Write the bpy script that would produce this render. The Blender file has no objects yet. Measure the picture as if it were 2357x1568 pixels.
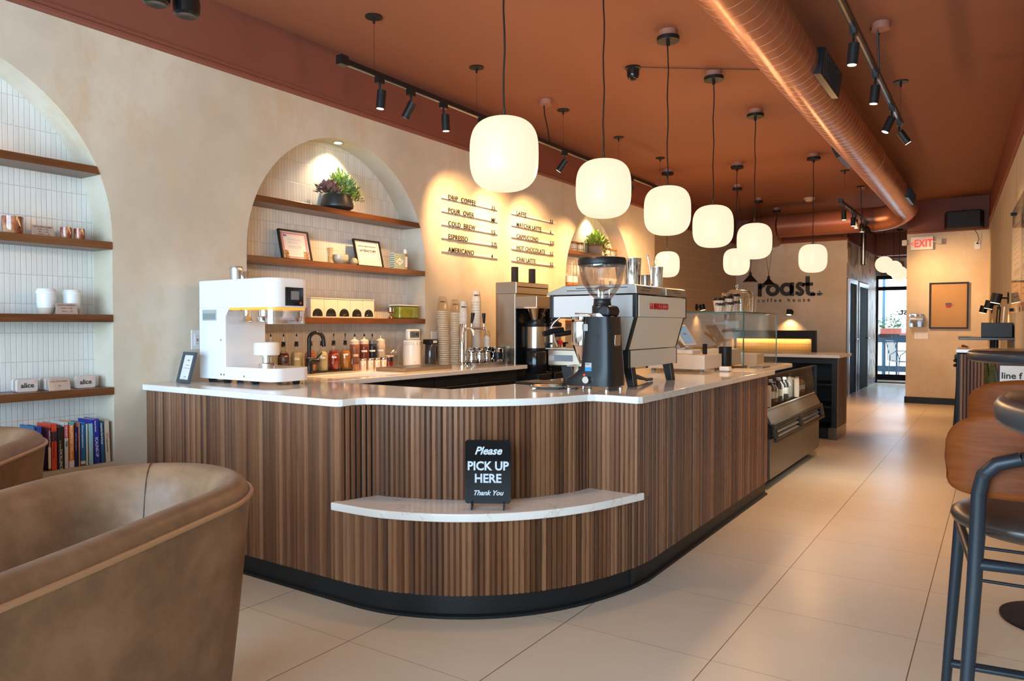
import bpy, bmesh, math, random
from mathutils import Vector, Matrix
from math import pi, sin, cos, radians
SC = bpy.context.scene
COL = SC.collection
R = random.Random(7)
# ---------------------------------------------------------------- camera
F, YAW, PIT, HC = 1687.47, 0.586044, -0.0212246, 1.24
cd = bpy.data.cameras.new('camera'); cam = bpy.data.objects.new('camera', cd); COL.objects.link(cam)
cam.location = (0, 0, HC); cam.rotation_euler = (pi/2 + PIT, 0, YAW)
cd.sensor_width = 36; cd.lens = F/2357*36; cd.clip_start = .05; cd.clip_end = 200
SC.camera = cam
# ---------------------------------------------------------------- view, world
SC.view_settings.view_transform = 'Standard'; SC.view_settings.look = 'None'
SC.view_settings.exposure = 0.22; SC.view_settings.gamma = 1.0
SC.view_settings.use_curve_mapping = False
cy = SC.cycles
cy.max_bounces = 7; cy.diffuse_bounces = 4; cy.glossy_bounces = 3; cy.transmission_bounces = 6
cy.transparent_max_bounces = 12; cy.caustics_reflective = False; cy.caustics_refractive = False
cy.sample_clamp_indirect = 4.0; cy.use_denoising = True
W_STR, PEND_W, SPOT_W, FRONT_W = 4.5, 11.5, 115.0, 66.0; NICHE_W = 24.0
w = bpy.data.worlds.new('sky'); SC.world = w; w.use_nodes = True
bgn = w.node_tree.nodes['Background']; bgn.inputs[0].default_value = (.62, .80, 1.0, 1); bgn.inputs[1].default_value = W_STR
WARM = (1.0, .56, .24)
def light(name, kind, loc, energy, color=WARM, target=None, size=.02, angle=50, blend=.6, sy=None):
    d = bpy.data.lights.new(name, kind); d.energy = energy; d.color = color
    o = bpy.data.objects.new(name, d); COL.objects.link(o); o.location = loc
    if kind == 'AREA':
        d.shape = 'RECTANGLE'; d.size = size; d.size_y = sy or size
    else:
        d.shadow_soft_size = size
    if kind == 'SPOT':
        d.spot_size = radians(angle); d.spot_blend = blend
    if target is not None:
        o.rotation_euler = (Vector(target) - Vector(loc)).to_track_quat('-Z', 'Y').to_euler()
    return o
# daylight coming in through the glazed shopfront behind the camera (each area light lies in one window opening)
FRONT_WINDOWS = [(-3.7, -1.95), (-1.75, 0.0), (.2, 1.6)]
for x0, x1 in FRONT_WINDOWS:
    light('window_daylight', 'AREA', ((x0+x1)/2, -2.56, 1.6), FRONT_W*(x1-x0), (.50, .76, 1.0), ((x0+x1)/2, 0, 1.6), x1-x0, sy=2.3)
# ---------------------------------------------------------------- pixel -> point on a known plane of the room
def ray(u, v):
    x = (u-1178.5)/F; y = -(v-784)/F
    dy = cos(PIT)-y*sin(PIT); dz = sin(PIT)+y*cos(PIT)
    return x*cos(YAW)-dy*sin(YAW), x*sin(YAW)+dy*cos(YAW), dz
def atx(u, v, X): d = ray(u, v); t = X/d[0]; return Vector((X, d[1]*t, HC+d[2]*t))
def aty(u, v, Y): d = ray(u, v); t = Y/d[1]; return Vector((d[0]*t, Y, HC+d[2]*t))
def atz(u, v, Z): d = ray(u, v); t = (Z-HC)/d[2]; return Vector((d[0]*t, d[1]*t, Z))
# ---------------------------------------------------------------- materials
def rgb(c): return (c[0], c[1], c[2], 1)
MATS = {}
def mat(name, col, rough=.5, metal=0, spec=.5, noise=None, bump=None, emit=None, es=1, trans=0, ior=1.45, coat=0, sss=0):
    if name in MATS: return MATS[name]
    m = bpy.data.materials.new(name); m.use_nodes = True; MATS[name] = m
    nt = m.node_tree; b = nt.nodes['Principled BSDF']
    b.inputs['Base Color'].default_value = rgb(col); b.inputs['Roughness'].default_value = rough
    b.inputs['Metallic'].default_value = metal; b.inputs['Specular IOR Level'].default_value = spec
    b.inputs['IOR'].default_value = ior
    if coat: b.inputs['Coat Weight'].default_value = coat; b.inputs['Coat Roughness'].default_value = .08
    if trans: b.inputs['Transmission Weight'].default_value = trans
    if emit: b.inputs['Emission Color'].default_value = rgb(emit); b.inputs['Emission Strength'].default_value = es
    N = nt.nodes.new; L = nt.links.new
    if noise:   # (scale, second colour, detail, (stretch))
        tc = N('ShaderNodeTexCoord'); mp = N('ShaderNodeMapping'); nz = N('ShaderNodeTexNoise'); rp = N('ShaderNodeValToRGB')
        L(tc.outputs['Object'], mp.inputs[0]); L(mp.outputs[0], nz.inputs['Vector'])
        if len(noise) > 3: mp.inputs['Scale'].default_value = noise[3]
        nz.inputs['Scale'].default_value = noise[0]; nz.inputs['Detail'].default_value = noise[2]
        rp.color_ramp.elements[0].position = .32; rp.color_ramp.elements[1].position = .68
        rp.color_ramp.elements[0].color = rgb(col); rp.color_ramp.elements[1].color = rgb(noise[1])
        L(nz.outputs[0], rp.inputs[0]); L(rp.outputs[0], b.inputs['Base Color'])
    if bump:    # (scale, strength)
        tc = N('ShaderNodeTexCoord'); nz = N('ShaderNodeTexNoise'); bp = N('ShaderNodeBump')
        L(tc.outputs['Object'], nz.inputs['Vector']); nz.inputs['Scale'].default_value = bump[0]; nz.inputs['Detail'].default_value = 3
        bp.inputs['Strength'].default_value = bump[1]; bp.inputs['Distance'].default_value = .004
        L(nz.outputs[0], bp.inputs['Height']); L(bp.outputs[0], b.inputs['Normal'])
    return m
def M_(*a, **k): return mat(*a, **k)
class NT:
    """small node builder"""
    def __init__(s, name, **k): s.m = mat(name, (.5, .5, .5), **k); s.nt = s.m.node_tree; s.b = s.nt.nodes['Principled BSDF']
    def n(s, t, **k):
        x = s.nt.nodes.new('ShaderNode'+t)
        for a, v in k.items(): setattr(x, a, v)
        return x
    def l(s, a, b): s.nt.links.new(a, b)
    def math(s, op, a, b=None, c=None):
        x = s.n('Math', operation=op)
        for i, v in enumerate((a, b, c)):
            if v is None: continue
            if isinstance(v, (int, float)): x.inputs[i].default_value = v
            else: s.l(v, x.inputs[i])
        return x.outputs[0]
    def mix(s, f, a, b):
        x = s.n('Mix', data_type='RGBA')
        for i, v in ((0, f), (6, a), (7, b)):
            if isinstance(v, (int, float)): x.inputs[i].default_value = v
            elif isinstance(v, tuple): x.inputs[i].default_value = rgb(v)
            else: s.l(v, x.inputs[i])
        return x.outputs[2]
    def noise(s, vec, scale, detail=3, rough=.5):
        x = s.n('TexNoise'); s.l(vec, x.inputs['Vector']); x.inputs['Scale'].default_value = scale
        x.inputs['Detail'].default_value = detail; x.inputs['Roughness'].default_value = rough; return x.outputs[0]
    def scaled(s, vec, sc):
        x = s.n('Mapping'); s.l(vec, x.inputs[0]); x.inputs['Scale'].default_value = sc; return x.outputs[0]
    def ramp(s, f, stops):
        x = s.n('ValToRGB'); s.l(f, x.inputs[0]); e = x.color_ramp.elements
        while len(e) < len(stops): e.new(.5)
        for i, (p, c) in enumerate(stops): e[i].position = p; e[i].color = rgb(c)
        return x.outputs[0]
    def bump(s, h, st=.3, d=.004):
        x = s.n('Bump'); s.l(h, x.inputs['Height']); x.inputs['Strength'].default_value = st; x.inputs['Distance'].default_value = d
        s.l(x.outputs[0], s.b.inputs['Normal'])
def obj_coord(t): return t.n('TexCoord').outputs['Object']

def make_plaster(name, a, b, c):
    t = NT(name, rough=.72, spec=.35); v = obj_coord(t)
    n1 = t.noise(v, 1.3, 5, .62); n2 = t.noise(t.scaled(v, (1, 1, .6)), 3.2, 6, .7)
    col = t.mix(t.ramp(n1, [(.35, (0, 0, 0)), (.65, (1, 1, 1))]), a, b)
    col = t.mix(t.ramp(n2, [(.50, (0, 0, 0)), (.70, (.9, .9, .9))]), col, c)
    t.l(col, t.b.inputs['Base Color']); t.bump(n2, .12, .01); return t.m
PLASTER = make_plaster('limewash_plaster', (.545, .47, .36), (.69, .61, .49), (.60, .46, .30))
ROSE = mat('maroon_band_paint', (.235, .078, .050), .6, spec=.3)
TERRA = mat('terracotta_ceiling_paint', (.315, .126, .070), .65, spec=.3)
def make_kitkat():
    t = NT('stacked_finger_tile', rough=.22, spec=.5); v = obj_coord(t)
    sp = t.n('SeparateXYZ'); t.l(v, sp.inputs[0])
    def cell(o, s): return t.math('FRACT', t.math('DIVIDE', o, s))
    def edge(f, wd): return t.math('MINIMUM', t.math('DIVIDE', t.math('MINIMUM', f, t.math('SUBTRACT', 1, f)), wd), 1.0)
    fy = cell(sp.outputs[1], .0252); fz = cell(sp.outputs[2], .150)
    h = t.math('MULTIPLY', edge(fy, .09), edge(fz, .018))
    wn = t.n('TexWhiteNoise', noise_dimensions='2D'); cb = t.n('CombineXYZ')
    t.l(t.math('FLOOR', t.math('DIVIDE', sp.outputs[1], .0252)), cb.inputs[0]); t.l(t.math('FLOOR', t.math('DIVIDE', sp.outputs[2], .150)), cb.inputs[1])
    t.l(cb.outputs[0], wn.inputs['Vector'])
    base = t.mix(wn.outputs[0], (.735, .715, .67), (.775, .755, .71))
    t.l(t.mix(h, (.60, .56, .50), base), t.b.inputs['Base Color'])
    rr = t.math('MULTIPLY_ADD', wn.outputs[0], .2, .18); t.l(rr, t.b.inputs['Roughness'])
    t.bump(h, .5, .003); return t.m
KITKAT = make_kitkat()
def make_floor():
    t = NT('porcelain_floor_tile', rough=.34, spec=.45); v = obj_coord(t)
    sp = t.n('SeparateXYZ'); t.l(v, sp.inputs[0])
    ax = t.math('DIVIDE', t.math('ADD', sp.outputs[0], .8732), .6183); ay = t.math('DIVIDE', t.math('SUBTRACT', sp.outputs[1], 2.6429), .6234)
    fx = t.math('FRACT', t.math('ADD', ax, 100)); fy = t.math('FRACT', t.math('ADD', ay, 100))
    dx = t.math('MINIMUM', fx, t.math('SUBTRACT', 1, fx)); dy = t.math('MINIMUM', fy, t.math('SUBTRACT', 1, fy))
    gx = t.math('LESS_THAN', dx, .0032); gy = t.math('LESS_THAN', dy, .0022)
    wn = t.n('TexWhiteNoise', noise_dimensions='2D'); cb = t.n('CombineXYZ')
    t.l(t.math('FLOOR', t.math('ADD', ax, 100)), cb.inputs[0]); t.l(t.math('FLOOR', t.math('ADD', ay, 100)), cb.inputs[1]); t.l(cb.outputs[0], wn.inputs['Vector'])
    n = t.noise(t.scaled(v, (1.2, 4, 1)), 1.6, 5, .6)
    base = t.mix(n, (.70, .60, .455), (.78, .685, .545))
    base = t.mix(t.math('MULTIPLY', wn.outputs[0], .35), base, (.66, .56, .44))
    c = t.mix(gy, base, (.34, .25, .18)); c = t.mix(gx, c, (.16, .11, .08))
    t.l(c, t.b.inputs['Base Color'])
    t.l(t.math('MULTIPLY_ADD', t.noise(v, 1.3, 1), .12, .24), t.b.inputs['Roughness'])
    t.bump(t.math('SUBTRACT', 1, t.math('MAXIMUM', gx, gy)), .25, .002); return t.m
FLOOR = make_floor()
def make_slat(name, a, b, c):
    """walnut strips; uv.x = length along the counter face, uv.y = height"""
    t = NT(name, rough=.42, spec=.4); uv = t.n('TexCoord').outputs['UV']
    sp = t.n('SeparateXYZ'); t.l(uv, sp.inputs[0])
    k = t.math('FLOOR', t.math('DIVIDE', sp.outputs[0], .0125*2))
    wn = t.n('TexWhiteNoise', noise_dimensions='1D'); t.l(k, wn.inputs['W'])
    g = t.noise(t.scaled(uv, (70, 2.6, 1)), 1.0, 6, .65)
    g2 = t.noise(t.scaled(uv, (260, 5, 1)), 1.0, 4, .6)
    f = t.math('ADD', t.math('MULTIPLY', wn.outputs[0], .62), t.math('MULTIPLY', g, .42))
    col = t.ramp(f, [(.12, a), (.5, b), (.95, c)])
    col = t.mix(t.math('MULTIPLY', t.math('GREATER_THAN', g2, .60), .35), col, a)
    t.l(col, t.b.inputs['Base Color']); t.bump(g2, .15, .001); return t.m
WALNUT = make_slat('walnut_slats', (.056, .022, .010), (.165, .067, .029), (.32, .155, .075))
def make_board(name, a, b, ax=(1.5, 22, 22), rough=.3):
    t = NT(name, rough=rough, spec=.4); v = obj_coord(t)
    n = t.noise(t.scaled(v, ax), 2.2, 6, .65); n2 = t.noise(v, 1.7, 3)
    t.l(t.mix(t.ramp(n2, [(.3, (0, 0, 0)), (.7, (.45, .45, .45))]), t.ramp(n, [(.3, a), (.7, b)]), b), t.b.inputs['Base Color']); t.bump(n, .12, .002); return t.m
SHELFWOOD = make_board('stained_shelf_wood', (.065, .021, .008), (.175, .062, .019), ax=(22, 1.5, 22))
def make_quartz():
    t = NT('white_quartz', rough=.07, spec=.5); v = obj_coord(t)
    n = t.noise(v, 2.3, 8, .62); n2 = t.noise(v, 9, 6, .6)
    vein = t.math('MULTIPLY', t.math('LESS_THAN', t.math('ABSOLUTE', t.math('SUBTRACT', n, .5)), .006), t.math('GREATER_THAN', n2, .5))
    t.l(t.mix(t.math('MULTIPLY', vein, .35), (.80, .765, .715), (.45, .39, .33)), t.b.inputs['Base Color']); return t.m
QUARTZ = make_quartz()
BLACK = mat('black_powder_coat', (.012, .012, .013), .42, spec=.3)
BLACKP = mat('black_plastic', (.010, .010, .011), .36, spec=.35)
KICK = mat('black_kick_metal', (.012, .013, .014), .42, spec=.3)
STEEL = mat('brushed_steel', (.60, .57, .53), .22, 1.0)
CHROME = mat('polished_steel', (.80, .78, .75), .07, 1.0)
WHITE = mat('white_enamel', (.80, .80, .79), .22)
PAPER = mat('white_paper', (.80, .78, .74), .6)
GLOBE = mat('frosted_globe_glass', (.12, .11, .10), .4, emit=(1.0, .79, .55), es=.95)
def thin_glass(name, tint=(.97, .985, .98), refl=.10, rough=.02):
    if name in MATS: return MATS[name]
    m = bpy.data.materials.new(name); m.use_nodes = True; MATS[name] = m; nt = m.node_tree; nt.nodes.clear()
    o = nt.nodes.new('ShaderNodeOutputMaterial'); mx = nt.nodes.new('ShaderNodeMixShader'); tr = nt.nodes.new('ShaderNodeBsdfTransparent')
    gl = nt.nodes.new('ShaderNodeBsdfGlossy'); lw = nt.nodes.new('ShaderNodeLayerWeight'); ml = nt.nodes.new('ShaderNodeMath')
    tr.inputs[0].default_value = rgb(tint); gl.inputs['Roughness'].default_value = rough; gl.inputs[0].default_value = (.95, .97, 1, 1)
    lw.inputs[0].default_value = .25; ml.operation = 'MULTIPLY_ADD'; ml.inputs[1].default_value = .55 if refl > .09 else .25; ml.inputs[2].default_value = refl*.45
    nt.links.new(lw.outputs['Fresnel'], ml.inputs[0]); nt.links.new(ml.outputs[0], mx.inputs[0])
    nt.links.new(tr.outputs[0], mx.inputs[1]); nt.links.new(gl.outputs[0], mx.inputs[2]); nt.links.new(mx.outputs[0], o.inputs[0]); return m
GLASS = thin_glass('clear_glass')
# ---------------------------------------------------------------- mesh builder
class MB:
    def __init__(s): s.v = []; s.f = []; s.uv = None; s.mi = []; s.cur = 0
    def m(s, i): s.cur = i; return s
    def _f(s, fs, base): s.f += [tuple(i+base for i in f) for f in fs]; s.mi += [s.cur]*len(fs)
    def box(s, c, d, rz=0, rx=0, ry=0):
        b = len(s.v); mt = Matrix.Translation(c) @ Matrix.Rotation(rz, 4, 'Z') @ Matrix.Rotation(ry, 4, 'Y') @ Matrix.Rotation(rx, 4, 'X')
        for z in (-.5, .5):
            for x, y in ((-.5, -.5), (.5, -.5), (.5, .5), (-.5, .5)): s.v.append(mt @ Vector((x*d[0], y*d[1], z*d[2])))
        s._f([(0, 3, 2, 1), (4, 5, 6, 7), (0, 1, 5, 4), (1, 2, 6, 5), (2, 3, 7, 6), (3, 0, 4, 7)], b); return s
    def bx(s, x0, x1, y0, y1, z0, z1): return s.box(((x0+x1)/2, (y0+y1)/2, (z0+z1)/2), (x1-x0, y1-y0, z1-z0))
    def quad(s, *p):
        b = len(s.v); s.v += [Vector(q) for q in p]; s._f([tuple(range(len(p)))], b); return s
    def lathe(s, prof, c=(0, 0, 0), n=24, axis='Z', cap=True, sx=1, sy=1):
        """prof: list of (radius, height)"""
        b = len(s.v); c = Vector(c); k = len(prof)
        for r, h in prof:
            for i in range(n):
                a = 2*pi*i/n; p = (r*cos(a)*sx, r*sin(a)*sy, h)
                if axis == 'X': p = (p[2], p[0], p[1])
                elif axis == 'Y': p = (p[1], p[2], p[0])
                s.v.append(c+Vector(p))
        fs = [(j*n+i, j*n+(i+1) % n, (j+1)*n+(i+1) % n, (j+1)*n+i) for j in range(k-1) for i in range(n)]
        if cap:
            if prof[0][0] > 1e-5: fs.append(tuple(range(n-1, -1, -1)))
            if prof[-1][0] > 1e-5: fs.append(tuple((k-1)*n+i for i in range(n)))
        s._f(fs, b); return s
    def cyl(s, p0, p1, r0, r1=None, n=16, cap=True):
        p0 = Vector(p0); p1 = Vector(p1); r1 = r0 if r1 is None else r1; q = (p1-p0).to_track_quat('Z', 'Y'); b = len(s.v)
        for p, r in ((p0, r0), (p1, r1)):
            for i in range(n): a = 2*pi*i/n; s.v.append(p+q @ Vector((r*cos(a), r*sin(a), 0)))
        fs = [(i, (i+1) % n, n+(i+1) % n, n+i) for i in range(n)]
        if cap: fs += [tuple(range(n-1, -1, -1)), tuple(range(n, 2*n))]
        s._f(fs, b); return s
    def tube(s, pts, r, n=8, closed=False, flat=None, up=(0, 0, 1)):
        """swept tube; r number or list; flat=(a,b) makes a rectangular-ish section"""
        pts = [Vector(p) for p in pts]; k = len(pts); b = len(s.v); rr = r if isinstance(r, (list, tuple)) else [r]*k
        prev = None
        for j, p in enumerate(pts):
            if closed: t = pts[(j+1) % k]-pts[j-1]
            else: t = pts[min(j+1, k-1)]-pts[max(j-1, 0)]
            t.normalize()
            u = Vector(up) if prev is None else prev
            u = u-t*u.dot(t)
            if u.length < 1e-4: u = Vector((1, 0, 0))-t*t.x
            u.normalize(); prev = u; w_ = t.cross(u)
            for i in range(n):
                if flat:
                    a = 2*pi*(i+.5)/n; cx = (1 if cos(a) > 0 else -1) if n == 4 else cos(a); sy_ = (1 if sin(a) > 0 else -1) if n == 4 else sin(a)
                    s.v.append(p+w_*cx*flat[0]*.5+u*sy_*flat[1]*.5)
                else:
                    a = 2*pi*i/n; s.v.append(p+(w_*cos(a)+u*sin(a))*rr[j])
        seg = k if closed else k-1
        fs = [(j*n+i, j*n+(i+1) % n, ((j+1) % k)*n+(i+1) % n, ((j+1) % k)*n+i) for j in range(seg) for i in range(n)]
        if not closed: fs += [tuple(range(n-1, -1, -1)), tuple((k-1)*n+i for i in range(n))]
        s._f(fs, b); return s
    def prism(s, poly, z0, z1, axis='Z', off=(0, 0, 0)):
        """poly 2d extruded: axis Z -> (x,y); Y -> (x,z); X -> (y,z)"""
        b = len(s.v); n = len(poly); o = Vector(off)
        for h in (z0, z1):
            for x, y in poly:
                p = (x, y, h) if axis == 'Z' else ((x, h, y) if axis == 'Y' else (h, x, y)); s.v.append(Vector(p)+o)
        s._f([tuple(range(n-1, -1, -1)), tuple(range(n, 2*n))]+[(i, (i+1) % n, n+(i+1) % n, n+i) for i in range(n)], b); return s
    def grid(s, fn, nu, nv, cu=False, cv=False):
        b = len(s.v)
        for j in range(nv):
            for i in range(nu): s.v.append(Vector(fn(i/(nu if cu else nu-1), j/(nv if cv else nv-1))))
        s._f([(j*nu+i, j*nu+(i+1) % nu, ((j+1) % nv)*nu+(i+1) % nu, ((j+1) % nv)*nu+i) for j in range(nv if cv else nv-1) for i in range(nu if cu else nu-1)], b); return s
    def ball(s, c, r, n=12, sz=1.0, k=8):
        return s.lathe([(r*sin(pi*i/k), -r*cos(pi*i/k)*sz) for i in range(k+1)], c, n)
    def stroke(s, pts, wd, d, axis='Y', off=(0, 0, 0), sc=1, cap=True):
        """flat letter stroke following 2d points, width wd, thickness d (plane x,z facing -y)"""
        P = [Vector((p[0]*sc, p[1]*sc)) for p in pts]
        L_, R_ = [], []
        for j, p in enumerate(P):
            t = (P[min(j+1, len(P)-1)]-P[max(j-1, 0)]).normalized(); nn = Vector((-t.y, t.x))
            L_.append(p+nn*wd*sc/2); R_.append(p-nn*wd*sc/2)
        b = len(s.v); o = Vector(off); n = len(P)
        for y in (0, d):
            for a, c in zip(L_, R_):
                s.v.append(o+Vector((a.x, y, a.y))); s.v.append(o+Vector((c.x, y, c.y)))
        m = 2*n; fs = []
        for j in range(n-1):
            a = 2*j; fs += [(a, a+1, a+3, a+2), (m+a, m+a+2, m+a+3, m+a+1), (a, a+2, m+a+2, m+a), (a+1, m+a+1, m+a+3, a+3)]
        fs += [(0, m, m+1, 1), (2*n-2, 2*n-1, m+2*n-1, m+2*n-2)]
        s._f(fs, b); return s
    def build(s, name, mt, parent=None, smooth=False, bevel=0, seg=2, sub=0, loc=None, rz=None, solid=0, angle=40):
        me = bpy.data.meshes.new(name); me.from_pydata(s.v, [], s.f); me.update()
        for k in (mt if isinstance(mt, (list, tuple)) else [mt]): me.materials.append(k)
        if any(s.mi): me.polygons.foreach_set('material_index', s.mi)
        bm = bmesh.new(); bm.from_mesh(me); bmesh.ops.recalc_face_normals(bm, faces=bm.faces); bm.to_mesh(me); bm.free()
        if smooth:
            me.polygons.foreach_set('use_smooth', [True]*len(me.polygons)); me.set_sharp_from_angle(angle=radians(angle))
        o = bpy.data.objects.new(name, me); COL.objects.link(o)
        if parent is not None: o.parent = parent
        if loc is not None: o.location = loc
        if rz is not None: o.rotation_euler[2] = rz
        if solid:
            q = o.modifiers.new('solid', 'SOLIDIFY'); q.thickness = solid; q.offset = 0
        if sub:
            q = o.modifiers.new('sub', 'SUBSURF'); q.levels = sub; q.render_levels = sub
        if bevel:
            q = o.modifiers.new('bevel', 'BEVEL'); q.width = bevel; q.segments = seg; q.limit_method = 'ANGLE'; q.angle_limit = radians(35); q.harden_normals = False
        return o
def thing(name, label, cat, loc=(0, 0, 0), rz=0, group=None):
    o = bpy.data.objects.new(name, None); COL.objects.link(o); o.empty_display_size = .05
    o.location = loc; o.rotation_euler = (0, 0, rz); o['label'] = label; o['category'] = cat
    if group: o['group'] = group
    return o
def tag(o, label, cat, group=None, kind=None):
    o['label'] = label; o['category'] = cat
    if group: o['group'] = group
    if kind: o['kind'] = kind
    return o
def struct(name, mb, m, **k):
    o = mb.build(name, m, **k); o['kind'] = 'structure'; return o
def kids(o): return [c for c in COL.objects if c.parent == o]
def dup(root, loc=None, rz=None, label=None, group=None, parent=None):
    c = root.copy(); COL.objects.link(c)
    if parent is not None: c.parent = parent
    if loc is not None: c.location = loc
    if rz is not None: c.rotation_euler = (0, 0, rz)
    if label: c['label'] = label
    if group: c['group'] = group
    for ch in kids(root): dup(ch, parent=c)
    return c
def text(body, size, m, parent, loc, rot=(pi/2, 0, 0), name='lettering', align='LEFT', bold=0, ext=.0004, shear=0, space=1.0, sx=1.0, mirror=False):
    cu = bpy.data.curves.new('t', 'FONT'); cu.body = body; cu.size = size; cu.align_x = align; cu.offset = bold; cu.extrude = ext; cu.shear = shear
    cu.space_character = space; cu.resolution_u = 3
    tmp = bpy.data.objects.new('t', cu); COL.objects.link(tmp)
    dg = bpy.context.evaluated_depsgraph_get(); me = bpy.data.meshes.new_from_object(tmp.evaluated_get(dg))
    bpy.data.objects.remove(tmp); bpy.data.curves.remove(cu)
    me.name = name; me.materials.clear(); me.materials.append(m)
    o = bpy.data.objects.new(name, me); COL.objects.link(o); o.parent = parent; o.location = loc; o.rotation_euler = rot; o.scale = (-sx if mirror else sx, 1, 1)
    return o
def arc(cx, cy_, r, a0, a1, n=12): return [(cx+r*cos(radians(a0+(a1-a0)*i/n)), cy_+r*sin(radians(a0+(a1-a0)*i/n))) for i in range(n+1)]
# ================================================================= THE ROOM
WX, CEIL, TRZ = -3.97, 3.20, 2.79
def arch_z(y, c, r, spring): d = y-c; return spring+math.sqrt(max(r*r-d*d, 0))
ARCHES = [(1.235, .865, 1.72, .503), (3.81, .865, 1.72, .503), (7.905, .865, 1.72, .503)]
ND = .20
mb = MB(); tl = MB()
ys = [-2.6]
for c, r, sp, z0 in ARCHES: ys += [c-r*cos(pi*i/48) for i in range(49)]
ys.append(9.54)
for i in range(len(ys)-1):
    a, b = ys[i], ys[i+1]; A = next((q for q in ARCHES if q[0]-q[1]-1e-6 <= a and b <= q[0]+q[1]+1e-6), None)
    if A is None: mb.quad((WX, a, 0), (WX, b, 0), (WX, b, TRZ), (WX, a, TRZ)); continue
    c, r, sp, z0 = A; za, zb = arch_z(a, c, r, sp), arch_z(b, c, r, sp)
    mb.quad((WX, a, 0), (WX, b, 0), (WX, b, z0), (WX, a, z0)); mb.quad((WX, a, za), (WX, b, zb), (WX, b, TRZ), (WX, a, TRZ))
    mb.quad((WX, a, za), (WX, b, zb), (WX-ND, b, zb), (WX-ND, a, za)); mb.quad((WX, a, z0), (WX, b, z0), (WX-ND, b, z0), (WX-ND, a, z0))
    tl.quad((WX-ND+.006, a, z0), (WX-ND+.006, b, z0), (WX-ND+.006, b, zb), (WX-ND+.006, a, za))
for c, r, sp, z0 in ARCHES:
    for y in (c-r, c+r): mb.quad((WX, y, z0), (WX, y, sp), (WX-ND, y, sp), (WX-ND, y, z0))
mb.quad((WX, 9.54, 0), (WX, 9.54, TRZ), (-4.15, 9.54, TRZ), (-4.15, 9.54, 0))
wl = struct('wall_left', mb, PLASTER)
for p in wl.data.polygons: pass
tl.build('niche_tiling', KITKAT, parent=wl)
# soften the look of the arch soffits
up = MB().bx(WX-.12, WX, -2.6, 9.54, TRZ, CEIL); up.bx(-4.25, -4.15, 9.54, 13.9, 2.75, CEIL); struct('wall_left_upper', up, ROSE)
def moulding(a, b, z, nx, ny, h=.055):
    """small crown strip from a to b (xy) sticking out along (nx,ny)"""
    m = MB(); pr = [(0, 0), (.010, 0), (.022, .012), (.022, .028), (.014, .036), (.014, h), (0, h)]; q = len(m.v)
    for p in (a, b):
        for d, zz in pr: m.v.append(Vector((p[0]+nx*d, p[1]+ny*d, z+zz)))
    n = len(pr); m._f([(i, (i+1) % n, n+(i+1) % n, n+i) for i in range(n)]+[tuple(range(n)), tuple(range(2*n-1, n-1, -1))], 0); return m
struct('trim_1', moulding((WX, -2.6), (WX, 9.54), TRZ, 1, 0), ROSE)
def make_shiplap():
    t = NT('shiplap_boards', rough=.6); v = obj_coord(t); sp = t.n('SeparateXYZ'); t.l(v, sp.inputs[0])
    f = t.math('FRACT', t.math('DIVIDE', sp.outputs[2], .165)); g = t.math('LESS_THAN', f, .035)
    t.l(t.mix(g, (.46, .37, .27), (.62, .50, .36)), t.b.inputs['Base Color']); t.bump(g, -.4, .004); return t.m
struct('wall_left_far', MB().bx(-4.25, -4.15, 9.54, 13.9, 0, 2.75), make_shiplap())
struct('trim_2', moulding((-4.15, 9.54), (-4.15, 13.9), 2.75, 1, 0), ROSE)
# wall with the lettering, and the corridor behind its corner
struct('wall_back', MB().bx(-4.15, -2.22, 13.9, 14.0, 0, 2.72).bx(-2.32, -2.22, 14.0, 17.6, 0, 2.72), PLASTER)
struct('wall_back_upper', MB().bx(-4.15, -2.22, 13.9, 14.0, 2.72, CEIL).bx(-2.32, -2.22, 14.0, 17.6, 2.72, CEIL), ROSE)
struct('trim_3', moulding((-4.15, 13.9), (-2.22, 13.9), 2.72, 0, -1, .06), ROSE)
struct('trim_4', moulding((-2.22, 13.9), (-2.22, 17.6), 2.70, 1, 0, .06), ROSE)
EY = 13.2
struct('wall_exit', MB().bx(-1.23, .4, EY, EY+.12, 0, 2.69).bx(-1.23, -1.13, EY+.12, 17.6, 0, 2.69), PLASTER)
struct('wall_exit_upper', MB().bx(-1.23, .4, EY, EY+.12, 2.69, CEIL).bx(-1.23, -1.13, EY+.12, 17.6, 2.69, CEIL), ROSE)
struct('trim_5', moulding((-1.23, EY), (.1, EY), 2.68, 0, -1, .05), ROSE)
struct('baseboard_exit', MB().bx(-1.236, .2, EY-.014, EY, 0, .10).bx(-1.244, -1.23, EY-.014, 17.6, 0, .10), KICK)
# slightly skewed right wall further in, the wider front part near the camera
ra, rb = Vector((.255, 4.7)), Vector((-.142, 13.25)); rd = (rb-ra).normalized(); rn = Vector((-rd.y, rd.x))
def rwall(z0, z1, th=.12):
    m = MB(); c = (ra+rb)/2+Vector((rd.y, -rd.x))*th/2; m.box((c.x, c.y, (z0+z1)/2), (th, (rb-ra).length, z1-z0), rz=math.atan2(-rd.x, rd.y)); return m
def make_stripe():
    t = NT('striped_wallcovering', rough=.6); v = obj_coord(t); sp = t.n('SeparateXYZ'); t.l(v, sp.inputs[0])
    n = t.noise(t.scaled(v, (9, 9, .12)), 2.5, 4, .6)
    t.l(t.ramp(n, [(.35, (.50, .42, .30)), (.65, (.66, .58, .45))]), t.b.inputs['Base Color']); return t.m
struct('wall_right', rwall(0, 2.76), make_stripe())
struct('wall_right_upper', rwall(2.76, CEIL), ROSE)
struct('trim_6', moulding(ra, rb, 2.74, rn.x, rn.y, .05), ROSE)
struct('wall_right_return', MB().bx(.26, 1.8, 4.7, 4.8, 0, CEIL), PLASTER)
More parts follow.
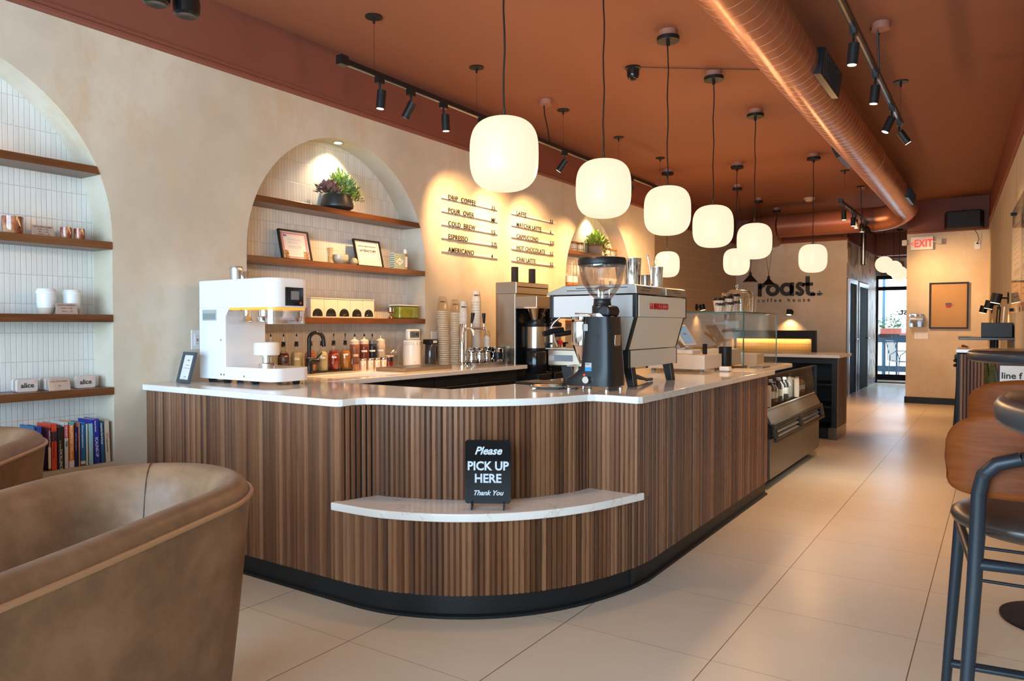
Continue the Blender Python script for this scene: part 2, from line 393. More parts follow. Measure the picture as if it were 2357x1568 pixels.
struct('wall_right_front', MB().bx(1.8, 1.9, -2.6, 4.8, 0, CEIL), PLASTER)
struct('floor', MB().bx(-4.3, 2.0, -2.7, 17.7, -.1, 0), FLOOR)
struct('ceiling', MB().bx(-4.3, 2.0, -2.7, 17.7, CEIL, CEIL+.1), TERRA)
# glazed shopfront behind the camera
fr = MB().bx(-4.2, 1.9, -2.7, -2.6, 2.75, CEIL).bx(-4.2, 1.9, -2.7, -2.6, 0, .45)
for x0, x1 in ((-4.2, -3.7), (-1.95, -1.75), (0, .2), (1.6, 1.9)): fr.bx(x0, x1, -2.7, -2.6, .45, 2.75)
struct('wall_front', fr, PLASTER)
g = MB()
for x0, x1 in FRONT_WINDOWS: g.quad((x0, -2.65, .45), (x1, -2.65, .45), (x1, -2.65, 2.75), (x0, -2.65, 2.75))
struct('window_1', g, GLASS)
# corridor end: black framed glass door
DY = 17.5
dk = mat('dark_door_frame', (.010, .012, .016), .7, spec=.12)
fm = MB().bx(-2.22, -1.23, DY, DY+.1, 2.30, 2.72).bx(-2.22, -1.23, DY, DY+.1, 0, .02)
struct('wall_corridor_end', MB().bx(-2.32, -1.13, DY, DY+.1, 2.72, CEIL), ROSE)
struct('wall_corridor_header', MB().bx(-2.22, -1.23, DY, DY+.1, 2.30, 2.66), PLASTER)
struct('trim_7', moulding((-2.22, DY), (-1.23, DY), 2.66, 0, -1, .05), ROSE)
d4 = struct('door_4', MB().bx(-2.22, -2.17, DY+.02, DY+.09, 0, 2.30).bx(-1.29, -1.23, DY+.02, DY+.09, 0, 2.30).bx(-2.17, -1.29, DY+.02, DY+.09, 2.22, 2.30).bx(-2.17, -1.29, DY+.02, DY+.09, 1.98, 2.06).bx(-2.17, -1.29, DY+.02, DY+.09, 0, .18), dk)
MB().quad((-2.17, DY+.05, .18), (-1.29, DY+.05, .18), (-1.29, DY+.05, 1.98), (-2.17, DY+.05, 1.98)).quad((-2.17, DY+.05, 2.06), (-1.29, DY+.05, 2.06), (-1.29, DY+.05, 2.22), (-2.17, DY+.05, 2.22)).build('door_glass', GLASS, parent=d4)
MB().bx(-2.15, -1.75, DY-.03, DY-.005, 1.02, 1.05).bx(-2.13, -1.9, DY-.035, DY-.004, .97, 1.03).build('push_bar', mat('brushed_dark_bronze', (.10, .09, .08), .35, .9), parent=d4)
MB().bx(-2.17, -1.29, DY-.002, DY+.02, .02, .06).build('kick_rail', STEEL, parent=d4)
text('roast.', .19, mat('black_vinyl', (.01, .012, .012), .5), d4, (-1.35, DY+.04, 1.46), name='door_lettering', bold=.006, mirror=True)
# two black doors with pale metal frames in the corridor wall
frm = mat('grey_door_frame', (.34, .38, .42), .3, .5)
for i, (y0, y1, zt) in enumerate(((14.0, 14.9, 2.06), (15.08, 16.3, 2.04))):
    d = struct('door_%d' % (i+1), MB().bx(-2.22, -2.185, y0, y0+.07, 0, zt).bx(-2.22, -2.185, y1-.07, y1, 0, zt).bx(-2.22, -2.185, y0+.07, y1-.07, zt-.08, zt), frm)
    MB().bx(-2.22, -2.205, y0+.07, y1-.07, 0, zt-.08).build('door_leaf', dk, parent=d)
    MB().cyl((-2.205, y1-.14, .98), (-2.15, y1-.14, .98), .012).cyl((-2.155, y1-.14, .98), (-2.155, y1-.28, .98), .009).build('door_handle', STEEL, parent=d)
def make_mural():
    t = NT('swirl_wood_mural', rough=.45); v = obj_coord(t)
    k = t.math('FRACT', t.math('MULTIPLY', t.noise(t.scaled(v, (1, .9, .75)), 1.5, 1), 7))
    b = t.math('LESS_THAN', t.math('ABSOLUTE', t.math('SUBTRACT', k, .5)), .16)
    n = t.noise(t.scaled(v, (1, 16, 1)), 3, 5)
    t.l(t.mix(b, t.ramp(n, [(.3, (.60, .43, .29)), (.7, (.74, .57, .41))]), (.27, .16, .12)), t.b.inputs['Base Color']); return t.m
mu = struct('wall_mural', MB().bx(-2.22, -2.208, 13.9, 17.5, 2.07, 2.70).bx(-2.22, -2.208, 16.32, 17.5, .12, 2.07), make_mural())
struct('baseboard_corridor', MB().bx(-2.22, -2.200, 16.32, 17.5, 0, .12), frm)
# outside behind the glass door: deck, railing, planter and trees
struct('patio_deck', MB().bx(-4.5, 1.2, 17.7, 22, -.12, -.02), mat('pale_concrete', (.55, .55, .53), .8))
rl = MB().bx(-3.6, .6, 19.6, 19.68, .82, 1.0).bx(-3.6, .6, 19.6, 19.68, .12, .26)
for i in range(17): rl.bx(-3.6+i*.26, -3.56+i*.26, 19.62, 19.66, .0, .9)
tag(rl.build('deck_railing', mat('dark_blue_painted_wood', (.02, .05, .08), .5)), 'dark blue wooden deck railing seen through the glass back door', 'railing')
tag(MB().bx(-2.36, -2.30, 19.8, 19.86, 0, 3.2).build('patio_post', mat('blue_grey_post', (.10, .22, .32), .5)), 'slim blue-grey post standing behind the outdoor railing', 'post')
pl = thing('planter_box', 'terracotta planter box of green shrubs on the outdoor railing', 'planter', (-1.95, 19.64, 1.0))
MB().bx(-.42, .6, -.10, .10, 0, .16).build('box', mat('terracotta_pot', (.42, .11, .07), .7), pl)
lf = MB()
for i in range(420):
    a = R.uniform(0, 2*pi); c = Vector((R.uniform(-.45, .62), R.uniform(-.16, .16), .16+abs(R.gauss(0, .16))))
    d = Vector((R.uniform(-1, 1), R.uniform(-1, 1), R.uniform(.1, 1)))*.06; e = Vector((R.uniform(-1, 1), R.uniform(-1, 1), R.uniform(-1, 1)))*.025
    lf.quad(c, c+d*.5+e, c+d, c+d*.5-e)
lf.build('foliage', mat('shrub_leaf', (.07, .16, .07), .5), pl)
# ================================================================= SHELVES IN THE ARCHES
def shelf(ai, zt, what):
    c, r, sp, z0 = ARCHES[ai]; zt_ = zt; d = zt-.04-sp
    hw = r if d <= 0 else math.sqrt(r*r-d*d); hw2 = r if zt < sp else math.sqrt(r*r-(zt-sp)**2)
    m = MB(); b = 0
    for X in (WX-ND+.008, WX+.004):
        for y, z in ((c-hw, zt-.04), (c+hw, zt-.04), (c+hw2, zt), (c-hw2, zt)): m.v.append(Vector((X, y, z)))
    m._f([(0, 1, 2, 3), (7, 6, 5, 4), (0, 4, 5, 1), (1, 5, 6, 2), (2, 6, 7, 3), (3, 7, 4, 0)], 0)
    o = m.build('shelf', SHELFWOOD, bevel=.0015, seg=1); tag(o, what, 'shelf', 'stained wood shelves set in the arched niches'); return o
AN = ['leftmost arched niche', 'arched niche above the sink', 'far arched niche behind the espresso machine']
shelf(0, 2.075, 'stained wood shelf, topmost in the leftmost arched niche, empty')
shelf(0, 1.685, 'stained wood shelf holding amber candles in the leftmost arched niche')
shelf(0, 1.295, 'stained wood shelf holding two lidded tumblers in the leftmost arched niche')
shelf(0, .905, 'stained wood shelf holding chocolate tins in the leftmost arched niche')
shelf(1, 2.075, 'stained wood shelf holding the succulent bowl in the middle arched niche')
shelf(1, 1.685, 'stained wood shelf holding two framed certificates in the middle arched niche')
shelf(1, 1.290, 'stained wood shelf holding the tea dispensers in the middle arched niche')
shelf(2, 2.075, 'stained wood shelf holding the patterned plant pot in the far arched niche')
shelf(2, 1.685, 'stained wood shelf holding mugs in the far arched niche')
shelf(2, 1.290, 'lowest stained wood shelf in the far arched niche behind the brewer')
# ================================================================= COUNTER
FX, FY = -1.40, 2.285
UP_ARC = [(-2.385, 2.462), (-2.30, 2.480), (-2.20, 2.510), (-2.08, 2.560), (-1.97, 2.620), (-1.87, 2.700), (-1.785, 2.790), (-1.715, 2.900), (-1.665, 3.020), (-1.640, 3.140)]
LO_ARC = [(-2.44, 2.285), (-2.32, 2.287), (-2.20, 2.300), (-2.08, 2.335), (-1.95, 2.390), (-1.83, 2.465), (-1.72, 2.560), (-1.62, 2.680), (-1.54, 2.815), (-1.475, 2.970), (-1.425, 3.140), (-1.40, 3.30)]
def smooth(P, k=6):
    out = []
    for i in range(len(P)-1):
        p0 = Vector(P[max(i-1, 0)]); p1 = Vector(P[i]); p2 = Vector(P[i+1]); p3 = Vector(P[min(i+2, len(P)-1)])
        for j in range(k):
            t = j/k; out.append(.5*((2*p1)+(p2-p0)*t+(2*p0-5*p1+4*p2-p3)*t*t+(3*p1-p0-3*p2+p3)*t**3))
    out.append(Vector(P[-1])); return out
def resample(P, step):
    P = [Vector(p) for p in P]; L = [0]
    for a, b in zip(P, P[1:]): L.append(L[-1]+(b-a).length)
    n = max(1, round(L[-1]/step)); out = []; j = 0
    for i in range(n+1):
        s = L[-1]*i/n
        while j < len(P)-2 and L[j+1] < s: j += 1
        t = (s-L[j])/max(L[j+1]-L[j], 1e-9); out.append((P[j].lerp(P[j+1], min(t, 1)), s))
    return out
def fluted(name, path, z0, z1, parent, side=1, u0=0, wd=.025, dp=.010):
    """strips with a saw-tooth plan, uv carries arc length so every strip gets its own timber"""
    S = resample(path, wd); V = []; Fc = []; UV = []
    prof = []
    for i in range(len(S)-1):
        (a, sa), (b, sb) = S[i], S[i+1]; t = (b-a).normalized(); n = Vector((t.y, -t.x))*side
        j = R.uniform(.75, 1.1)
        for f, h in ((0.0, .0), (.16, dp*j), (.70, dp*j*.92), (.999, .0)): prof.append((a.lerp(b, f)+n*h, u0+(i+.02+f*.96)*.025))
    for p, u in prof:
        V += [(p.x, p.y, z0), (p.x, p.y, z1)]
    for i in range(len(prof)-1):
        Fc.append((2*i, 2*i+2, 2*i+3, 2*i+1)); UV += [(prof[i][1], z0), (prof[i+1][1], z0), (prof[i+1][1], z1), (prof[i][1], z1)]
    # closed end caps top and bottom back to the carcass line
    b = len(V)
    for p, u in (prof[0], prof[-1]):
        pass
    bk = []
    for i in range(len(S)):
        a, sa = S[i]; t = ((S[min(i+1, len(S)-1)][0])-(S[max(i-1, 0)][0])).normalized(); n = Vector((t.y, -t.x))*side; bk.append(a-n*.012)
    for z, rev in ((z0, 0), (z1, 1)):
        for i in range(len(S)-1):
            k = len(V); V += [(bk[i].x, bk[i].y, z), (bk[i+1].x, bk[i+1].y, z)]
            pts = [k]+[2*(4*i+q)+rev for q in range(4)]+([2*(4*i+4)+rev] if i < len(S)-2 else [])+[k+1]
            Fc.append(tuple(pts)); UV += [(u0+i*.025+.01, z)]*len(pts)
    me = bpy.data.meshes.new(name); me.from_pydata(V, [], Fc); me.materials.append(WALNUT)
    uvl = me.uv_layers.new(name='UVMap'); uvl.data.foreach_set('uv', [c for q in UV for c in q]); me.update()
    bm = bmesh.new(); bm.from_mesh(me); bmesh.ops.recalc_face_normals(bm, faces=bm.faces); bm.to_mesh(me); bm.free()
    o = bpy.data.objects.new(name, me); COL.objects.link(o); o.parent = parent; return o
ctr = thing('service_counter', 'curved fluted walnut service counter with black kick plate in the middle of the room', 'counter')
ZW0, ZS, ZC = .10, .455, .91
EPS = .008
fluted('fluted_panel', [(WX+.06, FY), (-2.44, FY)], ZW0, ZC-.034, ctr)
MB().bx(WX, WX+.055, FY-.004, FY+.03, ZW0, ZC-.034).build('end_strip', make_board('walnut_board', (.10, .048, .027), (.22, .11, .06), ax=(9, 9, .8)), ctr)
fluted('fluted_panel', [(-2.44, FY), (-2.385, 2.462)], ZS, ZC-.034, ctr, u0=2)
fluted('fluted_panel', smooth(UP_ARC), ZS, ZC-.034, ctr, u0=3)
fluted('fluted_panel', [(-1.640, 3.140), (FX, 3.140)], ZS, ZC-.034, ctr, u0=5)
fluted('fluted_panel', smooth(LO_ARC), ZW0, ZS-.035, ctr, u0=6)
fluted('fluted_panel', [(FX, 3.140), (FX, 3.30)], ZS-.035, ZC-.034, ctr, u0=9)
fluted('fluted_panel', [(FX, 3.30), (FX, 5.46)], ZW0, ZC-.034, ctr, u0=10)
# inner carcass (dark) so nothing shows through
inn = [(WX+.01, FY+.02), (-2.43, FY+.02), (-2.37, 2.48)]+[(p.x-.012, p.y+.016) for p in smooth(UP_ARC, 2)]+[(-1.42, 3.16), (-1.42, 5.46), (-2.20, 5.46), (-2.20, 3.30), (-2.36, 2.90), (WX+.01, 2.90)]
MB().prism(inn, .02, ZC-.036).build('carcass', BLACK, ctr)
lo = smooth(LO_ARC, 3); MB().prism([(p.x-.012, p.y+.014) for p in lo]+[(-1.44, 3.32), (-2.0, 3.0), (-2.40, 2.5)], .02, ZS-.036).build('curved_carcass', BLACK, ctr)
kp = [(WX, FY)]+[tuple(p) for p in lo]+[(FX, 5.47)]
def kick(path, z1, name, parent, off=.0):
    m = MB(); P = [Vector(p) for p in path]; pr = [(.012, 0), (.012, .012), (-.004, .018), (-.004, z1)]; n = len(pr); b = 0
    for i, p in enumerate(P):
        t = (P[min(i+1, len(P)-1)]-P[max(i-1, 0)]).normalized(); q = Vector((t.y, -t.x))
        for d, z in pr: m.v.append(Vector((p.x+q.x*(d-.006), p.y+q.y*(d-.006), z)))
    m._f([(i*n+j, (i+1)*n+j, (i+1)*n+j+1, i*n+j+1) for i in range(len(P)-1) for j in range(n-1)], 0)
    return m.build(name, KICK, parent, smooth=True, angle=50)
kick(kp, ZW0+.01, 'kick_plate', ctr)
# kitchen base cabinets under the wall run: black doors with slim gaps
CBX = -3.30
for i, (y0, y1) in enumerate(((2.92, 3.45), (3.45, 3.98), (3.98, 4.52), (4.52, 5.05))):
    cb = thing('base_cabinet', ['black base cabinet under the worktop beside the sink corner', 'black base cabinet, second along the back wall worktop from the sink corner', 'black base cabinet, third along the back wall worktop from the sink corner', 'black base cabinet at the far end of the back wall worktop'][i], 'cabinet', (0, 0, 0), group='black base cabinets along the back wall')
    MB().bx(WX, CBX-.02, y0, y1, .02, .74 if i < 2 else ZC-.036).build('body', BLACK, cb)
    MB().bx(CBX-.02, CBX, y0+.004, y1-.004, .10, .795).build('door', mat('black_cabinet_front', (.012, .012, .013), .28), cb, bevel=.003)
    MB().bx(CBX-.02, CBX, y0+.004, y1-.004, .80, ZC-.036).build('rail', BLACK, cb)
    MB().bx(CBX, CBX+.006, y0+.02, y1-.02, .775, .783).build('handle', mat('dark_pull', (.05, .045, .04), .3, .8), cb)
# quartz worktop: one continuous U
wt = [(WX, FY-.028), (-2.455, FY-.028), (-2.43, FY-.020), (-2.418, FY), (-2.415, 2.36), (-2.395, 2.405)]+[(p.x+.012, p.y-.030) for p in smooth(UP_ARC)[3:-6]]+[(-1.618, 3.085), (-1.59, 3.112), (-1.54, 3.118), (-1.40, 3.112), (-1.375, 3.118), (-1.362, 3.14), (-1.362, 5.54), (-2.26, 5.54), (-2.26, 3.36), (-2.34, 2.96), (-3.27, 2.95), (-3.25, 5.13), (WX, 5.13)]
NY = [(WX, 4.675), (WX-ND+.006, 4.675), (WX-ND+.006, 2.945), (WX, 2.945)]
SINK = (-3.70, -3.36, 3.16, 3.74)
def slab_with_hole(poly, hole, z0, z1):
    bm = bmesh.new(); vs = [bm.verts.new((x, y, z1)) for x, y in poly]; es = [bm.edges.new((vs[i], vs[(i+1) % len(vs)])) for i in range(len(vs))]
    hp = [(hole[0], hole[2]), (hole[1], hole[2]), (hole[1], hole[3]), (hole[0], hole[3])]
    hv = [bm.verts.new((x, y, z1)) for x, y in hp]; es += [bm.edges.new((hv[i], hv[(i+1) % 4])) for i in range(4)]
    bmesh.ops.triangle_fill(bm, edges=es, use_beauty=True)
    r = bmesh.ops.extrude_face_region(bm, geom=bm.faces[:]); bmesh.ops.translate(bm, verts=[g for g in r['geom'] if isinstance(g, bmesh.types.BMVert)], vec=(0, 0, z0-z1))
    bmesh.ops.recalc_face_normals(bm, faces=bm.faces); me = bpy.data.meshes.new('quartz_worktop'); bm.to_mesh(me); bm.free(); me.materials.append(QUARTZ); return me
o = bpy.data.objects.new('quartz_worktop', slab_with_hole(wt+NY, SINK, ZC-.033, ZC)); COL.objects.link(o)
q = o.modifiers.new('bevel', 'BEVEL'); q.width = .005; q.segments = 3; q.limit_method = 'ANGLE'; q.angle_limit = radians(40)
tag(o, 'white quartz worktop running round the walnut counter and along the back wall', 'worktop')
sk = thing('sink', 'white undermount sink basin in the quartz worktop below the black tap', 'sink', (0, 0, 0))
x0, x1, y0, y1 = SINK
MB().quad((x0, y0, .76), (x1, y0, .76), (x1, y1, .76), (x0, y1, .76)).quad((x0, y0, .76), (x0, y1, .76), (x0, y1, ZC-.032), (x0, y0, ZC-.032)).quad((x1, y0, .76), (x1, y1, .76), (x1, y1, ZC-.032), (x1, y0, ZC-.032)).quad((x0, y0, .76), (x1, y0, .76), (x1, y0, ZC-.032), (x0, y0, ZC-.032)).quad((x0, y1, .76), (x1, y1, .76), (x1, y1, ZC-.032), (x0, y1, ZC-.032)).build('basin', mat('white_ceramic', (.75, .76, .77), .15), sk)
# pick-up ledge
lg = [(-2.455, 2.245)]+[(p.x+.030*n_, p.y-.038) for p, n_ in ((q_, .4+.6*i/60) for i, q_ in enumerate(smooth([(a, b) for a, b in LO_ARC[1:-1]])))]+[(-1.372, 3.19), (-1.645, 3.19)]+[(p.x-.01, p.y+.01) for p in reversed(smooth(UP_ARC, 2))]+[(-2.40, 2.50), (-2.455, 2.30)]
tag(MB().prism(lg, ZS-.035, ZS).build('pickup_ledge', QUARTZ, bevel=.005, seg=3), 'curved white quartz pick-up ledge halfway up the rounded counter corner', 'ledge')
# ================================================================= PENDANTS
def globe_profile(a=.155, h=.1625, n=3.0, k=26):
    out = []
    for i in range(k+1):
        t = -pi/2+pi*i/k; ct, st = max(cos(t), 0), sin(t)
        out.append((a*ct**(2/n), h*(1 if st > 0 else -1)*abs(st)**(2/n)*(1.0)))
    return [(.0, -h)]+out[1:-1]+[(.04, h)]
def pendant(loc, label, group='frosted globe pendants', z=2.005, light_on=True):
    t = thing('globe_pendant', label, 'pendant lamp', (loc[0], loc[1], CEIL), group=group)
    MB().lathe([(.062, -.04), (.062, 0)], n=20).build('ceiling_box', mat('painted_junction_box', (.36, .16, .11), .6), t, smooth=True)
    MB().lathe([(.075, -.068), (.075, -.042)], n=24).lathe([(.012, -.10), (.012, -.066)], n=10).build('canopy', BLACK, t, smooth=True)
    zt = z+.1625-CEIL
    pts = [(.004*sin(i*1.7+loc[1]), 0, -.08+(zt+.02+.08)*i/10) for i in range(11)]; pts[-1] = (0, 0, zt+.02)
    MB().tube(pts, .0042, 6).build('cord', BLACKP, t, smooth=True)
    MB().lathe([(.058, zt-.012), (.062, zt-.002), (.03, zt+.008), (.008, zt+.014), (.006, zt+.045)], n=24).build('cap', mat('bronze_cap', (.10, .075, .05), .35, .8), t, smooth=True)
    s = MB().lathe(globe_profile(), (0, 0, z-CEIL), n=40, cap=False).build('glass_shade', GLOBE, t, smooth=True, angle=80)
    return t
PEND = [((-1.86, 2.738), 'largest frosted globe pendant, nearest over the rounded counter corner'), ((-1.86, 3.731), 'frosted globe pendant, second of the row over the counter'),
        ((-1.86, 4.684), 'frosted globe pendant, third of the row, above the espresso machine'), ((-1.86, 5.626), 'frosted globe pendant, fourth of the row, above the glass case'),
        ((-1.87, 6.824), 'frosted globe pendant, fifth of the row, overlapping a smaller one behind'), ((-1.79, 8.95), 'frosted globe pendant right of the wall lettering'),
        ((-3.50, 8.816), 'frosted globe pendant beside the tiled wall, above the steel cups'), ((-2.66, 8.928), 'frosted globe pendant partly hidden behind the fifth one')]
PT = [pendant(p, l) for p, l in PEND]
def lamp_light(loc, e, sz=.05, color=WARM):
    o = light('pendant_bulb', 'POINT', loc, e, color, size=sz); o.light_linking.blocker_collection = bl; return o
bl = bpy.data.collections.new('bulb_blockers')   # the frosted shades let their own bulb out
for t_ in PT:
    for c_ in kids(t_):
        if c_.name.startswith('glass_shade'): bl.objects.link(c_)
for co_ in bl.collection_objects: co_.light_linking.link_state = 'EXCLUDE'
for p, l in PEND: lamp_light((p[0], p[1], 2.0), PEND_W)
# ================================================================= TRACK LIGHTS
def track_head(parent, y, tilt, target, on=True, dz=-.03, X=0, ln=.115, yaw_=0, e=None):
    """cylinder head hanging from the track; tilt degrees away from vertical towards yaw_"""
    h = MB().bx(X-.016, X+.016, y-.03, y+.03, -.045, -.012).cyl((X, y, -.045), (X, y, -.09), .007, n=8)
    hd = h.build('adapter', BLACKP, parent)
    a = radians(tilt); dv = Vector((sin(a)*cos(radians(yaw_)), sin(a)*sin(radians(yaw_)), -cos(a))); c = Vector((X, y+.02, -.085))
    MB().cyl(c, c+dv*ln, .029, n=20).build('spot_head', BLACK, parent, smooth=True, angle=60)
    sh_ = kids(parent)[-1]; MB().cyl(c+dv*(ln+.0005), c+dv*(ln+.002), .023, n=16).build('lens', mat('spot_lens_lit', (.9, .85, .7), .3, emit=(1, .82, .55), es=4.0 if on else 0) if on else mat('spot_lens', (.4, .36, .3), .2), sh_)
    return c+dv*(ln+.02), dv
def track(name, label, X, y0, y1, z, heads, wires, feed=None, grp=None):
    t = thing(name, label, 'track light', (X, y0, z), group='ceiling track lights')
    MB().bx(-.018, .018, 0, y1-y0, -.012, .020).build('rail', BLACKP, t)
    MB().bx(-.024, .024, -.03, .03, -.022, .034).build('end_feed', BLACKP, t)
    MB().bx(-.006, .006, .03, y1-y0, -.0135, -.012).build('conductor_strip', STEEL, t)
    sp = []
    for y, tilt, yw, on, tgt in heads:
        p, dv = track_head(t, y-y0, tilt, None, on, yaw_=yw); p = p+Vector((X, y0, z))
        if tgt: sp.append((p, tgt))
    for y in wires:
        q = MB().lathe([(.055, CEIL-z-.008), (.055, CEIL-z)], (0, y-y0, 0), n=24).lathe([(.008, CEIL-z-.045), (.008, CEIL-z-.008)], (0, y-y0, 0), n=8).build('ceiling_plate', BLACK, t, smooth=True, angle=50)
        MB().cyl((0, y-y0, .02), (0, y-y0, CEIL-z-.04), .0012, n=5).build('hanging_wire', BLACKP, t)
    if feed:
        fy, bx_ = feed
        MB().lathe([(.055, CEIL-z-.045), (.055, CEIL-z)], (0.02, fy-y0-.1, 0), n=18).build('feed_box', mat('painted_junction_box', (.36, .16, .11), .6), t, smooth=True, angle=50)
        MB().tube([(.0, fy-y0-.1, CEIL-z-.04), (.0, fy-y0-.09, .25), (.0, fy-y0-.03, .12), (0, fy-y0, .015)], .006, 6).build('feed_cable', BLACKP, t, smooth=True)
    return t, sp
T1 = track('track_light', 'black ceiling track with spot heads above the menu wall', -3.33, 3.16, 8.20, 2.835,
    [(3.48, 6, 200, True, (-3.75, 3.6, 1.0)), (3.78, 32, 190, False, None), (4.13, 4, 90, True, (WX, 3.9, 1.2)), (4.60, 22, 190, True, (WX, 5.20, 2.0)), (5.25, 30, 180, True, (WX, 5.75, 2.0)),
     (5.89, 38, 190, True, (WX, 6.35, 2.0)), (6.5, 30, 180, False, None), (7.35, 22, 190, True, (WX, 6.9, 1.7)), (8.0, 22, 190, True, (WX, 8.95, 1.7))], [3.43, 4.53, 5.86, 7.03, 8.16], (5.62, 0))
T2 = track('track_light', 'black ceiling track with bright spot heads right of the big round duct', -.68, 3.4, 6.72, 2.87,
    [(4.40, 5, 180, True, (-.9, 4.7, 0)), (5.25, 6, 180, True, (-1.0, 5.6, 0)), (6.12, 24, 200, True, (-1.1, 6.6, 0)), (6.60, 34, 20, True, (.1, 7.5, 1.6))], [5.40, 6.685], (5.42, 0))
T3 = track('track_light', 'short far ceiling track in front of the crossing duct', -1.65, 9.85, 12.15, 2.77,
    [(10.05, 2, 0, True, (-1.6, 10.2, 0)), (10.75, 2, 0, True, (-2.2, 14.6, 2.5)), (11.0, 2, 0, True, (-1.2, 12.6, .0)), (11.5, 2, 0, True, (-1.6, 11.7, 0)), (11.85, 30, 60, True, (-.75, 13.2, 1.6)), (12.0, 40, 60, True, (-.3, 13.2, 1.9))], [10.12, 11.40], (11.55, 0))  # includes extra spots added to brighten the mural and the exit wall
for t_, sp in (T1, T2, T3):
    for p, tgt in sp: light('track_spot', 'SPOT', p, SPOT_W*(1.25 if tgt[0] == WX else .62 if t_ is T2[0] else 1.0), WARM, tgt, .02, 74 if tgt[0] == WX else 62, 1.0)
# ================================================================= DUCTS
def make_duct():
    t = NT('copper_painted_spiral_duct', rough=.30, metal=.5); v = obj_coord(t)
    n = t.noise(t.scaled(v, (8, 1.2, 8)), 2, 3)
    t.l(t.mix(n, (.40, .150, .078), (.47, .19, .10)), t.b.inputs['Base Color']); return t.m
DUCT = make_duct()
DX, DZ, DR = -1.152, 2.965, .166
du = thing('spiral_duct', 'large copper-painted spiral ventilation duct running along the ceiling', 'duct', (DX, 0, DZ))
m = MB(); pr = []; y = -2.5
MB().cyl((0, -2.5, 0), (0, 12.1, 0), DR, n=64, cap=False).build('duct_pipe', DUCT, du, smooth=True)
for y in [i*.118 for i in range(-20, 103)]:      # raised lock seams of the spiral
    k = 40; m.tube([(DR*cos(2*pi*i/k), y+.118*i/k, DR*sin(2*pi*i/k)) for i in range(k+1)], .0014, 4)
m.build('spiral_seam', DUCT, du, smooth=True)
for y in (1.9, 5.28, 8.35, 11.2): MB().lathe([(DR, y), (DR+.003, y), (DR+.003, y+.05), (DR, y+.05)], n=48, axis='Y', cap=False).build('joint_collar', DUCT, du, smooth=True)
# elbow and cross duct
ew = MB(); cpts = [(0, 12.1, 0), (-.01, 12.2, -.01), (-.05, 12.29, -.03), (-.12, 12.36, -.06), (-.22, 12.40, -.09), (-.34, 12.41, -.11)]
ew.tube([(0, 12.05, 0)]+cpts+[(-.45, 12.41, -.115)], [DR, DR, DR+.004, DR+.01, DR+.014, DR+.017, DR+.018, DR+.018], 48).build('elbow', DUCT, du, smooth=True)
D2 = mat('maroon_painted_duct', (.30, .105, .06), .35, .3)
dx = thing('cross_duct', 'maroon round duct crossing above the wall lettering', 'duct', (0, 12.41, 2.85))
MB().cyl((-1.60, 0, 0), (-3.0, 0, 0), .184, n=48, cap=False).build('duct_pipe', D2, dx, smooth=True)
MB().tube([(-3.0, 0, 0), (-3.15, .02, 0), (-3.3, .09, 0), (-3.42, .22, 0), (-3.46, .5, 0), (-3.46, 1.5, 0)], .188, 40).build('elbow', D2, dx, smooth=True)
for x in (-1.62, -1.95, -2.42, -2.98): MB().lathe([(.183, x), (.187, x), (.187, x+.035), (.183, x+.035)], n=48, axis='X', cap=False).build('joint_collar', D2, dx, smooth=True)
# ================================================================= SMALL THINGS: LEFT NICHE
def basis(x, y, loc=(0, 0, 0)):
    x = Vector(x).normalized(); y = Vector(y).normalized(); z = x.cross(y)
    return Matrix(((x.x, y.x, z.x, loc[0]), (x.y, y.y, z.y, loc[1]), (x.z, y.z, z.z, loc[2]), (0, 0, 0, 1)))
def txt(body, size, m, parent, loc, x=(1, 0, 0), y=(0, 0, 1), **k):
    o = text(body, size, m, parent, (0, 0, 0), (0, 0, 0), **k); s = o.scale.copy(); o.matrix_local = basis(x, y, loc) @ Matrix.Diagonal((s.x, 1, 1, 1)); return o
def yat(u, X, v=750): return atx(u, v, X).y
def dia(u0, u1, X, v=750):
    p = atx((u0+u1)/2, v, X); return (u1-u0)/F*(-p.x*sin(YAW)+p.y*cos(YAW))
INK = mat('black_ink', (.015, .014, .013), .6)
INKW = mat('white_print', (.75, .75, .73), .5)
XS = WX-.085
AMBER = NT('swirled_amber_candle', rough=.06, coat=.6)
v_ = obj_coord(AMBER); n_ = AMBER.noise(AMBER.scaled(v_, (1, 1, .8)), 16, 4, .6)
AMBER.l(AMBER.ramp(n_, [(.36, (.13, .028, .008)), (.5, (.36, .095, .03)), (.66, (.62, .36, .19))]), AMBER.b.inputs['Base Color']); AMBER = AMBER.m
def candle(u0, u1, h, label):
    d = dia(u0, u1, XS); t = thing('candle', label, 'candle', (XS, yat((u0+u1)/2, XS), 1.685), group='amber glass candles')
    MB().lathe([(0, .001), (d*.44, .001), (d*.47, .008), (d*.5, h*.5), (d*.5, h), (d*.47, h), (d*.46, h-.006), (0, h-.006)], n=32).build('jar', AMBER, t, smooth=True, angle=50)
    MB().cyl((0, 0, h-.006), (.001, .002, h+.004), .0015, n=6).build('wick', INK, t)
candle(10.5, 53.5, .088, 'large amber swirl glass candle on the second shelf of the left niche')
candle(143, 167, .062, 'small pale-topped amber candle beside the candle price card')
candle(173.5, 197, .062, 'small dark amber candle, rightmost on the shelf')
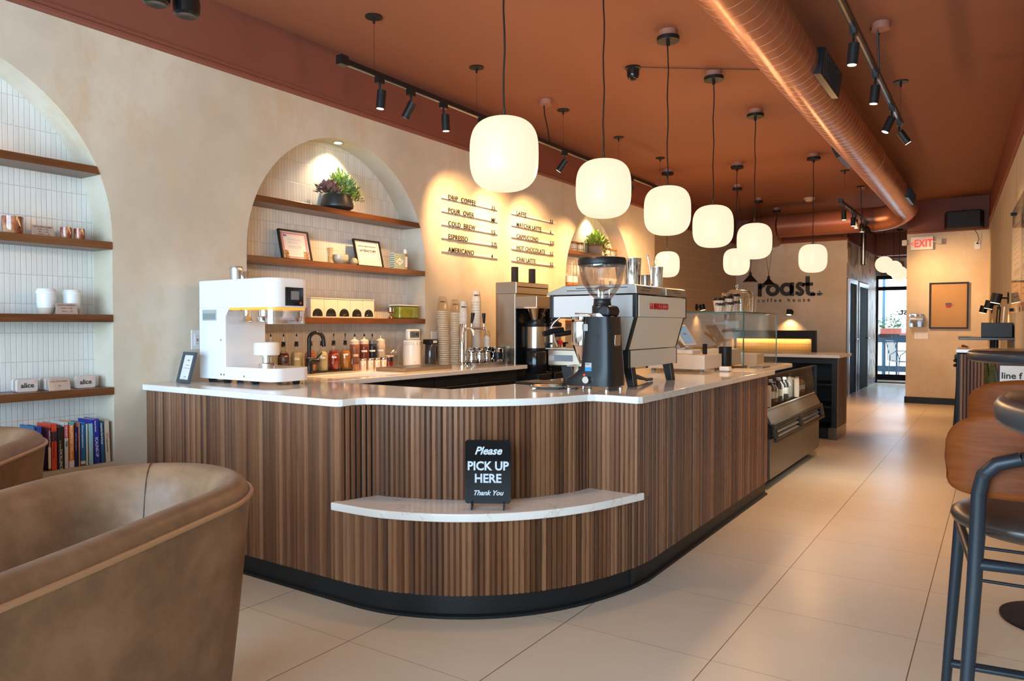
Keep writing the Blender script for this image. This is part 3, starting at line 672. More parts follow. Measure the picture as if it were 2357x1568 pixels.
def card(u0, u1, z, h, lines, label, X=XS+.03, mcol=None, title=.008):
    y0, y1 = yat(u0, X), yat(u1, X); w_ = y1-y0
    t = thing('price_card', label, 'price card', (X, (y0+y1)/2, z))
    up_ = Vector((-.28, 0, 1)).normalized(); nn = Vector((0, 1, 0)).cross(up_)
    b = MB(); 
    def P(a, c, d=0): return Vector((0, a, 0))+up_*c+nn*d
    b.quad(P(-w_/2, 0), P(w_/2, 0), P(w_/2, h), P(-w_/2, h)).quad(P(-w_/2, 0, -.002), P(w_/2, 0, -.002), P(w_/2, h, -.002), P(-w_/2, h, -.002)).build('card', mat('blush_card', (.74, .58, .50), .35), t)
    MB().quad(P(-w_/2-.002, 0, .002), P(w_/2+.002, 0, .002), P(w_/2+.002, h+.002, .002), P(-w_/2-.002, h+.002, .002)).quad((-.05, -w_/2, .002), (-.05, w_/2, .002), (.0, w_/2, .0), (.0, -w_/2, .0)).build('acrylic_holder', GLASS, t)
    for i, (s, sz) in enumerate(lines):
        txt(s, sz, mat('brown_print', (.25, .13, .09), .6), t, P(0, h*(1-(i+.8)/(len(lines)+.6)), .0005), (0, 1, 0), up_, name='print', align='CENTER')
    return t
card(79, 129, 1.685, .060, [('iced coffee candles', .0115), ('small.........15', .010), ('big...........30', .010), ('combo........40', .010)], 'blush price card for coffee candles between the candles')
card(131, 180, 1.295, .058, [('ceramic tumblers', .0125), ('12oz.........24', .011), ('16oz.........29', .011)], 'blush price card for ceramic tumblers on the third shelf', X=XS+.072)
card(111, 161, .905, .062, [('alice chocolate', .014), ('29', .012)], 'blush price card for chocolate among the tins', X=XS+.045)
def tumbler(u0, u1, hb, label):
    d = dia(u0, u1, XS); r = d/2; t = thing('lidded_tumbler', label, 'cup', (XS, yat((u0+u1)/2, XS), 1.295), group='ceramic travel tumblers')
    MB().lathe([(0, 0), (r*.66, 0), (r*.74, .006), (r*.86, hb*.3)], n=32).build('bare_base', mat('sand_ceramic', (.56, .47, .36), .6), t, smooth=True)
    MB().lathe([(r*.86, hb*.3), (r*.92, hb*.5), (r*.93, hb), (r*.5, hb)], n=32, cap=False).build('glazed_body', mat('white_glaze', (.74, .76, .76), .2), t, smooth=True)
    MB().lathe([(r*.95, hb-.004), (r*1.0, hb), (r*1.0, hb+.006), (r*.93, hb+.010), (r*.88, hb+.020), (r*.84, hb+.022), (r*.80, hb+.017), (0, hb+.017)], n=32).build('lid', mat('white_silicone', (.80, .80, .80), .45), t, smooth=True, angle=50)
tumbler(86.5, 128.5, .108, 'taller white lidded tumbler left of the tumbler price card')
tumbler(146.5, 186, .106, 'shorter white lidded tumbler behind the tumbler price card')
TIN = mat('pale_blush_tin', (.66, .58, .54), .35, .2)
def tin(u0, u1, X, label, txt_on=True, up=0):
    y0, y1 = yat(u0, X), yat(u1, X); w_, h = y1-y0, .064; t = thing('chocolate_tin', label, 'tin', (X, (y0+y1)/2, .905), group='pale chocolate tins')
    pts = []
    for cx_, cz, a in ((w_/2-.012, h-.012, 0), (-w_/2+.012, h-.012, 90), (-w_/2+.012, .012, 180), (w_/2-.012, .012, 270)): pts += arc(cx_, cz, .012, a, a+90, 4)
    MB().prism(pts, -.02, 0, axis='X').build('tin_body', TIN, t, bevel=.003)
    if txt_on: txt('alice', .034, INK, t, (.0008, 0, .022), (0, 1, 0), name='print', align='CENTER', bold=.0006); MB().cyl((.0003, w_/2-.016, h-.014), (.001, w_/2-.016, h-.014), .008, n=16).build('round_sticker', mat('rose_sticker', (.72, .40, .36), .5), t)
tin(27, 76, XS-.03, 'pale chocolate tin mostly behind the leftmost tin')
tin(36, 86, XS+.02, 'leftmost pale chocolate tin with its lettering in full view')
tin(89, 139, XS-.03, 'pale chocolate tin standing behind the chocolate price card, nearer the wall', False)
tin(102, 150, XS+.01, 'pale chocolate tin directly behind the chocolate price card', False)
tin(172, 219, XS+.02, 'rightmost pale chocolate tin with its lettering in full view')
tin(178, 226, XS-.03, 'pale chocolate tin peeking out behind the rightmost tin', False)
# books
XB = WX-.012
def book(u0, u1, vt, col, label, lines=(), lean=0, depth=.15, bands=(), u0b=None):
    vb = 1075-(u1-110)*.12
    y0, y1 = atx(u0, vt+30, XB).y, atx(u1, vt+30, XB).y; h = atx((u0+u1)/2, vt, XB).z-.506; w_ = max(y1-y0-.0008, .006)
    t = thing('book', label, 'book', (XB, (y0+y1)/2, .5035), group='books on the ledge of the leftmost niche')
    cm = mat('cover_%d_%d_%d' % tuple(int(c*100) for c in col), col, .35); cm.name = 'book_cover_paint'
    rt = Matrix.Rotation(radians(-lean), 4, 'X'); t.matrix_local = Matrix.Translation(t.location) @ rt
    MB().bx(-depth, 0, -w_/2, -w_/2+.0015, 0, h).bx(-depth, 0, w_/2-.0015, w_/2, 0, h).bx(-.0015, 0, -w_/2, w_/2, 0, h).build('cover', cm, t)
    MB().bx(-depth+.004, -.002, -w_/2+.0016, w_/2-.0016, .002, h-.003).build('pages', mat('book_pages', (.68, .63, .54), .8), t)
    for c, a, b in bands: MB().bx(0, .0006, -w_/2+.0004, w_/2-.0004, h*a, h*b).build('spine_band', mat('band_%d_%d_%d' % tuple(int(q*100) for q in c), c, .4), t)
    for s, sz, z, c in lines: txt(s, min(sz, w_*.95), mat('print_%d_%d_%d' % tuple(int(q*100) for q in c), c, .5), t, (.0009, -w_*.18, h*z), (0, 0, -1), (0, 1, 0), name='spine_lettering', bold=.0002)
    return t
W = (.8, .8, .78); K = (.02, .02, .02)
def U(x): return 60+x/11.2
B = [(0, U(250), 981, (.03, .16, .34), 'blue book leftmost on the ledge, mostly behind the armchair', (), 0), (U(250), U(540)-12, 982, (.03, .07, .42), 'royal blue book with a white badge, just right of the armchair back', (), 0),
 (U(565), U(640), 985, (.17, .03, .06), 'slim maroon book left of the bright red one', [('Leading & Moving', .012, .95, (.7, .5, .5))], 0, [((.7, .68, .5), .05, .55)]),
 (U(645), U(800), 975, (.75, .07, .03), 'bright red book with a white triangle on its spine', [('The Millionaire Real Estate Agent', .011, .88, (.25, .02, .02))], 0, [((.03, .03, .05), .62, .83)]),
 (U(805), U(975), 982, (.022, .022, .024), 'black book with gold and white spine lettering', [('In Search of', .014, .68, (.55, .42, .12)), ('EXCELLENCE', .018, .47, W)], 0, []),
 (U(982), U(1095), 972, (.68, .68, .66), 'white book with a red title block on the spine', [('THE TALENT', .010, .93, W), ('TRIBE', .012, .60, K)], 0, [((.62, .08, .10), .66, .95)]),
 (U(1100), U(1240), 971, (.85, .24, .015), 'bright orange book with white capitals on the spine', [('BULLETPROOF DIET', .015, .93, W), ('DAVE ASPREY', .009, .41, W)], 0, [((.05, .45, .62), .945, 1.0), ((.72, .74, .74), 0, .15)]),
 (U(1242), U(1340), 982, (.02, .02, .10), 'narrow dark navy book right of the orange one', [('EMOTIONAL Intelligence', .009, .85, (.3, .2, .3))], 0, []),
 (U(1340), U(1400), 973, (.50, .27, .26), 'thin dusty pink book right of the dark navy one', [], 0, []),
 (U(1402), U(1530), 972, (.02, .16, .42), 'mid blue book with a long white title and a cream square', [('The Power of Appreciative Inquiry', .0085, .94, W)], 0, [((.72, .66, .42), .04, .11)]),
 (U(1532), U(1600), 975, (.62, .72, .70), 'very pale book right of the mid blue one', [], 0, []),
 (U(1602), U(1735), 974, (.30, .62, .72), 'light turquoise book with a pale title', [("you're completely normal", .010, .6, W)], 0, []),
 (U(1750), U(1920), 964, (.03, .04, .35), 'tall dark blue hardback, the tallest book', [('Verne Harnish', .010, .97, W), ('SCALING UP', .019, .60, W)], -2, []),
 (U(1925), U(2035), 968, (.025, .10, .22), 'navy book with white title, second from the right end', [('Organizing Plain & Simple', .011, .95, W)], -2, []),
 (U(2045), U(2180), 968, (.62, .54, .42), 'worn cream book leaning at the right end of the row', [('GRIT', .014, .72, (.7, .12, .08)), ('ANGELA DUCKWORTH', .007, .58, K)], -2, [])]
for b in B:
    book(b[0] if b[0] else 78, b[1], b[2], b[3], b[4], b[5], b[6], bands=b[7] if len(b) > 7 else ())
# ================================================================= MIDDLE NICHE
# succulent bowl
PX = WX-.10; py_ = yat(776, PX, 460); sp_ = thing('potted_succulent', 'dark tapered bowl of green and purple succulents on the top shelf', 'potted plant', (PX, py_, 2.075))
pd = dia(739, 814, PX, 460)/2
MB().lathe([(0, 0), (pd*.62, 0), (pd*.98, .028), (pd, .045), (pd*.82, .118), (pd*.76, .118), (pd*.74, .105), (0, .105)], n=40).build('bowl', mat('charcoal_ceramic', (.028, .026, .025), .38), sp_, smooth=True, angle=35)
def leaf(mb, c, d, l, wd, th=.35):
    d = d.normalized(); s = d.cross(Vector((0, 0, 1)))
    if s.length < .1: s = Vector((1, 0, 0))
    s.normalize(); u = s.cross(d).normalized(); b = len(mb.v)
    for f, w_, dz in ((0, .25, 0), (.35, .9, .12), (.7, 1, .1), (1, .12, -.05)):
        p = c+d*l*f+u*dz*l*.4; mb.v += [p-s*wd*w_/2, p+u*wd*th*w_*.5, p+s*wd*w_/2, p-u*wd*th*w_*.35]
    mb._f([(i*4+j, i*4+(j+1) % 4, (i+1)*4+(j+1) % 4, (i+1)*4+j) for i in range(3) for j in range(4)]+[(0, 3, 2, 1), (12, 13, 14, 15)], b)
def foliage(mb, c, rx, rz, n, l, wd, rr):
    for i in range(n):
        a = rr.uniform(0, 2*pi); e = rr.uniform(-.1, 1); p = Vector((cos(a)*rx*math.sqrt(1-max(e, 0)**2)*rr.uniform(.3, 1), sin(a)*rx*math.sqrt(1-max(e, 0)**2)*rr.uniform(.3, 1), max(e, -.1)*rz*rr.uniform(.5, 1)))
        d = Vector((p.x/rx, p.y/rx, p.z/rz*.8+.3))+Vector((rr.uniform(-.6, .6), rr.uniform(-.6, .6), rr.uniform(-.4, .6)))
        leaf(mb, Vector(c)+p, d, l*rr.uniform(.7, 1.3), wd*rr.uniform(.7, 1.2))
rr = random.Random(3)
g1 = MB(); foliage(g1, (0, .035, .13), .125, .165, 260, .045, .019, rr); [setattr(q, 'x', max(q.x, -.075)) for q in g1.v]; g1.build('sage_leaves', mat('sage_green_leaf', (.22, .36, .16), .45), sp_, smooth=True)
g2 = MB(); foliage(g2, (.02, .12, .10), .095, .09, 130, .034, .017, rr); foliage(g2, (0, -.01, .14), .08, .15, 90, .036, .016, rr); [setattr(q, 'x', max(q.x, -.075)) for q in g2.v]; g2.build('lime_leaves', mat('lime_green_leaf', (.28, .42, .05), .45), sp_, smooth=True)
g3 = MB(); foliage(g3, (.03, -.11, .12), .085, .07, 90, .048, .032, rr); [setattr(q, 'x', max(q.x, -.075)) for q in g3.v]; g3.build('purple_rosettes', mat('dusty_purple_leaf', (.20, .13, .12), .5), sp_, smooth=True)
# framed certificates leaning against the tiles
def leaning_frame(u0, u1, vt, vb, zb, label, lines, X0=WX-.085, fr_=.011, cat='picture frame', border=None, name='certificate_frame'):
    y0, y1 = atx(u0, vb, X0).y, atx(u1, vb, X0).y; w_ = y1-y0; h = .217
    t = thing(name, label, cat, (X0, (y0+y1)/2, zb)); up_ = Vector((-.24, 0, 1)).normalized(); nn = Vector((0, 1, 0)).cross(up_)
    def P(a, c, d=0): return Vector((0, a, 0))+up_*c+nn*d
    def barp(mb, a0, a1, c0, c1, d0, d1):
        b = len(mb.v)
        for d in (d0, d1): mb.v += [P(a0, c0, d), P(a1, c0, d), P(a1, c1, d), P(a0, c1, d)]
        mb._f([(0, 3, 2, 1), (4, 5, 6, 7), (0, 1, 5, 4), (1, 2, 6, 5), (2, 3, 7, 6), (3, 0, 4, 7)], b)
    m = MB()
    for q in ((-w_/2, w_/2, 0, fr_), (-w_/2, w_/2, h-fr_, h), (-w_/2, -w_/2+fr_, fr_, h-fr_), (w_/2-fr_, w_/2, fr_, h-fr_)): barp(m, *q, -.006, .012)
    m.build('frame', BLACK, t)
    m = MB(); barp(m, -w_/2+fr_, w_/2-fr_, fr_, h-fr_, -.004, .003); m.build('certificate', PAPER, t)
    return t, P, barp, w_, h, up_
t, P_, barp, w_, h_, up_ = leaning_frame(649, 718, 530, 593, 1.685, 'black framed certificate with a pink border on the middle shelf', ())
m = MB()
for a0, a1, c0, c1 in ((-.42, .42, .86, .92), (-.42, -.36, .12, .92), (.36, .42, .12, .92), (-.42, .42, .08, .13)): barp(m, a0*w_, a1*w_, c0*h_, c1*h_, .0035, .0042)
m.build('pink_border', mat('pink_print', (.72, .30, .28), .6), t)
m = MB(); barp(m, -.34*w_, -.29*w_, .78*h_, .84*h_, .0035, .0043); m.build('blue_emblem', mat('blue_print', (.03, .06, .25), .6), t)
m = MB(); barp(m, -.27*w_, -.24*w_, .78*h_, .84*h_, .0035, .0043); m.build('red_emblem', mat('red_print', (.6, .04, .04), .6), t)
m = MB(); barp(m, -.43*w_, -.25*w_, .06*h_, .32*h_, .004, .005); barp(m, .25*w_, .43*w_, .06*h_, .32*h_, .004, .005); m.build('photo_insert', mat('dark_brown_photo', (.12, .045, .02), .4, noise=(60, (.6, .38, .2), 3)), t)
m = MB()
for c in (.70, .67, .6, .57, .48, .45, .42, .38, .30, .24, .20): barp(m, -.22*w_, (.1+.15*((c*37) % 1))*w_, c*h_, (c+.004)*h_, .0036, .0043)
m.build('fine_print', mat('grey_print', (.35, .33, .32), .7), t)
t, P_, barp, w_, h_, up_ = leaning_frame(822, 882, 552, 610, 1.685, 'black framed inspection report reading satisfactory on the middle shelf', ())
txt('SANITARY INSPECTION REPORT', .0135, INK, t, P_(0, h_*.74, .0036), (0, 1, 0), up_, name='print', align='CENTER', bold=.0001)
txt('SATISFACTORY', .026, INK, t, P_(0, h_*.56, .0036), (0, 1, 0), up_, name='print', align='CENTER', bold=.0006)
m = MB()
for c in (.50, .48, .36, .32, .24, .21, .17, .12): barp(m, -.3*w_, (.15+.17*((c*53) % 1))*w_, c*h_, (c+.005)*h_, .0036, .0042)
barp(m, -.40*w_, .40*w_, .905*h_, .925*h_, .0036, .0042); barp(m, .385*w_, .40*w_, .1*h_, .92*h_, .0036, .0042); barp(m, -.40*w_, -.385*w_, .1*h_, .92*h_, .0036, .0042)
m.build('fine_print', mat('grey_print', (.35, .33, .32), .7), t)
MX = WX-.055
t = thing('tea_whisk', 'bamboo tea whisk standing beside the speckled bowl', 'whisk', (MX, yat(759.5, MX, 590), 1.685)); r = dia(752.5, 767, MX, 590)/2
MB().lathe([(0, 0), (r*.68, 0), (r*.68, .045), (r*.75, .047), (r*.72, .052), (r*.75, .056)], n=20).build('handle', mat('bamboo', (.55, .36, .14), .5), t, smooth=True, angle=40)
m = MB()
for i in range(40): a = 2*pi*i/40; m.cyl((r*.7*cos(a), r*.7*sin(a), .055), (r*cos(a), r*sin(a), .112), .0012, n=4)
m.lathe([(r*.66, .055), (r*.85, .112)], n=20, cap=False).build('tines', mat('bamboo_tines', (.66, .45, .20), .55), t)
CEL = NT('speckled_celadon_glaze', rough=.22, coat=.3); n_ = CEL.noise(obj_coord(CEL), 260, 2); CEL.l(CEL.ramp(n_, [(.35, (.30, .26, .17)), (.55, (.46, .43, .31))]), CEL.b.inputs['Base Color']); CEL = CEL.m
r = dia(765, 802, MX, 595)/2
tag(MB().lathe([(0, .0), (r*.55, 0), (r*.6, .004), (r*.9, .018), (r, .035), (r*.98, .068), (r*.93, .068), (r*.9, .03), (0, .012)], n=40).build('tea_bowl', CEL, smooth=True, angle=50, loc=(MX, yat(783.5, MX, 595), 1.685)), 'speckled sage green ceramic bowl between the whisk and its holder', 'bowl')
r = dia(806, 824, MX, 598)/2
tag(MB().lathe([(0, 0), (r*.55, 0), (r*.6, .006), (r*.9, .012), (r, .025), (r*.8, .045), (r*.5, .055), (r*.35, .053), (0, .04)], n=32).build('whisk_holder', CEL, smooth=True, angle=50, loc=(MX, yat(815, MX, 598), 1.685)), 'small bulbous celadon whisk holder in front of the satisfactory report', 'holder')
# patterned salt box and little bottle
y0, y1 = yat(903, MX, 600), yat(928, MX, 600); t = thing('salt_box', 'green and white diamond patterned box near the right end of the middle shelf', 'box', (MX, (y0+y1)/2, 1.685)); bw = y1-y0; bh = .128
GB = NT('green_lattice_print', rough=.5); sp = GB.n('SeparateXYZ'); GB.l(obj_coord(GB), sp.inputs[0])
a_ = GB.math('FRACT', GB.math('DIVIDE', GB.math('ADD', sp.outputs[1], sp.outputs[2]), .034)); b_ = GB.math('FRACT', GB.math('DIVIDE', GB.math('SUBTRACT', sp.outputs[1], GB.math('SUBTRACT', sp.outputs[2], 1)), .034))
e1 = GB.math('LESS_THAN', a_, .2); e2 = GB.math('LESS_THAN', b_, .2); ce = GB.math('MULTIPLY', GB.math('LESS_THAN', GB.math('ABSOLUTE', GB.math('SUBTRACT', a_, .6)), .17), GB.math('LESS_THAN', GB.math('ABSOLUTE', GB.math('SUBTRACT', b_, .6)), .17))
c_ = GB.mix(GB.math('MAXIMUM', e1, e2), (.68, .66, .55), (.02, .22, .16)); GB.l(GB.mix(ce, c_, (.02, .05, .06)), GB.b.inputs['Base Color'])
MB().bx(-.022, .022, -bw/2, bw/2, 0, bh).build('carton', GB.m, t)
MB().prism([(0, bh*.26), (bw*.36, bh*.5), (0, bh*.74), (-bw*.36, bh*.5)], .0222, .0226, axis='X').build('label_diamond', mat('cream_label', (.72, .70, .60), .6), t)
txt('Maldon', .015, mat('dark_green_print', (.02, .12, .09), .6), t, (.0228, 0, bh*.46), (0, 1, 0), name='print', align='CENTER')
r = dia(927, 938, MX, 600)/2; t = thing('oil_bottle', 'tiny amber bottle with white cap beside the patterned box', 'bottle', (MX, yat(932.5, MX, 600), 1.685)); t.scale = (1, 1, 1.15)
MB().lathe([(0, 0), (r, 0), (r, .105), (r*.6, .115)], n=24).build('bottle', mat('olive_oil_glass', (.30, .20, .03), .08), t, smooth=True, angle=50)
MB().lathe([(r*1.01, .02), (r*1.01, .095)], n=24, cap=False).build('paper_label', PAPER, t, smooth=True)
MB().lathe([(r*.75, .115), (r*.75, .142), (r*.6, .146)], n=20).build('cap', WHITE, t, smooth=True, angle=50)
# black box at the left end of shelf three and the dispensers
y0, y1 = yat(618, XS), yat(640, XS)
tag(MB().bx(-.07, .07, -(y1-y0)/2, (y1-y0)/2, 0, .205).build('black_canister_box', BLACK, bevel=.012, seg=4, loc=(XS-.01, (y0+y1)/2, 1.29)), 'tall black box on the third shelf behind the white sealing machine', 'box')
DXF = WX-.018
ub = [715.5, 746.5, 777.5, 807.0, 835.5, 862.0]
CREAM = mat('cream_metal_bin', (.72, .66, .55), .35)
for i in range(5):
    y0, y1 = yat(ub[i], DXF), yat(ub[i+1], DXF); w_ = y1-y0-.002
    t = thing('tea_dispenser', ['leftmost of the five cream dispenser bins on the third shelf', 'second of the five cream dispenser bins from the left', 'middle one of the five cream dispenser bins', 'fourth of the five cream dispenser bins from the left', 'rightmost of the five cream dispenser bins on the third shelf'][i], 'dispenser', (DXF, (y0+y1)/2, 1.29), group='cream dispenser bins')
    MB().bx(-.155, 0, -w_/2, w_/2, 0, .135).build('bin', CREAM, t, bevel=.004)
    MB().bx(-.157, .003, -w_/2-.0005, w_/2+.0005, .135, .142).build('lid', CREAM, t, bevel=.002)
    MB().prism([(-w_*.38, .012), (w_*.38, .012)]+arc(0, .022, w_*.38, 0, 180, 14), .0004, .0012, axis='X').build('opening', mat('dark_opening', (.01, .01, .01), .3), t); op_ = kids(t)[-1]
    mm = MB(); rr2 = random.Random(i)
    for k in range(9): a = rr2.uniform(-.6, .6); mm.tube([(.0016, w_*.3*rr2.uniform(-1, 1), .015), (.0016, w_*.3*rr2.uniform(-1, 1), .030)], .0008, 4)
    mm.build('tea_sachet_edge', mat('dark_foil', (.10, .09, .08), .25, .6), op_)
    MB().bx(.0004, .001, -w_*.22, w_*.22, .058, .067).build('name_label', PAPER, t)
    MB().bx(.0011, .0014, -w_*.13, w_*.13, .0615, .0635).build('print_line', mat('grey_print', (.35, .33, .32), .7), t)
# jiggers and tub of green tea
def jigger(u, d, h, label):
    X = WX-.02; r = d/2
    tag(MB().lathe([(r, 0), (r*.95, .001), (r*.2, h*.42), (r*.2, h*.46), (r*1.05, h*.62), (r*1.1, h), (r*1.03, h), (r*.9, h*.65), (0, h*.5)], n=28, cap=False).build('jigger', mat('copper_steel', (.72, .50, .36), .12, 1), smooth=True, angle=50, loc=(X, yat(u, X), 1.29)), label, 'jigger')
jigger(899.5, .048, .085, 'copper double-ended jigger beside the green tub on the third shelf')
X = WX-.065; y0, y1 = yat(908, X), yat(954, X); t = thing('matcha_tub', 'clear tub of green tea powder with a white lid at the shelf end', 'container', (X, (y0+y1)/2, 1.29)); w_ = y1-y0
MB().bx(-.055, .055, -w_*.48, w_*.48, .002, .098).build('powder', mat('matcha_green', (.30, .36, .02), .35, noise=(22, (.50, .52, .07), 4)), t, bevel=.012, seg=4)
MB().bx(-.058, .058, -w_*.5, w_*.5, .0, .104).build('clear_tub', GLASS, t, bevel=.014, seg=4)
MB().bx(-.060, .060, -w_*.51, w_*.51, .103, .112).build('lid', WHITE, t, bevel=.004)
# ---------------------------------------------------------------- syrup bottles on the black mat
BX_ = WX+.03
y0, y1 = yat(578, BX_, 860), yat(796, BX_, 850)
tag(MB().bx(-.065, .06, 0, y1-y0, 0, .008).build('bar_mat', mat('black_rubber', (.012, .012, .012), .6), loc=(BX_, y0, ZC)), 'long black rubber mat under the row of syrup bottles', 'mat')
def liquid(name, c): return mat(name, c, .05, coat=.8)
SYR = [(589, 'amber orange syrup', (.45, .13, .02), .135, 'syrup bottle of orange syrup partly behind the white machine'), (623, 'empty', None, 0, 'empty clear syrup bottle, a rag stuffed under its pourer'),
       (652.5, 'dark plum syrup', (.07, .012, .012), .150, 'syrup bottle of very dark plum syrup with a low label'), (682.5, 'pale straw syrup', (.58, .50, .27), .155, 'pale straw syrup bottle left of the black tap'),
       (714.5, 'copper syrup', (.42, .09, .015), .155, 'syrup bottle of copper syrup behind the black tap'), (741.5, 'pale straw syrup', (.58, .50, .27), .155, 'pale straw syrup bottle right of the black tap'),
       (768, 'deep red syrup', (.30, .018, .008), .150, 'syrup bottle of deep red syrup'), (794.5, 'golden brown syrup', (.45, .17, .02), .150, 'syrup bottle of golden brown syrup, last of the pourer bottles')]
def syrup(u, c, h, label, lab=True, zl=.09):
    y = yat(u, BX_, 830); t = thing('syrup_bottle', label, 'bottle', (BX_, y, ZC+.008), group='pourer bottles on the black mat'); t.scale = (1, 1, .88)
    R_ = .0405; pr = [(0, 0), (R_*.92, 0), (R_, .006), (R_, .115), (R_*.93, .138), (R_*.72, .156), (R_*.42, .166), (R_*.35, .172), (R_*.35, .205), (R_*.42, .208), (R_*.42, .214)]
    MB().lathe(pr, n=32, cap=False).build('glass', GLASS, t, smooth=True, angle=60)
    if c: MB().lathe([(0, .003), (R_*.90, .003), (R_*.955, .008), (R_*.955, .115), (R_*.89, .137), (R_*.68, .154)][:(6 if h > .14 else 4)]+[(0, min(h, .158))], n=32).build('syrup', liquid('syrup_%d%d' % (c[0]*100, c[1]*1000), c), t, smooth=True, angle=60)
    MB().lathe([(.010, .200), (.015, .214), (.015, .217), (.010, .219), (.014, .223), (.014, .226), (.009, .228), (.0145, .233), (.0145, .237), (.005, .240)], n=16).build('stopper', BLACKP, t, smooth=True, angle=40); st_ = kids(t)[-1]
    MB().tube([(0, 0, .238), (0, .001, .262), (0, .002, .282)], [.0045, .004, .0035], 8).build('pour_spout', CHROME, st_, smooth=True)
    MB().lathe([(.004, .278), (.0055, .285), (.004, .296), (0, .299)], (0, .002, 0), n=10).build('spout_cap', BLACKP, st_, smooth=True)
    if lab:
        m = MB(); k = 6
        for i in range(k):
            a0, a1 = radians(-62+48*i/k), radians(-62+48*(i+1)/k)
            m.quad(*[(R_*1.012*cos(a), R_*1.012*sin(a)+0, z) for a, z in ((a0, zl), (a1, zl), (a1, zl+.013), (a0, zl+.013))])
        m.build('paper_label', PAPER, t)
    return t
for i, (u, n_, c, h, lb) in enumerate(SYR): syrup(u, c, h, lb, c is not None, [.10, .1, .03, .10, .1, .10, .10, .118][i])
rag = MB(); rag.ball((0, 0, .0), .016, sz=.7); rag.ball((.006, .012, -.006), .011, sz=.6); rag.build('rag', mat('beige_cloth', (.55, .42, .28), .9), None, smooth=True, loc=(BX_+.014, yat(624, BX_, 830), ZC+.190)); tag(bpy.data.objects['rag'], 'small crumpled beige rag on the neck of the empty bottle', 'rag')
# squeeze bottles
for u, c, lb, cap in ((816.5, (.22, .085, .05), 'squeeze bottle of milk chocolate sauce without a label', 'w'), (838.5, (.14, .035, .018), 'squeeze bottle of dark brown sauce with a white label', 'w'), (857, (.012, .016, .026), 'squeeze bottle of black sauce with a smoky cap', 'k'), (876, (.46, .36, .27), 'squeeze bottle of pale beige sauce, rightmost of the four', 'n')):
    y = yat(u, WX+.01, 790); t = thing('squeeze_bottle', lb, 'bottle', (WX+.01, y, ZC), group='squeeze sauce bottles'); t.scale = (1, 1, .95); R_ = .036
    MB().lathe([(0, 0), (R_, 0), (R_, .15), (R_*1.03, .16), (R_*1.0, .19), (R_*.85, .2)], n=28).build('sauce_body', mat('sauce_%d%d' % (c[0]*100, c[1]*1000), c, .25), t, smooth=True, angle=50)
    MB().lathe([(R_*.9, .195), (R_*.92, .222), (R_*.75, .228), (R_*.45, .234), (R_*.15, .24), (R_*.10, .262), (0, .262)], n=28).build('screw_cap', mat('smoky_plastic', (.12, .13, .15), .3) if cap == 'k' else mat('frosted_plastic', (.62, .56, .50), .35), t, smooth=True, angle=40)
    if cap != 'n': MB().lathe([(.005, .256), (.007, .264), (.005, .276), (0, .279)], n=10).build('tip_cap', BLACKP, t, smooth=True)
    if u > 820: 
        m = MB()
        for i in range(6):
            a0, a1 = radians(-80+70*i/6), radians(-80+70*(i+1)/6); m.quad(*[(R_*1.02*cos(a), R_*1.02*sin(a), z) for a, z in ((a0, .135), (a1, .135), (a1, .149), (a0, .149))])
        m.build('paper_label', PAPER, t)
# spice bottle, small jars, red jar
JX = WX+.10
t = thing('spice_bottle', 'small square-shouldered bottle half full of cinnamon', 'bottle', (JX, yat(818.5, JX, 830), ZC)); 
MB().lathe([(0, .002), (.026, .002), (.026, .045), (0, .045)], n=8).build('spice', mat('cinnamon_powder', (.50, .22, .09), .8), t)
MB().lathe([(0, 0), (.028, 0), (.029, .006), (.029, .075), (.020, .092), (.020, .104)], n=8, cap=False).build('glass', GLASS, t)
MB().lathe([(.021, .102), (.021, .118), (.0, .118)], n=20).build('cap', mat('tan_cap', (.60, .42, .26), .5), t, smooth=True, angle=40)
for u, lb in ((836, 'small glass jar with steel lid, left one of the pair on the counter'), (852.5, 'small glass jar with steel lid, second from the spice bottle'), (868, 'small glass jar with steel lid, third from the spice bottle'), (883, 'small glass jar with steel lid beside the red jar')):
    t = thing('spice_jar', lb, 'jar', (JX+.01, yat(u, JX+.01, 835), ZC), group='small steel-lidded jars')
    MB().lathe([(0, 0), (.022, 0), (.0235, .004), (.0235, .068), (.021, .072)], n=24).build('jar', mat('frosted_clear_jar', (.72, .62, .48), .12, coat=.6, spec=.8), t, smooth=True, angle=50)
    MB().lathe([(.0235, .070), (.0245, .074), (.0245, .084), (.022, .087), (0, .087)], n=24).build('lid', CHROME, t, smooth=True, angle=40)
    MB().bx(.0232, .0242, -.018, .0, .048, .058).build('paper_label', PAPER, t)
t = thing('berry_jar', 'glass jar of bright red crumbs with a wooden lid', 'jar', (JX+.015, yat(896, JX+.015, 830), ZC))
MB().lathe([(0, .002), (.026, .002), (.026, .050), (0, .056)], n=24).build('red_crumbs', mat('red_freeze_dried_berry', (.42, .015, .02), .8, noise=(160, (.62, .06, .07), 3)), t, smooth=True, angle=40)
MB().lathe([(0, 0), (.029, 0), (.030, .005), (.030, .088)], n=28, cap=False).build('glass', thin_glass('smoky_glass', (.62, .45, .42), .12), t, smooth=True)
MB().lathe([(.033, .088), (.034, .090), (.034, .098), (0, .099)], n=28).build('wooden_lid', mat('birch_lid', (.66, .50, .33), .5), t, smooth=True, angle=40)
t = thing('steel_scoop_tin', 'steel tin with an ice scoop resting on top beside the milk frother', 'scoop', (WX+.03, yat(905, WX+.03, 820), ZC))
MB().lathe([(0, 0), (.038, 0), (.040, .09), (.038, .09), (.036, .004), (0, .004)], n=28).build('tin', mat('dull_grey_tin', (.20, .19, .18), .35, .7), t, smooth=True, angle=40)
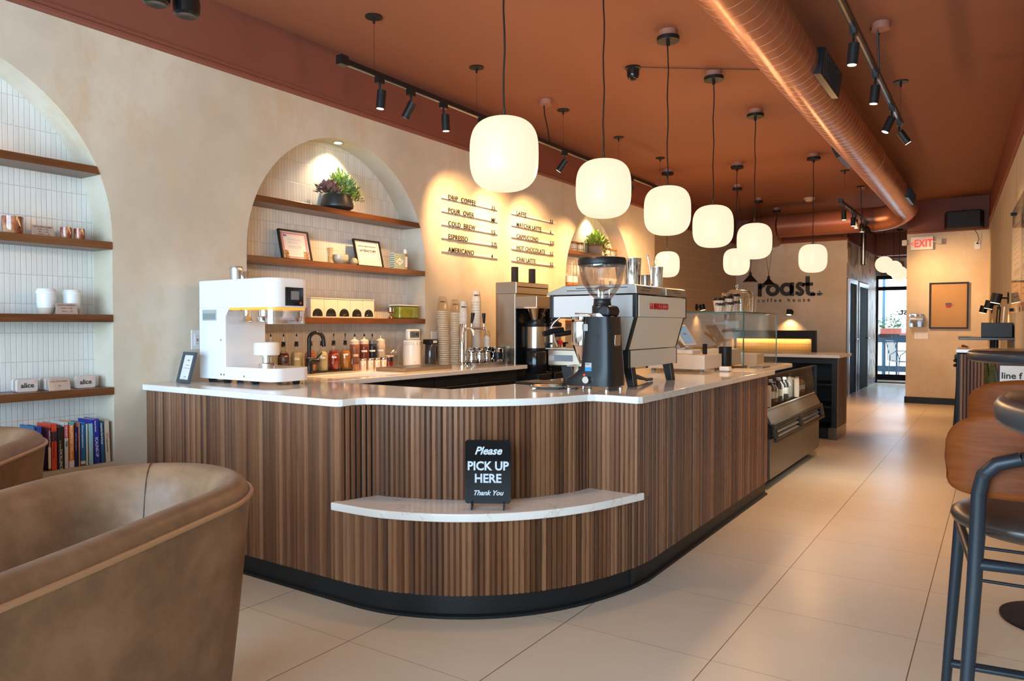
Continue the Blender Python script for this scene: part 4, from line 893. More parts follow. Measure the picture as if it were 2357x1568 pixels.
MB().grid(lambda a, b: (.02*sin(pi*a)*cos(pi*b-.0), -.03+.07*a, .11+.032*sin(pi*a)*sin(pi*b)), 10, 8).build('scoop_bowl', STEEL, t, smooth=True, solid=.002)
MB().tube([(0, .035, .125), (0, .045, .15), (0, .055, .185), (0, .052, .192)], [.006, .0045, .004, .006], 8).build('scoop_handle', STEEL, t, smooth=True)
# milk frother with the digital clock on top
FX2 = WX+.02; y = yat(948, FX2, 800); t = thing('milk_frother', 'white cylindrical appliance with a slotted rim under the clock', 'appliance', (FX2, y, ZC)); r = dia(928, 969, FX2, 800)/2
MB().lathe([(0, 0), (r, 0), (r, .165), (r*.98, .203), (r*.94, .207), (0, .207)], n=40).build('body', WHITE, t, smooth=True, angle=40)
m = MB()
for row in range(3):
    for i in range(30):
        a = 2*pi*i/30; 
        if i % 7 == 0: continue
        m.box((r*.993*cos(a), r*.993*sin(a), .172+row*.010), (.004, .0045, .006), rz=a)
m.build('vent_slots', mat('grey_slot', (.25, .27, .29), .5), t)
MB().stroke(arc(0, 0, .007, 0, 360, 16), .0015, .001, off=(0, 0, 0)).build('power_ring', mat('grey_mark', (.3, .3, .3), .5), t).matrix_local = basis((sin(.5), cos(.5), 0), (0, 0, 1), (r*1.004*cos(-.5), r*1.004*sin(-.5), .03)) @ Matrix.Rotation(radians(-90), 4, 'X')
t = thing('digital_clock', 'white digital clock showing 12:40 on top of the white appliance', 'clock', (FX2, y+.012, ZC+.208), rz=0)
MB().bx(-.02, .02, -.070, .070, 0, .088).build('case', WHITE, t, bevel=.012, seg=4)
MB().bx(.0195, .021, -.056, .056, .018, .072).build('display', mat('lcd_grey', (.13, .16, .17), .25), t)
txt('12:40', .044, INK, t, (.0215, .004, .029), (0, 1, 0), name='digits', align='CENTER', bold=.0008)
# tap
TX = WX+.10; t = thing('mixer_tap', 'matt black gooseneck mixer tap rising behind the sink', 'tap', (TX, yat(712, TX, 860), ZC))
tb = mat('gloss_black_tap', (.012, .012, .013), .16)
MB().lathe([(.030, 0), (.030, .006), (.024, .009)], n=28).lathe([(.0235, .006), (.0235, .100), (.021, .104)], n=28).build('base', tb, t, smooth=True, angle=40)
pts = [(0, 0, .115), (0, 0, .20), (0, 0, .225)]+[(0+.0*i, .0, 0) for i in []]
dirv = Vector((.55, .83, 0)).normalized()
pts = [Vector((0, 0, .11)), Vector((0, 0, .21))]+[dirv*(.047-.047*cos(radians(a)))+Vector((0, 0, .231+.047*sin(radians(a)))) for a in range(0, 181, 15)]+[dirv*.096+Vector((0, 0, .20)), dirv*.0985+Vector((0, 0, .183))]
MB().tube(pts, .0135, 20).build('spout', tb, t, smooth=True, angle=50)
MB().cyl((0, 0, .085), tuple(dirv*.052+Vector((0, 0, .085))), .021, n=24).ball(tuple(dirv*.052+Vector((0, 0, .085))), .021).tube([dirv*.045+Vector((0, 0, .09)), dirv*.056+Vector((0, 0, .11)), dirv*.085+Vector((0, 0, .145))], [.008, .006, .005], 12).build('lever', tb, t, smooth=True)
# wall outlet
OY = aty(450, 800, 2.55)
t = thing('wall_outlet', 'white wall outlet with a red test button left of the sealing machine', 'outlet', (WX, 2.592, 1.152))
MB().bx(0, .006, -.036, .036, -.058, .058).build('plate', mat('white_plastic', (.78, .78, .77), .35), t, bevel=.002); MB().bx(.006, .009, -.017, .017, -.034, .034).build('socket_insert', mat('white_plastic', (.78, .78, .77), .35), t)
MB().bx(.009, .011, -.006, .006, .002, .007).build('red_button', mat('red_button', (.5, .03, .02), .4), t); MB().bx(.009, .011, -.006, .006, -.008, -.003).bx(.009, .0095, -.006, -.004, -.026, -.019).bx(.009, .0095, .004, .006, -.026, -.019).bx(.009, .0095, -.006, -.004, .019, .026).bx(.009, .0095, .004, .006, .019, .026).build('slots', INK, t)
# wifi frame
t = thing('wifi_sign', 'small slate grey frame with wifi details leaning on the left counter end', 'picture frame', (-3.86, 2.44, ZC), rz=radians(-8))
up_ = Vector((0, .26, 1)).normalized(); fw, fh = .155, .178
def P(a, c, d=0): return Vector((a, 0, 0))+up_*c+Vector((1, 0, 0)).cross(up_)*d
def slabp(mb, a0, a1, c0, c1, d0, d1):
    b = len(mb.v)
    for d in (d0, d1): mb.v += [P(a0, c0, d), P(a1, c0, d), P(a1, c1, d), P(a0, c1, d)]
    mb._f([(0, 3, 2, 1), (4, 5, 6, 7), (0, 1, 5, 4), (1, 2, 6, 5), (2, 3, 7, 6), (3, 0, 4, 7)], b); return mb
m = MB()
for q in ((-fw/2, fw/2, 0, .018), (-fw/2, fw/2, fh-.018, fh), (-fw/2, -fw/2+.018, .018, fh-.018), (fw/2-.018, fw/2, .018, fh-.018)): slabp(m, *q, 0, .014)
m.build('frame', mat('slate_blue_frame', (.055, .075, .095), .35), t, bevel=.001); slabp(MB(), -fw/2+.018, fw/2-.018, .018, fh-.018, .002, .005).build('paper', PAPER, t)
slabp(MB(), -.042, .042, .083, .0855, .0054, .0058).build('print_line', mat('grey_print', (.35, .33, .32), .7), t)
for s, sz, z in (('WIFI', .014, .125), ('roast_guest', .0085, .10), ('roast.', .012, .032)): txt(s, sz, mat('grey_print', (.35, .33, .32), .7), t, P(0, z, .0056), (1, 0, 0), up_, name='print', align='CENTER')
# white cup-sealing machine
t = thing('sealing_machine', 'white can sealing machine with clear guard at the left end of the counter', 'machine', (-3.87, 2.545, ZC))
SW, SD, SH = .655, .27, .585
mw = mat('glossy_white_shell', (.82, .83, .84), .12)
def rounded_plan(x0, x1, y0, y1, r): return [(x0, y0)]+arc(x1-r, y0+r, r, -90, 0, 8)+arc(x1-r, y1-r, r, 0, 90, 8)+[(x0, y1)]
hd = MB().prism(rounded_plan(0, SW-.005, 0, SD, .07), .425, SH); hd.build('head_housing', mw, t, smooth=True, angle=40, bevel=.004)
MB().prism(rounded_plan(.242, SW, 0, SD, .07), .022, .095).build('base_housing', mw, t, smooth=True, angle=40, bevel=.003)
MB().bx(0, .245, 0, SD, .022, .426).prism([(.243, .375), (.243, .427), (.28, .427)], 0, SD, axis='Y').build('column_housing', mw, t, bevel=.003)
MB().prism(rounded_plan(.235, SW-.012, .004, SD-.004, .07), .413, .4255).build('amber_light_strip', mat('amber_strip', (.75, .36, .03), .3, emit=(1, .45, .05), es=.5), t)
gd = MB(); gp = rounded_plan(.252, SW-.012, .004, SD-.004, .07)
for (a, b) in zip(gp, gp[1:]): gd.quad((a[0], a[1], .335), (b[0], b[1], .335), (b[0], b[1], .413), (a[0], a[1], .413))
gd.build('clear_guard', thin_glass('clear_acrylic', (.93, .95, .97), .2), t, smooth=True)
MB().lathe([(.045, .35), (.045, .375), (.035, .38), (.035, .413)], (.42, .13, 0), n=28).lathe([(.03, .35), (.022, .37), (.022, .413)], (.36, .06, 0), n=20).lathe([(.022, .352), (.03, .375)], (.50, .08, 0), n=20).tube([(.25, .10, .35), (.36, .08, .352)], .010, 8).build('seaming_head', CHROME, t, smooth=True, angle=40)
MB().lathe([(.045, .095), (.045, .113), (.026, .118), (.024, .150), (.036, .153), (.036, .160)], (.435, .13, 0), n=28).build('lift_pedestal', CHROME, t, smooth=True, angle=40)
MB().lathe([(0, .160), (.066, .160), (.070, .164), (.070, .226), (.066, .232), (.05, .232), (.05, .2), (0, .2)], (.435, .13, 0), n=36).build('cup_holder', mat('milky_white_plastic', (.80, .76, .70), .35), t, smooth=True, angle=40)
MB().bx(SW-.004, SW+.001, .085, .205, .435, .535).build('control_panel', mat('black_glass_panel', (.01, .01, .012), .08), t); cp_ = kids(t)[-1]
MB().bx(SW+.001, SW+.0015, .12, .175, .468, .515).build('screen', mat('grey_screen', (.20, .20, .20), .2), cp_)
MB().cyl((SW+.001, .185, .45), (SW+.003, .185, .45), .007, n=14).build('red_button', mat('red_button', (.5, .03, .02), .4), cp_)
MB().bx(.033, .165, -.003, .001, .355, .417).build('vent_recess', mat('grey_green_recess', (.40, .45, .44), .4), t, bevel=.002); MB().prism([(.042, .362), (.156, .362), (.156, .396), (.042, .396)], -.0045, -.003, axis='Y').build('vent_inner', mat('grey_green_dark', (.24, .29, .29), .4), t)
m = MB()
for x, z in ((.205, .245), (.205, .050), (.232, .050), (.41, .046), (.285, .41), (.39, .41)): m.cyl((x, -.003, z), (x, .001, z), .0055, n=12)
m.build('screws', STEEL, t)
for x, y in ((.06, .04), (.20, .04), (.43, .06), (.06, .23), (.20, .23), (.60, .20)): MB().cyl((x, y, 0), (x, y, .022), .017, .023, n=16).build('rubber_foot', BLACKP, t)
MB().tube([(.02, .1, .006), (.1, .02, .006), (.16, .06, .006), (.1, .14, .006)], .005, 6).build('power_cord', BLACKP, t)
mz = ZC+SH
t = thing('seaming_ring_stack', 'steel rings and clear cup standing on top of the white sealing machine', 'rings', (-3.60, 2.60, mz))
MB().lathe([(.034, 0), (.036, .048), (.038, .062), (.034, .075), (.028, .075), (.028, .002)], n=28).build('steel_ring', mat('cast_steel', (.60, .60, .60), .25, .9), t, smooth=True, angle=40)
MB().lathe([(.030, 0), (.032, .042), (.034, .047)], (.055, .01, 0), n=28, cap=False).lathe([(.034, .0), (.038, .046)], (-.02, .03, 0), n=28, cap=False).build('clear_cups', thin_glass('tinted_cup', (.78, .70, .62), .2), t, smooth=True)
# ================================================================= MENU ON THE WALL
RAIL = mat('white_rail', (.78, .76, .72), .4)
MENU = [[('DRIP  COFFEE', '3.5'), ('POUR  OVER', 'MP'), ('COLD  BREW', '5.5'), ('ESPRESSO', '3.75'), ('AMERICANO', '4')],
        [('LATTE', '5.5'), ('MATCHA LATTE', '6'), ('CAPPUCCINO', '5.25'), ('HOT CHOCOLATE', '5.5'), ('CHAI LATTE', '5.5')]]
for ci, (y0, y1) in enumerate(((4.885, 5.717), (5.955, 6.79))):
    for ri in range(5):
        z = 2.320-ri*.1125; nm, pr_ = MENU[ci][ri]
        t = thing('menu_rail', 'white wall rail with black letters reading %s in the %s menu column' % (nm.replace('  ', ' ').lower(), ['left', 'right'][ci]), 'menu sign', (WX, y0, z), group='menu rails')
        MB().bx(.012, .017, 0, y1-y0, 0, .014).bx(.0, .014, .01, .022, .001, .013).bx(.0, .014, y1-y0-.022, y1-y0-.01, .001, .013).build('rail', RAIL, t)
        txt(nm, .060, INK, t, (.020, .075, -.002), (0, 1, 0), name='letters', bold=.0010, space=1.10, ext=.0015)
        txt(pr_, .052, INK, t, (.020, y1-y0-.115, -.006), (0, 1, 0), name='price', bold=.0010, ext=.0015)
# ================================================================= BACK COUNTER, RIGHT PART
t = thing('frother_jug', 'black handled frothing jug with a cable beside the white appliance', 'jug', (WX+.07, 4.66, ZC), rz=radians(0))
MB().lathe([(.045, 0), (.048, .01), (.045, .17), (.044, .172)], n=28).build('jug_body', mat('smoky_black_jug', (.03, .03, .032), .12, coat=.5), t, smooth=True, angle=40)
MB().bx(-.03, .045, -.06, .045, .172, .212).build('jug_lid', BLACKP, t, bevel=.004); MB().bx(.0455, .0465, -.02, .03, .182, .202).build('paper_label', PAPER, t)
MB().tube([(0, .046, .15), (0, .075, .148), (0, .078, .10), (0, .072, .03), (0, .046, .02)], .007, 8).build('jug_handle', BLACKP, t, smooth=True)
MB().tube([(-.02, -.06, .19), (-.03, -.09, .185), (-.04, -.13, .15), (-.05, -.16, .13)], .0025, 6).build('cable', BLACKP, t)
tag(MB().bx(0, .006, -.04, .04, -.055, .055).build('wall_outlet_plate', mat('white_plastic', (.78, .78, .77), .35), loc=(WX, 4.79, 1.13), bevel=.002), 'white outlet plate on the wall above the frothing jug', 'outlet')
CL = thin_glass('clear_cup_plastic', (.92, .89, .82), .06, .10)
CLS = mat('clear_cup_rim', (.62, .54, .40), .25, spec=.6)
def swirl_paper():
    t = NT('swirl_printed_paper', rough=.5); v = obj_coord(t)
    wv = t.n('TexWave', wave_type='BANDS', bands_direction='X'); t.l(t.scaled(v, (1, 1, .5)), wv.inputs['Vector'])
    wv.inputs['Scale'].default_value = 9; wv.inputs['Distortion'].default_value = 7; wv.inputs['Detail'].default_value = .5; wv.inputs['Detail Scale'].default_value = 1.2
    b = t.math('LESS_THAN', t.math('ABSOLUTE', t.math('SUBTRACT', wv.outputs['Fac'], .5)), .07)
    t.l(t.mix(b, (.76, .66, .54), (.42, .26, .18)), t.b.inputs['Base Color']); return t.m
SWP = swirl_paper()
def cup_stack(u, X, zt, n, r0, r1, hcup, kind, lab, name, mt, lean=(0, 0)):
    """inverted nested cups; the uppermost shows in full, the others as their rims; r0 rim radius, r1 base radius"""
    y = yat(u, X); zt = atx(u, zt, X).z; zb = ZC+.002; pitch = (zt-hcup-zb)/max(n-1, 1); proto = None
    for i in range(n):
        z = zb+pitch*i; f = z-zb; loc = (X+lean[0]*f, y+lean[1]*f, z)
        if i == n-1:
            o = MB().lathe([(r0*1.03, 0), (r0*1.03, .004), (r0, .005), (r1, hcup), (r1*.92, hcup), (r1*.9, hcup-.006), (0, hcup-.006)], n=28).build(name, mt if kind == 'paper' else CL, None, smooth=True, angle=40)
            tt = thing(name, '%s, topmost of the %s' % (kind+' cup', lab), 'cup', loc, group='cups of the '+lab)
            o.parent = tt; o.name = 'cup_body'
            if kind != 'plain': txt('roast.', .021, INK, tt, (r0*.90*cos(-.87), r0*.90*sin(-.87), hcup*.66), (sin(-.87), -cos(-.87), 0), (0, 0, -1), name='print', align='CENTER', bold=.0008)
            continue
        if proto is None:
            hh = min(pitch*(.62 if kind == 'clear plastic' else 1.5), hcup*.9); k = hh/hcup
            proto = MB().lathe([(r0*1.03, 0), (r0*1.03, .0035), (r0, .0045), (r0+(r1-r0)*k, hh), (r0+(r1-r0)*k-.002, hh), (r0-.002, 0)], n=24, cap=False).build(name, mt, None, smooth=True, angle=40)
            tag(proto, '%s nested in the %s' % (kind+' cup', lab), 'cup', 'cups of the '+lab); proto.location = loc
        else:
            c = proto.copy(); COL.objects.link(c); c.location = loc
CX_ = WX+.09
cup_stack(1023, -3.86, 683, 30, .048, .031, .115, 'clear plastic', 'leftmost tall clear stack', 'clear_cup', CLS, (0, -.05))
cup_stack(1048, -3.80, 690, 30, .046, .030, .105, 'clear plastic', 'right tall clear stack', 'clear_cup', CLS)
cup_stack(1067, -3.735, 694, 11, .040, .029, .125, 'paper', 'shorter swirl-printed stack', 'paper_cup', SWP)
cup_stack(1096, -3.71, 670, 24, .044, .029, .095, 'paper', 'tallest swirl-printed stack', 'paper_cup', SWP)
cup_stack(1121, -3.64, 761, 12, .030, .021, .052, 'plain', 'small plain white stack', 'small_cup', mat('plain_cream_paper', (.78, .70, .58), .5))
# tap tower
t = thing('tap_tower', 'polished draft tower with two black-handled taps', 'tap', (-3.60, 4.70, ZC))
MB().lathe([(.045, 0), (.045, .008), (.031, .012), (.031, .333), (.029, .337), (0, .337)], n=32).build('column', CHROME, t, smooth=True, angle=40)
for k, (yo, ln) in enumerate(((.028, .05), (.05, .155))):
    m = MB(); d = Vector((.55, .83, 0)).normalized() if k else Vector((1, .25, 0)).normalized(); b = Vector((0, 0, .30)); e = b+d*(ln+.03)
    m.cyl(b, e, .009, n=12).ball(tuple(e), .015).tube([e, e+d*.012+Vector((0, 0, -.02)), e+d*.02+Vector((0, 0, -.055))], [.011, .010, .007], 12).cyl(e, e+Vector((0, 0, .045)), .006, n=10).lathe([(.012, .04), (.006, .048)], tuple(e), n=12)
    m.build('faucet', CHROME, t, smooth=True, angle=50)
    MB().tube([e+Vector((0, 0, .045)), e+Vector((.0, .01 if k == 0 else 0, .08)), e+Vector((0, .02 if k == 0 else 0, .125))], [.009, .013, .016], 16).build('tap_handle', BLACKP, t, smooth=True)
# drain trays
DT = mat('warm_steel_tray', (.48, .42, .36), .28, .95)
def trough(x0, x1, y0, y1, h, lb, nm='drain_tray'):
    m = MB().bx(x0, x1, y0, y1, 0, .004).bx(x0, x0+.004, y0, y1, .003, h).bx(x1-.004, x1, y0, y1, .003, h).bx(x0+.004, x1-.004, y0, y0+.004, .003, h).bx(x0+.004, x1-.004, y1-.004, y1, .003, h)
    t = thing(nm, lb, 'tray', (0, 0, ZC)); m.build('pan', DT, t)
    g = MB(); k = int((y1-y0)/.028)
    for i in range(k): y = y0+.008+(y1-y0-.016)*(i+.2)/k; g.bx(x0+.006, x1-.006, y, y+.016, h-.006, h-.002)
    g.build('grate', DT, t); return t
trough(-3.72, -3.44, 3.84, 4.36, .026, 'long low steel drain tray in front of the white appliance')
trough(-3.66, -3.44, 4.745, 5.11, .022, 'steel drain tray under the pitchers and the tap tower')
# milk pitchers
def pitcher(x, y, r, h, lb, rz=0, grp='polished milk pitchers'):
    t = thing('milk_pitcher', lb, 'pitcher', (x, y, ZC+.022), rz=rz, group=grp)
    def body(a, v):
        th = 2*pi*a; prof = [(0, 0), (.94, 0), (1.0, .04), (1.0, .3), (.92, .62), (.84, .82), (.86, 1.0)]; f = v*(len(prof)-1); i = min(int(f), len(prof)-2); g = f-i
        rr_ = (prof[i][0]*(1-g)+prof[i+1][0]*g)*r; z = (prof[i][1]*(1-g)+prof[i+1][1]*g)*h; sp = max(0, cos(th))**8*max(0, v-.72)*3.2
        return (rr_*cos(th)+sp*r*.38, rr_*sin(th), z+sp*h*.06)
    MB().grid(body, 32, 19, cu=True).build('jug_body', CHROME, t, smooth=True, angle=70)
    MB().tube([(-r*.9, 0, h*.86), (-r*1.35, 0, h*.88), (-r*1.6, 0, h*.7), (-r*1.5, 0, h*.4), (-r*.98, 0, h*.16)], .0035, 8).build('handle', CHROME, t, smooth=True)
pitcher(-3.57, 4.79, .034, .095, 'leftmost polished milk pitcher of the front row on the drain tray', radians(200))
pitcher(-3.56, 4.885, .036, .095, 'middle polished milk pitcher of the front row on the drain tray', radians(200))
pitcher(-3.56, 4.985, .036, .095, 'right polished milk pitcher of the front row, handle towards the travel cup', radians(235))
pitcher(-3.643, 4.86, .036, .115, 'polished milk pitcher standing behind the gap of the front pair', radians(220))
pitcher(-3.643, 4.95, .036, .115, 'polished milk pitcher in the back row right of the tower', radians(240))
tag(MB().lathe([(.048, 0), (.052, .10), (.055, .115), (.055, .122), (.050, .122), (.046, .01), (0, .01)], n=32).build('steel_canister', CHROME, smooth=True, angle=40, loc=(-3.60, 5.07, ZC+.0225)), 'wide polished steel canister behind the travel cup', 'canister')
t = thing('travel_cup', 'steel travel cup with a wide black grip at the end of the drain tray', 'cup', (-3.50, 5.065, ZC+.0225)); 
MB().lathe([(.030, 0), (.033, .01), (.040, .105), (.042, .11), (.038, .11), (.034, .02), (0, .02)], n=32).build('cup_body', CHROME, t, smooth=True, angle=40); MB().lathe([(.0355, .02), (.0425, .025), (.0435, .075), (.0385, .08)], n=32, cap=False).build('grip_sleeve', BLACKP, t, smooth=True, angle=40)
# ---------------------------------------------------------------- twin coffee brewer on its own lower cabinet
tag(MB().bx(WX+.02, -3.14, 5.14, 6.20, .06, .775).bx(WX+.05, -3.18, 5.16, 6.18, 0, .06).build('low_cabinet', BLACK, bevel=.003), 'low black cabinet carrying the steel twin coffee brewer', 'cabinet')
BS = mat('brewer_steel', (.55, .47, .37), .25, .95)
t = thing('coffee_brewer', 'tall steel twin coffee brewer with black handles, left of the espresso machine', 'coffee maker', (-3.40, 5.17, .775))
H0 = 1.605-.775
MB().bx(-.20, 0, 0, .52, .0, H0-.10).build('column_housing', BS, t, bevel=.003); MB().bx(-.20, .012, -.002, .53, H0-.10, H0).build('top_housing', BS, t, bevel=.004)
MB().bx(.012, .0135, .02, .51, H0-.045, H0-.036).build('top_slot', INK, t)
MB().bx(.002, .006, .01, .51, .12, H0-.20).build('black_backplate', mat('gloss_black_panel', (.01, .01, .011), .12), t)
for k, yo in enumerate((0, .27)):
    MB().bx(0, .21, yo+.005, yo+.25, .615, .705).build('brew_head', BS, t, bevel=.003)
    MB().bx(.005, .215, yo+.002, yo+.253, .603, .616).build('head_rim', CHROME, t)
    cx_, cy2 = .125, yo+.128
    MB().lathe([(.052, .505), (.094, .595), (.098, .602)], (cx_, cy2, 0), n=32, cap=False).lathe([(.052, .505), (0, .50)], (cx_, cy2, 0), n=32, cap=False).build('brew_funnel', CHROME, t, smooth=True, angle=50)
    MB().box((cx_+.080, cy2-.01, .56), (.002, .045, .05), ry=radians(-28)).build('caution_label', mat('caution_label_black', (.04, .04, .03), .5), t)
    MB().lathe([(.085, .45), (.088, .465), (.088, .48), (.06, .495), (.05, .505), (0, .505)], (cx_, cy2, 0), n=32).build('carafe_lid', BLACKP, t, smooth=True, angle=40); MB().lathe([(.086, .24), (.088, .25), (.088, .27)], (cx_, cy2, 0), n=32).build('carafe_collar', BLACKP, t, smooth=True, angle=40)
    MB().lathe([(.083, .268), (.085, .27), (.085, .44), (.083, .452)], (cx_, cy2, 0), n=36).build('thermal_carafe', BS, t, smooth=True, angle=40)
    MB().lathe([(.090, .06), (.092, .07), (.092, .235), (.088, .243)], (cx_, cy2, 0), n=36).build('carafe_base', mat('gloss_black_panel', (.01, .01, .011), .12), t, smooth=True, angle=40)
    MB().bx(.10, .22, yo+.02, yo+.24, .0, .055).build('drip_base', BLACKP, t, bevel=.006)
    MB().bx(cx_+.080, cx_+.105, cy2+.05, cy2+.065, .22, .31).bx(cx_+.09, cx_+.12, cy2+.04, cy2+.075, .30, .315).build('pour_valve', BLACKP, t)
    if k == 1: MB().bx(cx_+.09, cx_+.115, cy2-.045, cy2-.01, .295, .33).build('red_valve_handle', mat('bright_red_plastic', (.70, .02, .015), .35), t)
MB().bx(.21, .216, .27, .29, .50, .70).build('control_panel', mat('gloss_black_panel', (.01, .01, .011), .12), t)
MB().bx(.2165, .217, .272, .286, .60, .64).bx(.2165, .217, .272, .286, .52, .55).build('blue_display', mat('blue_display', (.02, .05, .5), .3, emit=(.05, .15, 1), es=1.2), t)
for y, lb in ((5.27, 'black cylinder standing on the left of the coffee brewer top'), (5.55, 'black cylinder standing on the right of the coffee brewer top')):
    tag(MB().lathe([(.031, 0), (.031, .128), (.029, .131), (0, .131)], n=28).build('black_cylinder', mat('speaker_mesh_black', (.022, .020, .018), .7), smooth=True, angle=40, loc=(-3.47, y, 1.607)), lb, 'speaker', 'black cylinders on the brewer')
# ================================================================= FAR NICHE
PX = WX-.10; cx_ = yat(1371, PX, 570); t = thing('patterned_planter', 'trailing green plant in a carved brown and white pot, far arched niche', 'potted plant', (PX, cx_, 2.075)); r = dia(1354, 1387, PX, 570)/2
PAT = NT('carved_tribal_pot', rough=.6); tc_ = PAT.n('TexCoord').outputs['Object']; sp = PAT.n('SeparateXYZ'); PAT.l(tc_, sp.inputs[0])
an = PAT.math('ARCTAN2', sp.outputs[1], sp.outputs[0]); u_ = PAT.math('MULTIPLY', an, 1.91); f1 = PAT.math('ABSOLUTE', PAT.math('SUBTRACT', PAT.math('FRACT', u_), .5)); f2 = PAT.math('ABSOLUTE', PAT.math('SUBTRACT', PAT.math('FRACT', PAT.math('DIVIDE', sp.outputs[2], .115)), .5))
dm = PAT.math('FRACT', PAT.math('MULTIPLY', PAT.math('ADD', f1, f2), 5.0)); PAT.l(PAT.mix(PAT.math('LESS_THAN', dm, .5), (.10, .045, .03), (.66, .52, .38)), PAT.b.inputs['Base Color'])
MB().lathe([(0, 0), (r*.82, 0), (r*.88, .006), (r*1.0, .115), (r*.95, .115), (r*.93, .10), (0, .10)], n=32).build('pot', PAT.m, t, smooth=True, angle=40)
MB().lathe([(r*1.0, .110), (r*1.04, .113), (r*1.04, .130), (r*.96, .132), (r*.94, .112)], n=32, cap=False).build('pot_rim', mat('brown_pot_rim', (.24, .11, .05), .6), t, smooth=True, angle=40)
rr = random.Random(11); m = MB(); foliage(m, (0, 0, .13), .155, .14, 260, .055, .026, rr); foliage(m, (.01, .12, .08), .07, .08, 60, .05, .024, rr)
for i in range(14): leaf(m, Vector((.04, .10+.012*i, .09-.013*i)), Vector((.4, rr.uniform(-.6, .8), rr.uniform(-.6, .4))), .045, .024)
[setattr(q, 'x', max(q.x, -.08)) for q in m.v]; m.build('leaves', mat('variegated_leaf', (.16, .30, .03), .45, noise=(45, (.48, .56, .14), 2)), t, smooth=True)
MB().tube([(.02, .06, .11), (.04, .12, .07), (.045, .18, .0), (.045, .24, -.06+.02)], .002, 5).build('trailing_stem', mat('stem_green', (.2, .22, .06), .6), t)
MW = mat('glossy_wood_handle', (.42, .17, .045), .35)
def glass_mug(u, z, lb, X=WX-.07):
    t = thing('glass_mug', lb, 'mug', (X, yat(u, X, 570), z), group='glass mugs with wooden handles')
    MB().lathe([(0, .001), (.034, .001), (.040, .008), (.042, .05), (.036, .095), (.036, .105)], n=24, cap=False).build('glass', GLASS, t, smooth=True, angle=60)
    MB().lathe([(.036, .10), (.038, .102), (.038, .116), (0, .116)], n=24).build('wooden_lid', MW, t, smooth=True, angle=40)
    MB().tube([(0, .036, .095), (0, .062, .100), (0, .070, .09), (0, .085, .030), (0, .080, .026)], .0055, 8).build('wooden_handle', MW, t, smooth=True)
    MB().lathe([(.0425, .035), (.0425, .04)], n=24, cap=False).lathe([(.039, .09), (.039, .094)], n=24, cap=False).build('metal_band', CHROME, t)
for u, lb in ((1322, 'glass mug with wooden handle, leftmost on the plant shelf'), (1336, 'glass mug with wooden handle nearest the patterned pot on its left'), (1399, 'glass mug with wooden handle right of the patterned pot under its trailing stem'), (1413, 'glass mug with wooden handle, rightmost on the plant shelf')): glass_mug(u, 2.075, lb)
def cer_mug(u, lb, X=WX-.06):
    t = thing('ceramic_mug', lb, 'mug', (X, yat(u, X, 640), 1.685), group='two-tone mugs in the far niche')
    MB().lathe([(0, 0), (.038, 0), (.044, .006), (.044, .035)], n=28).build('brown_base', mat('toasted_glaze', (.42, .19, .06), .4), t, smooth=True, angle=40)
    MB().lathe([(.044, .035), (.042, .105), (.039, .105), (.038, .04)], n=28, cap=False).build('white_body', mat('white_glaze', (.74, .76, .76), .2), t, smooth=True, angle=40)
    MB().tube([(0, .042, .085), (0, .065, .085), (0, .072, .055), (0, .062, .028), (0, .043, .025)], .0055, 8).build('handle', mat('white_glaze', (.74, .76, .76), .2), t, smooth=True)
cer_mug(1309, 'white and brown mug at the left end of the second shelf, far niche'); cer_mug(1321, 'white and brown mug with its handle showing, far niche'); cer_mug(1410, 'white and brown mug seen behind the grinder hopper, far niche')
# ================================================================= ESPRESSO MACHINE
t = thing('espresso_machine', 'large cream and black espresso machine with red lettering on its back', 'espresso machine', (-1.60, 3.60, ZC))
CP = mat('cream_white_panel', (.80, .725, .60), .28); BP = mat('satin_black_frame', (.016, .016, .017), .35); SG = mat('grey_steel_cover', (.42, .40, .38), .3, .8)
YL = .73
MB().bx(-.51, -.006, .004, YL-.004, .372, .492).build('upper_body', CP, t, bevel=.004)
MB().bx(-.53, -.505, -.006, YL+.006, .368, .496).build('front_trim', BP, t, bevel=.003)
for q in (-.006, YL-.012): MB().bx(-.02, .004, q, q+.022, .368, .496).build('corner_trim', BP, t, bevel=.003)
MB().bx(-.504, -.02, -.003, .0, .374, .490).build('side_panel', mat('grey_white_panel', (.62, .62, .61), .3), t)
MB().bx(0, .006, .022, YL-.014, .374, .490).build('logo_panel', CP, t, bevel=.002)
RED = mat('red_badge', (.55, .01, .02), .35)
txt('LA MARZOCCO', .046, RED, t, (.0075, .165, .418), (0, 1, 0), name='logo_lettering', bold=.0012, sx=.80, ext=.002)
tp = [(-.55, .498), (-.55, .510), (-.44, .548), (-.02, .548), (.0, .540), (.002, .498)]
MB().prism(tp, -.002, YL*.47, axis='Y').prism(tp, YL*.57, YL+.002, axis='Y').build('cup_warmer_cover', SG, t, bevel=.002)
MB().bx(-.50, -.03, YL*.47, YL*.57, .49, .512).build('cover_gap', BP, t)
for x0, x1, z in ((-.42, -.16, .520), (-.36, -.05, .532)): MB().bx(x0, x1, -.0035, -.001, z-.002, z+.002).build('cover_slot', BP, t)
for y0, z in ((.08, .531), (.06, .516), (.50, .531), (.53, .518)): MB().bx(.0015, .0035, y0, y0+.11, z-.002, z+.002).build('cover_slot', BP, t)
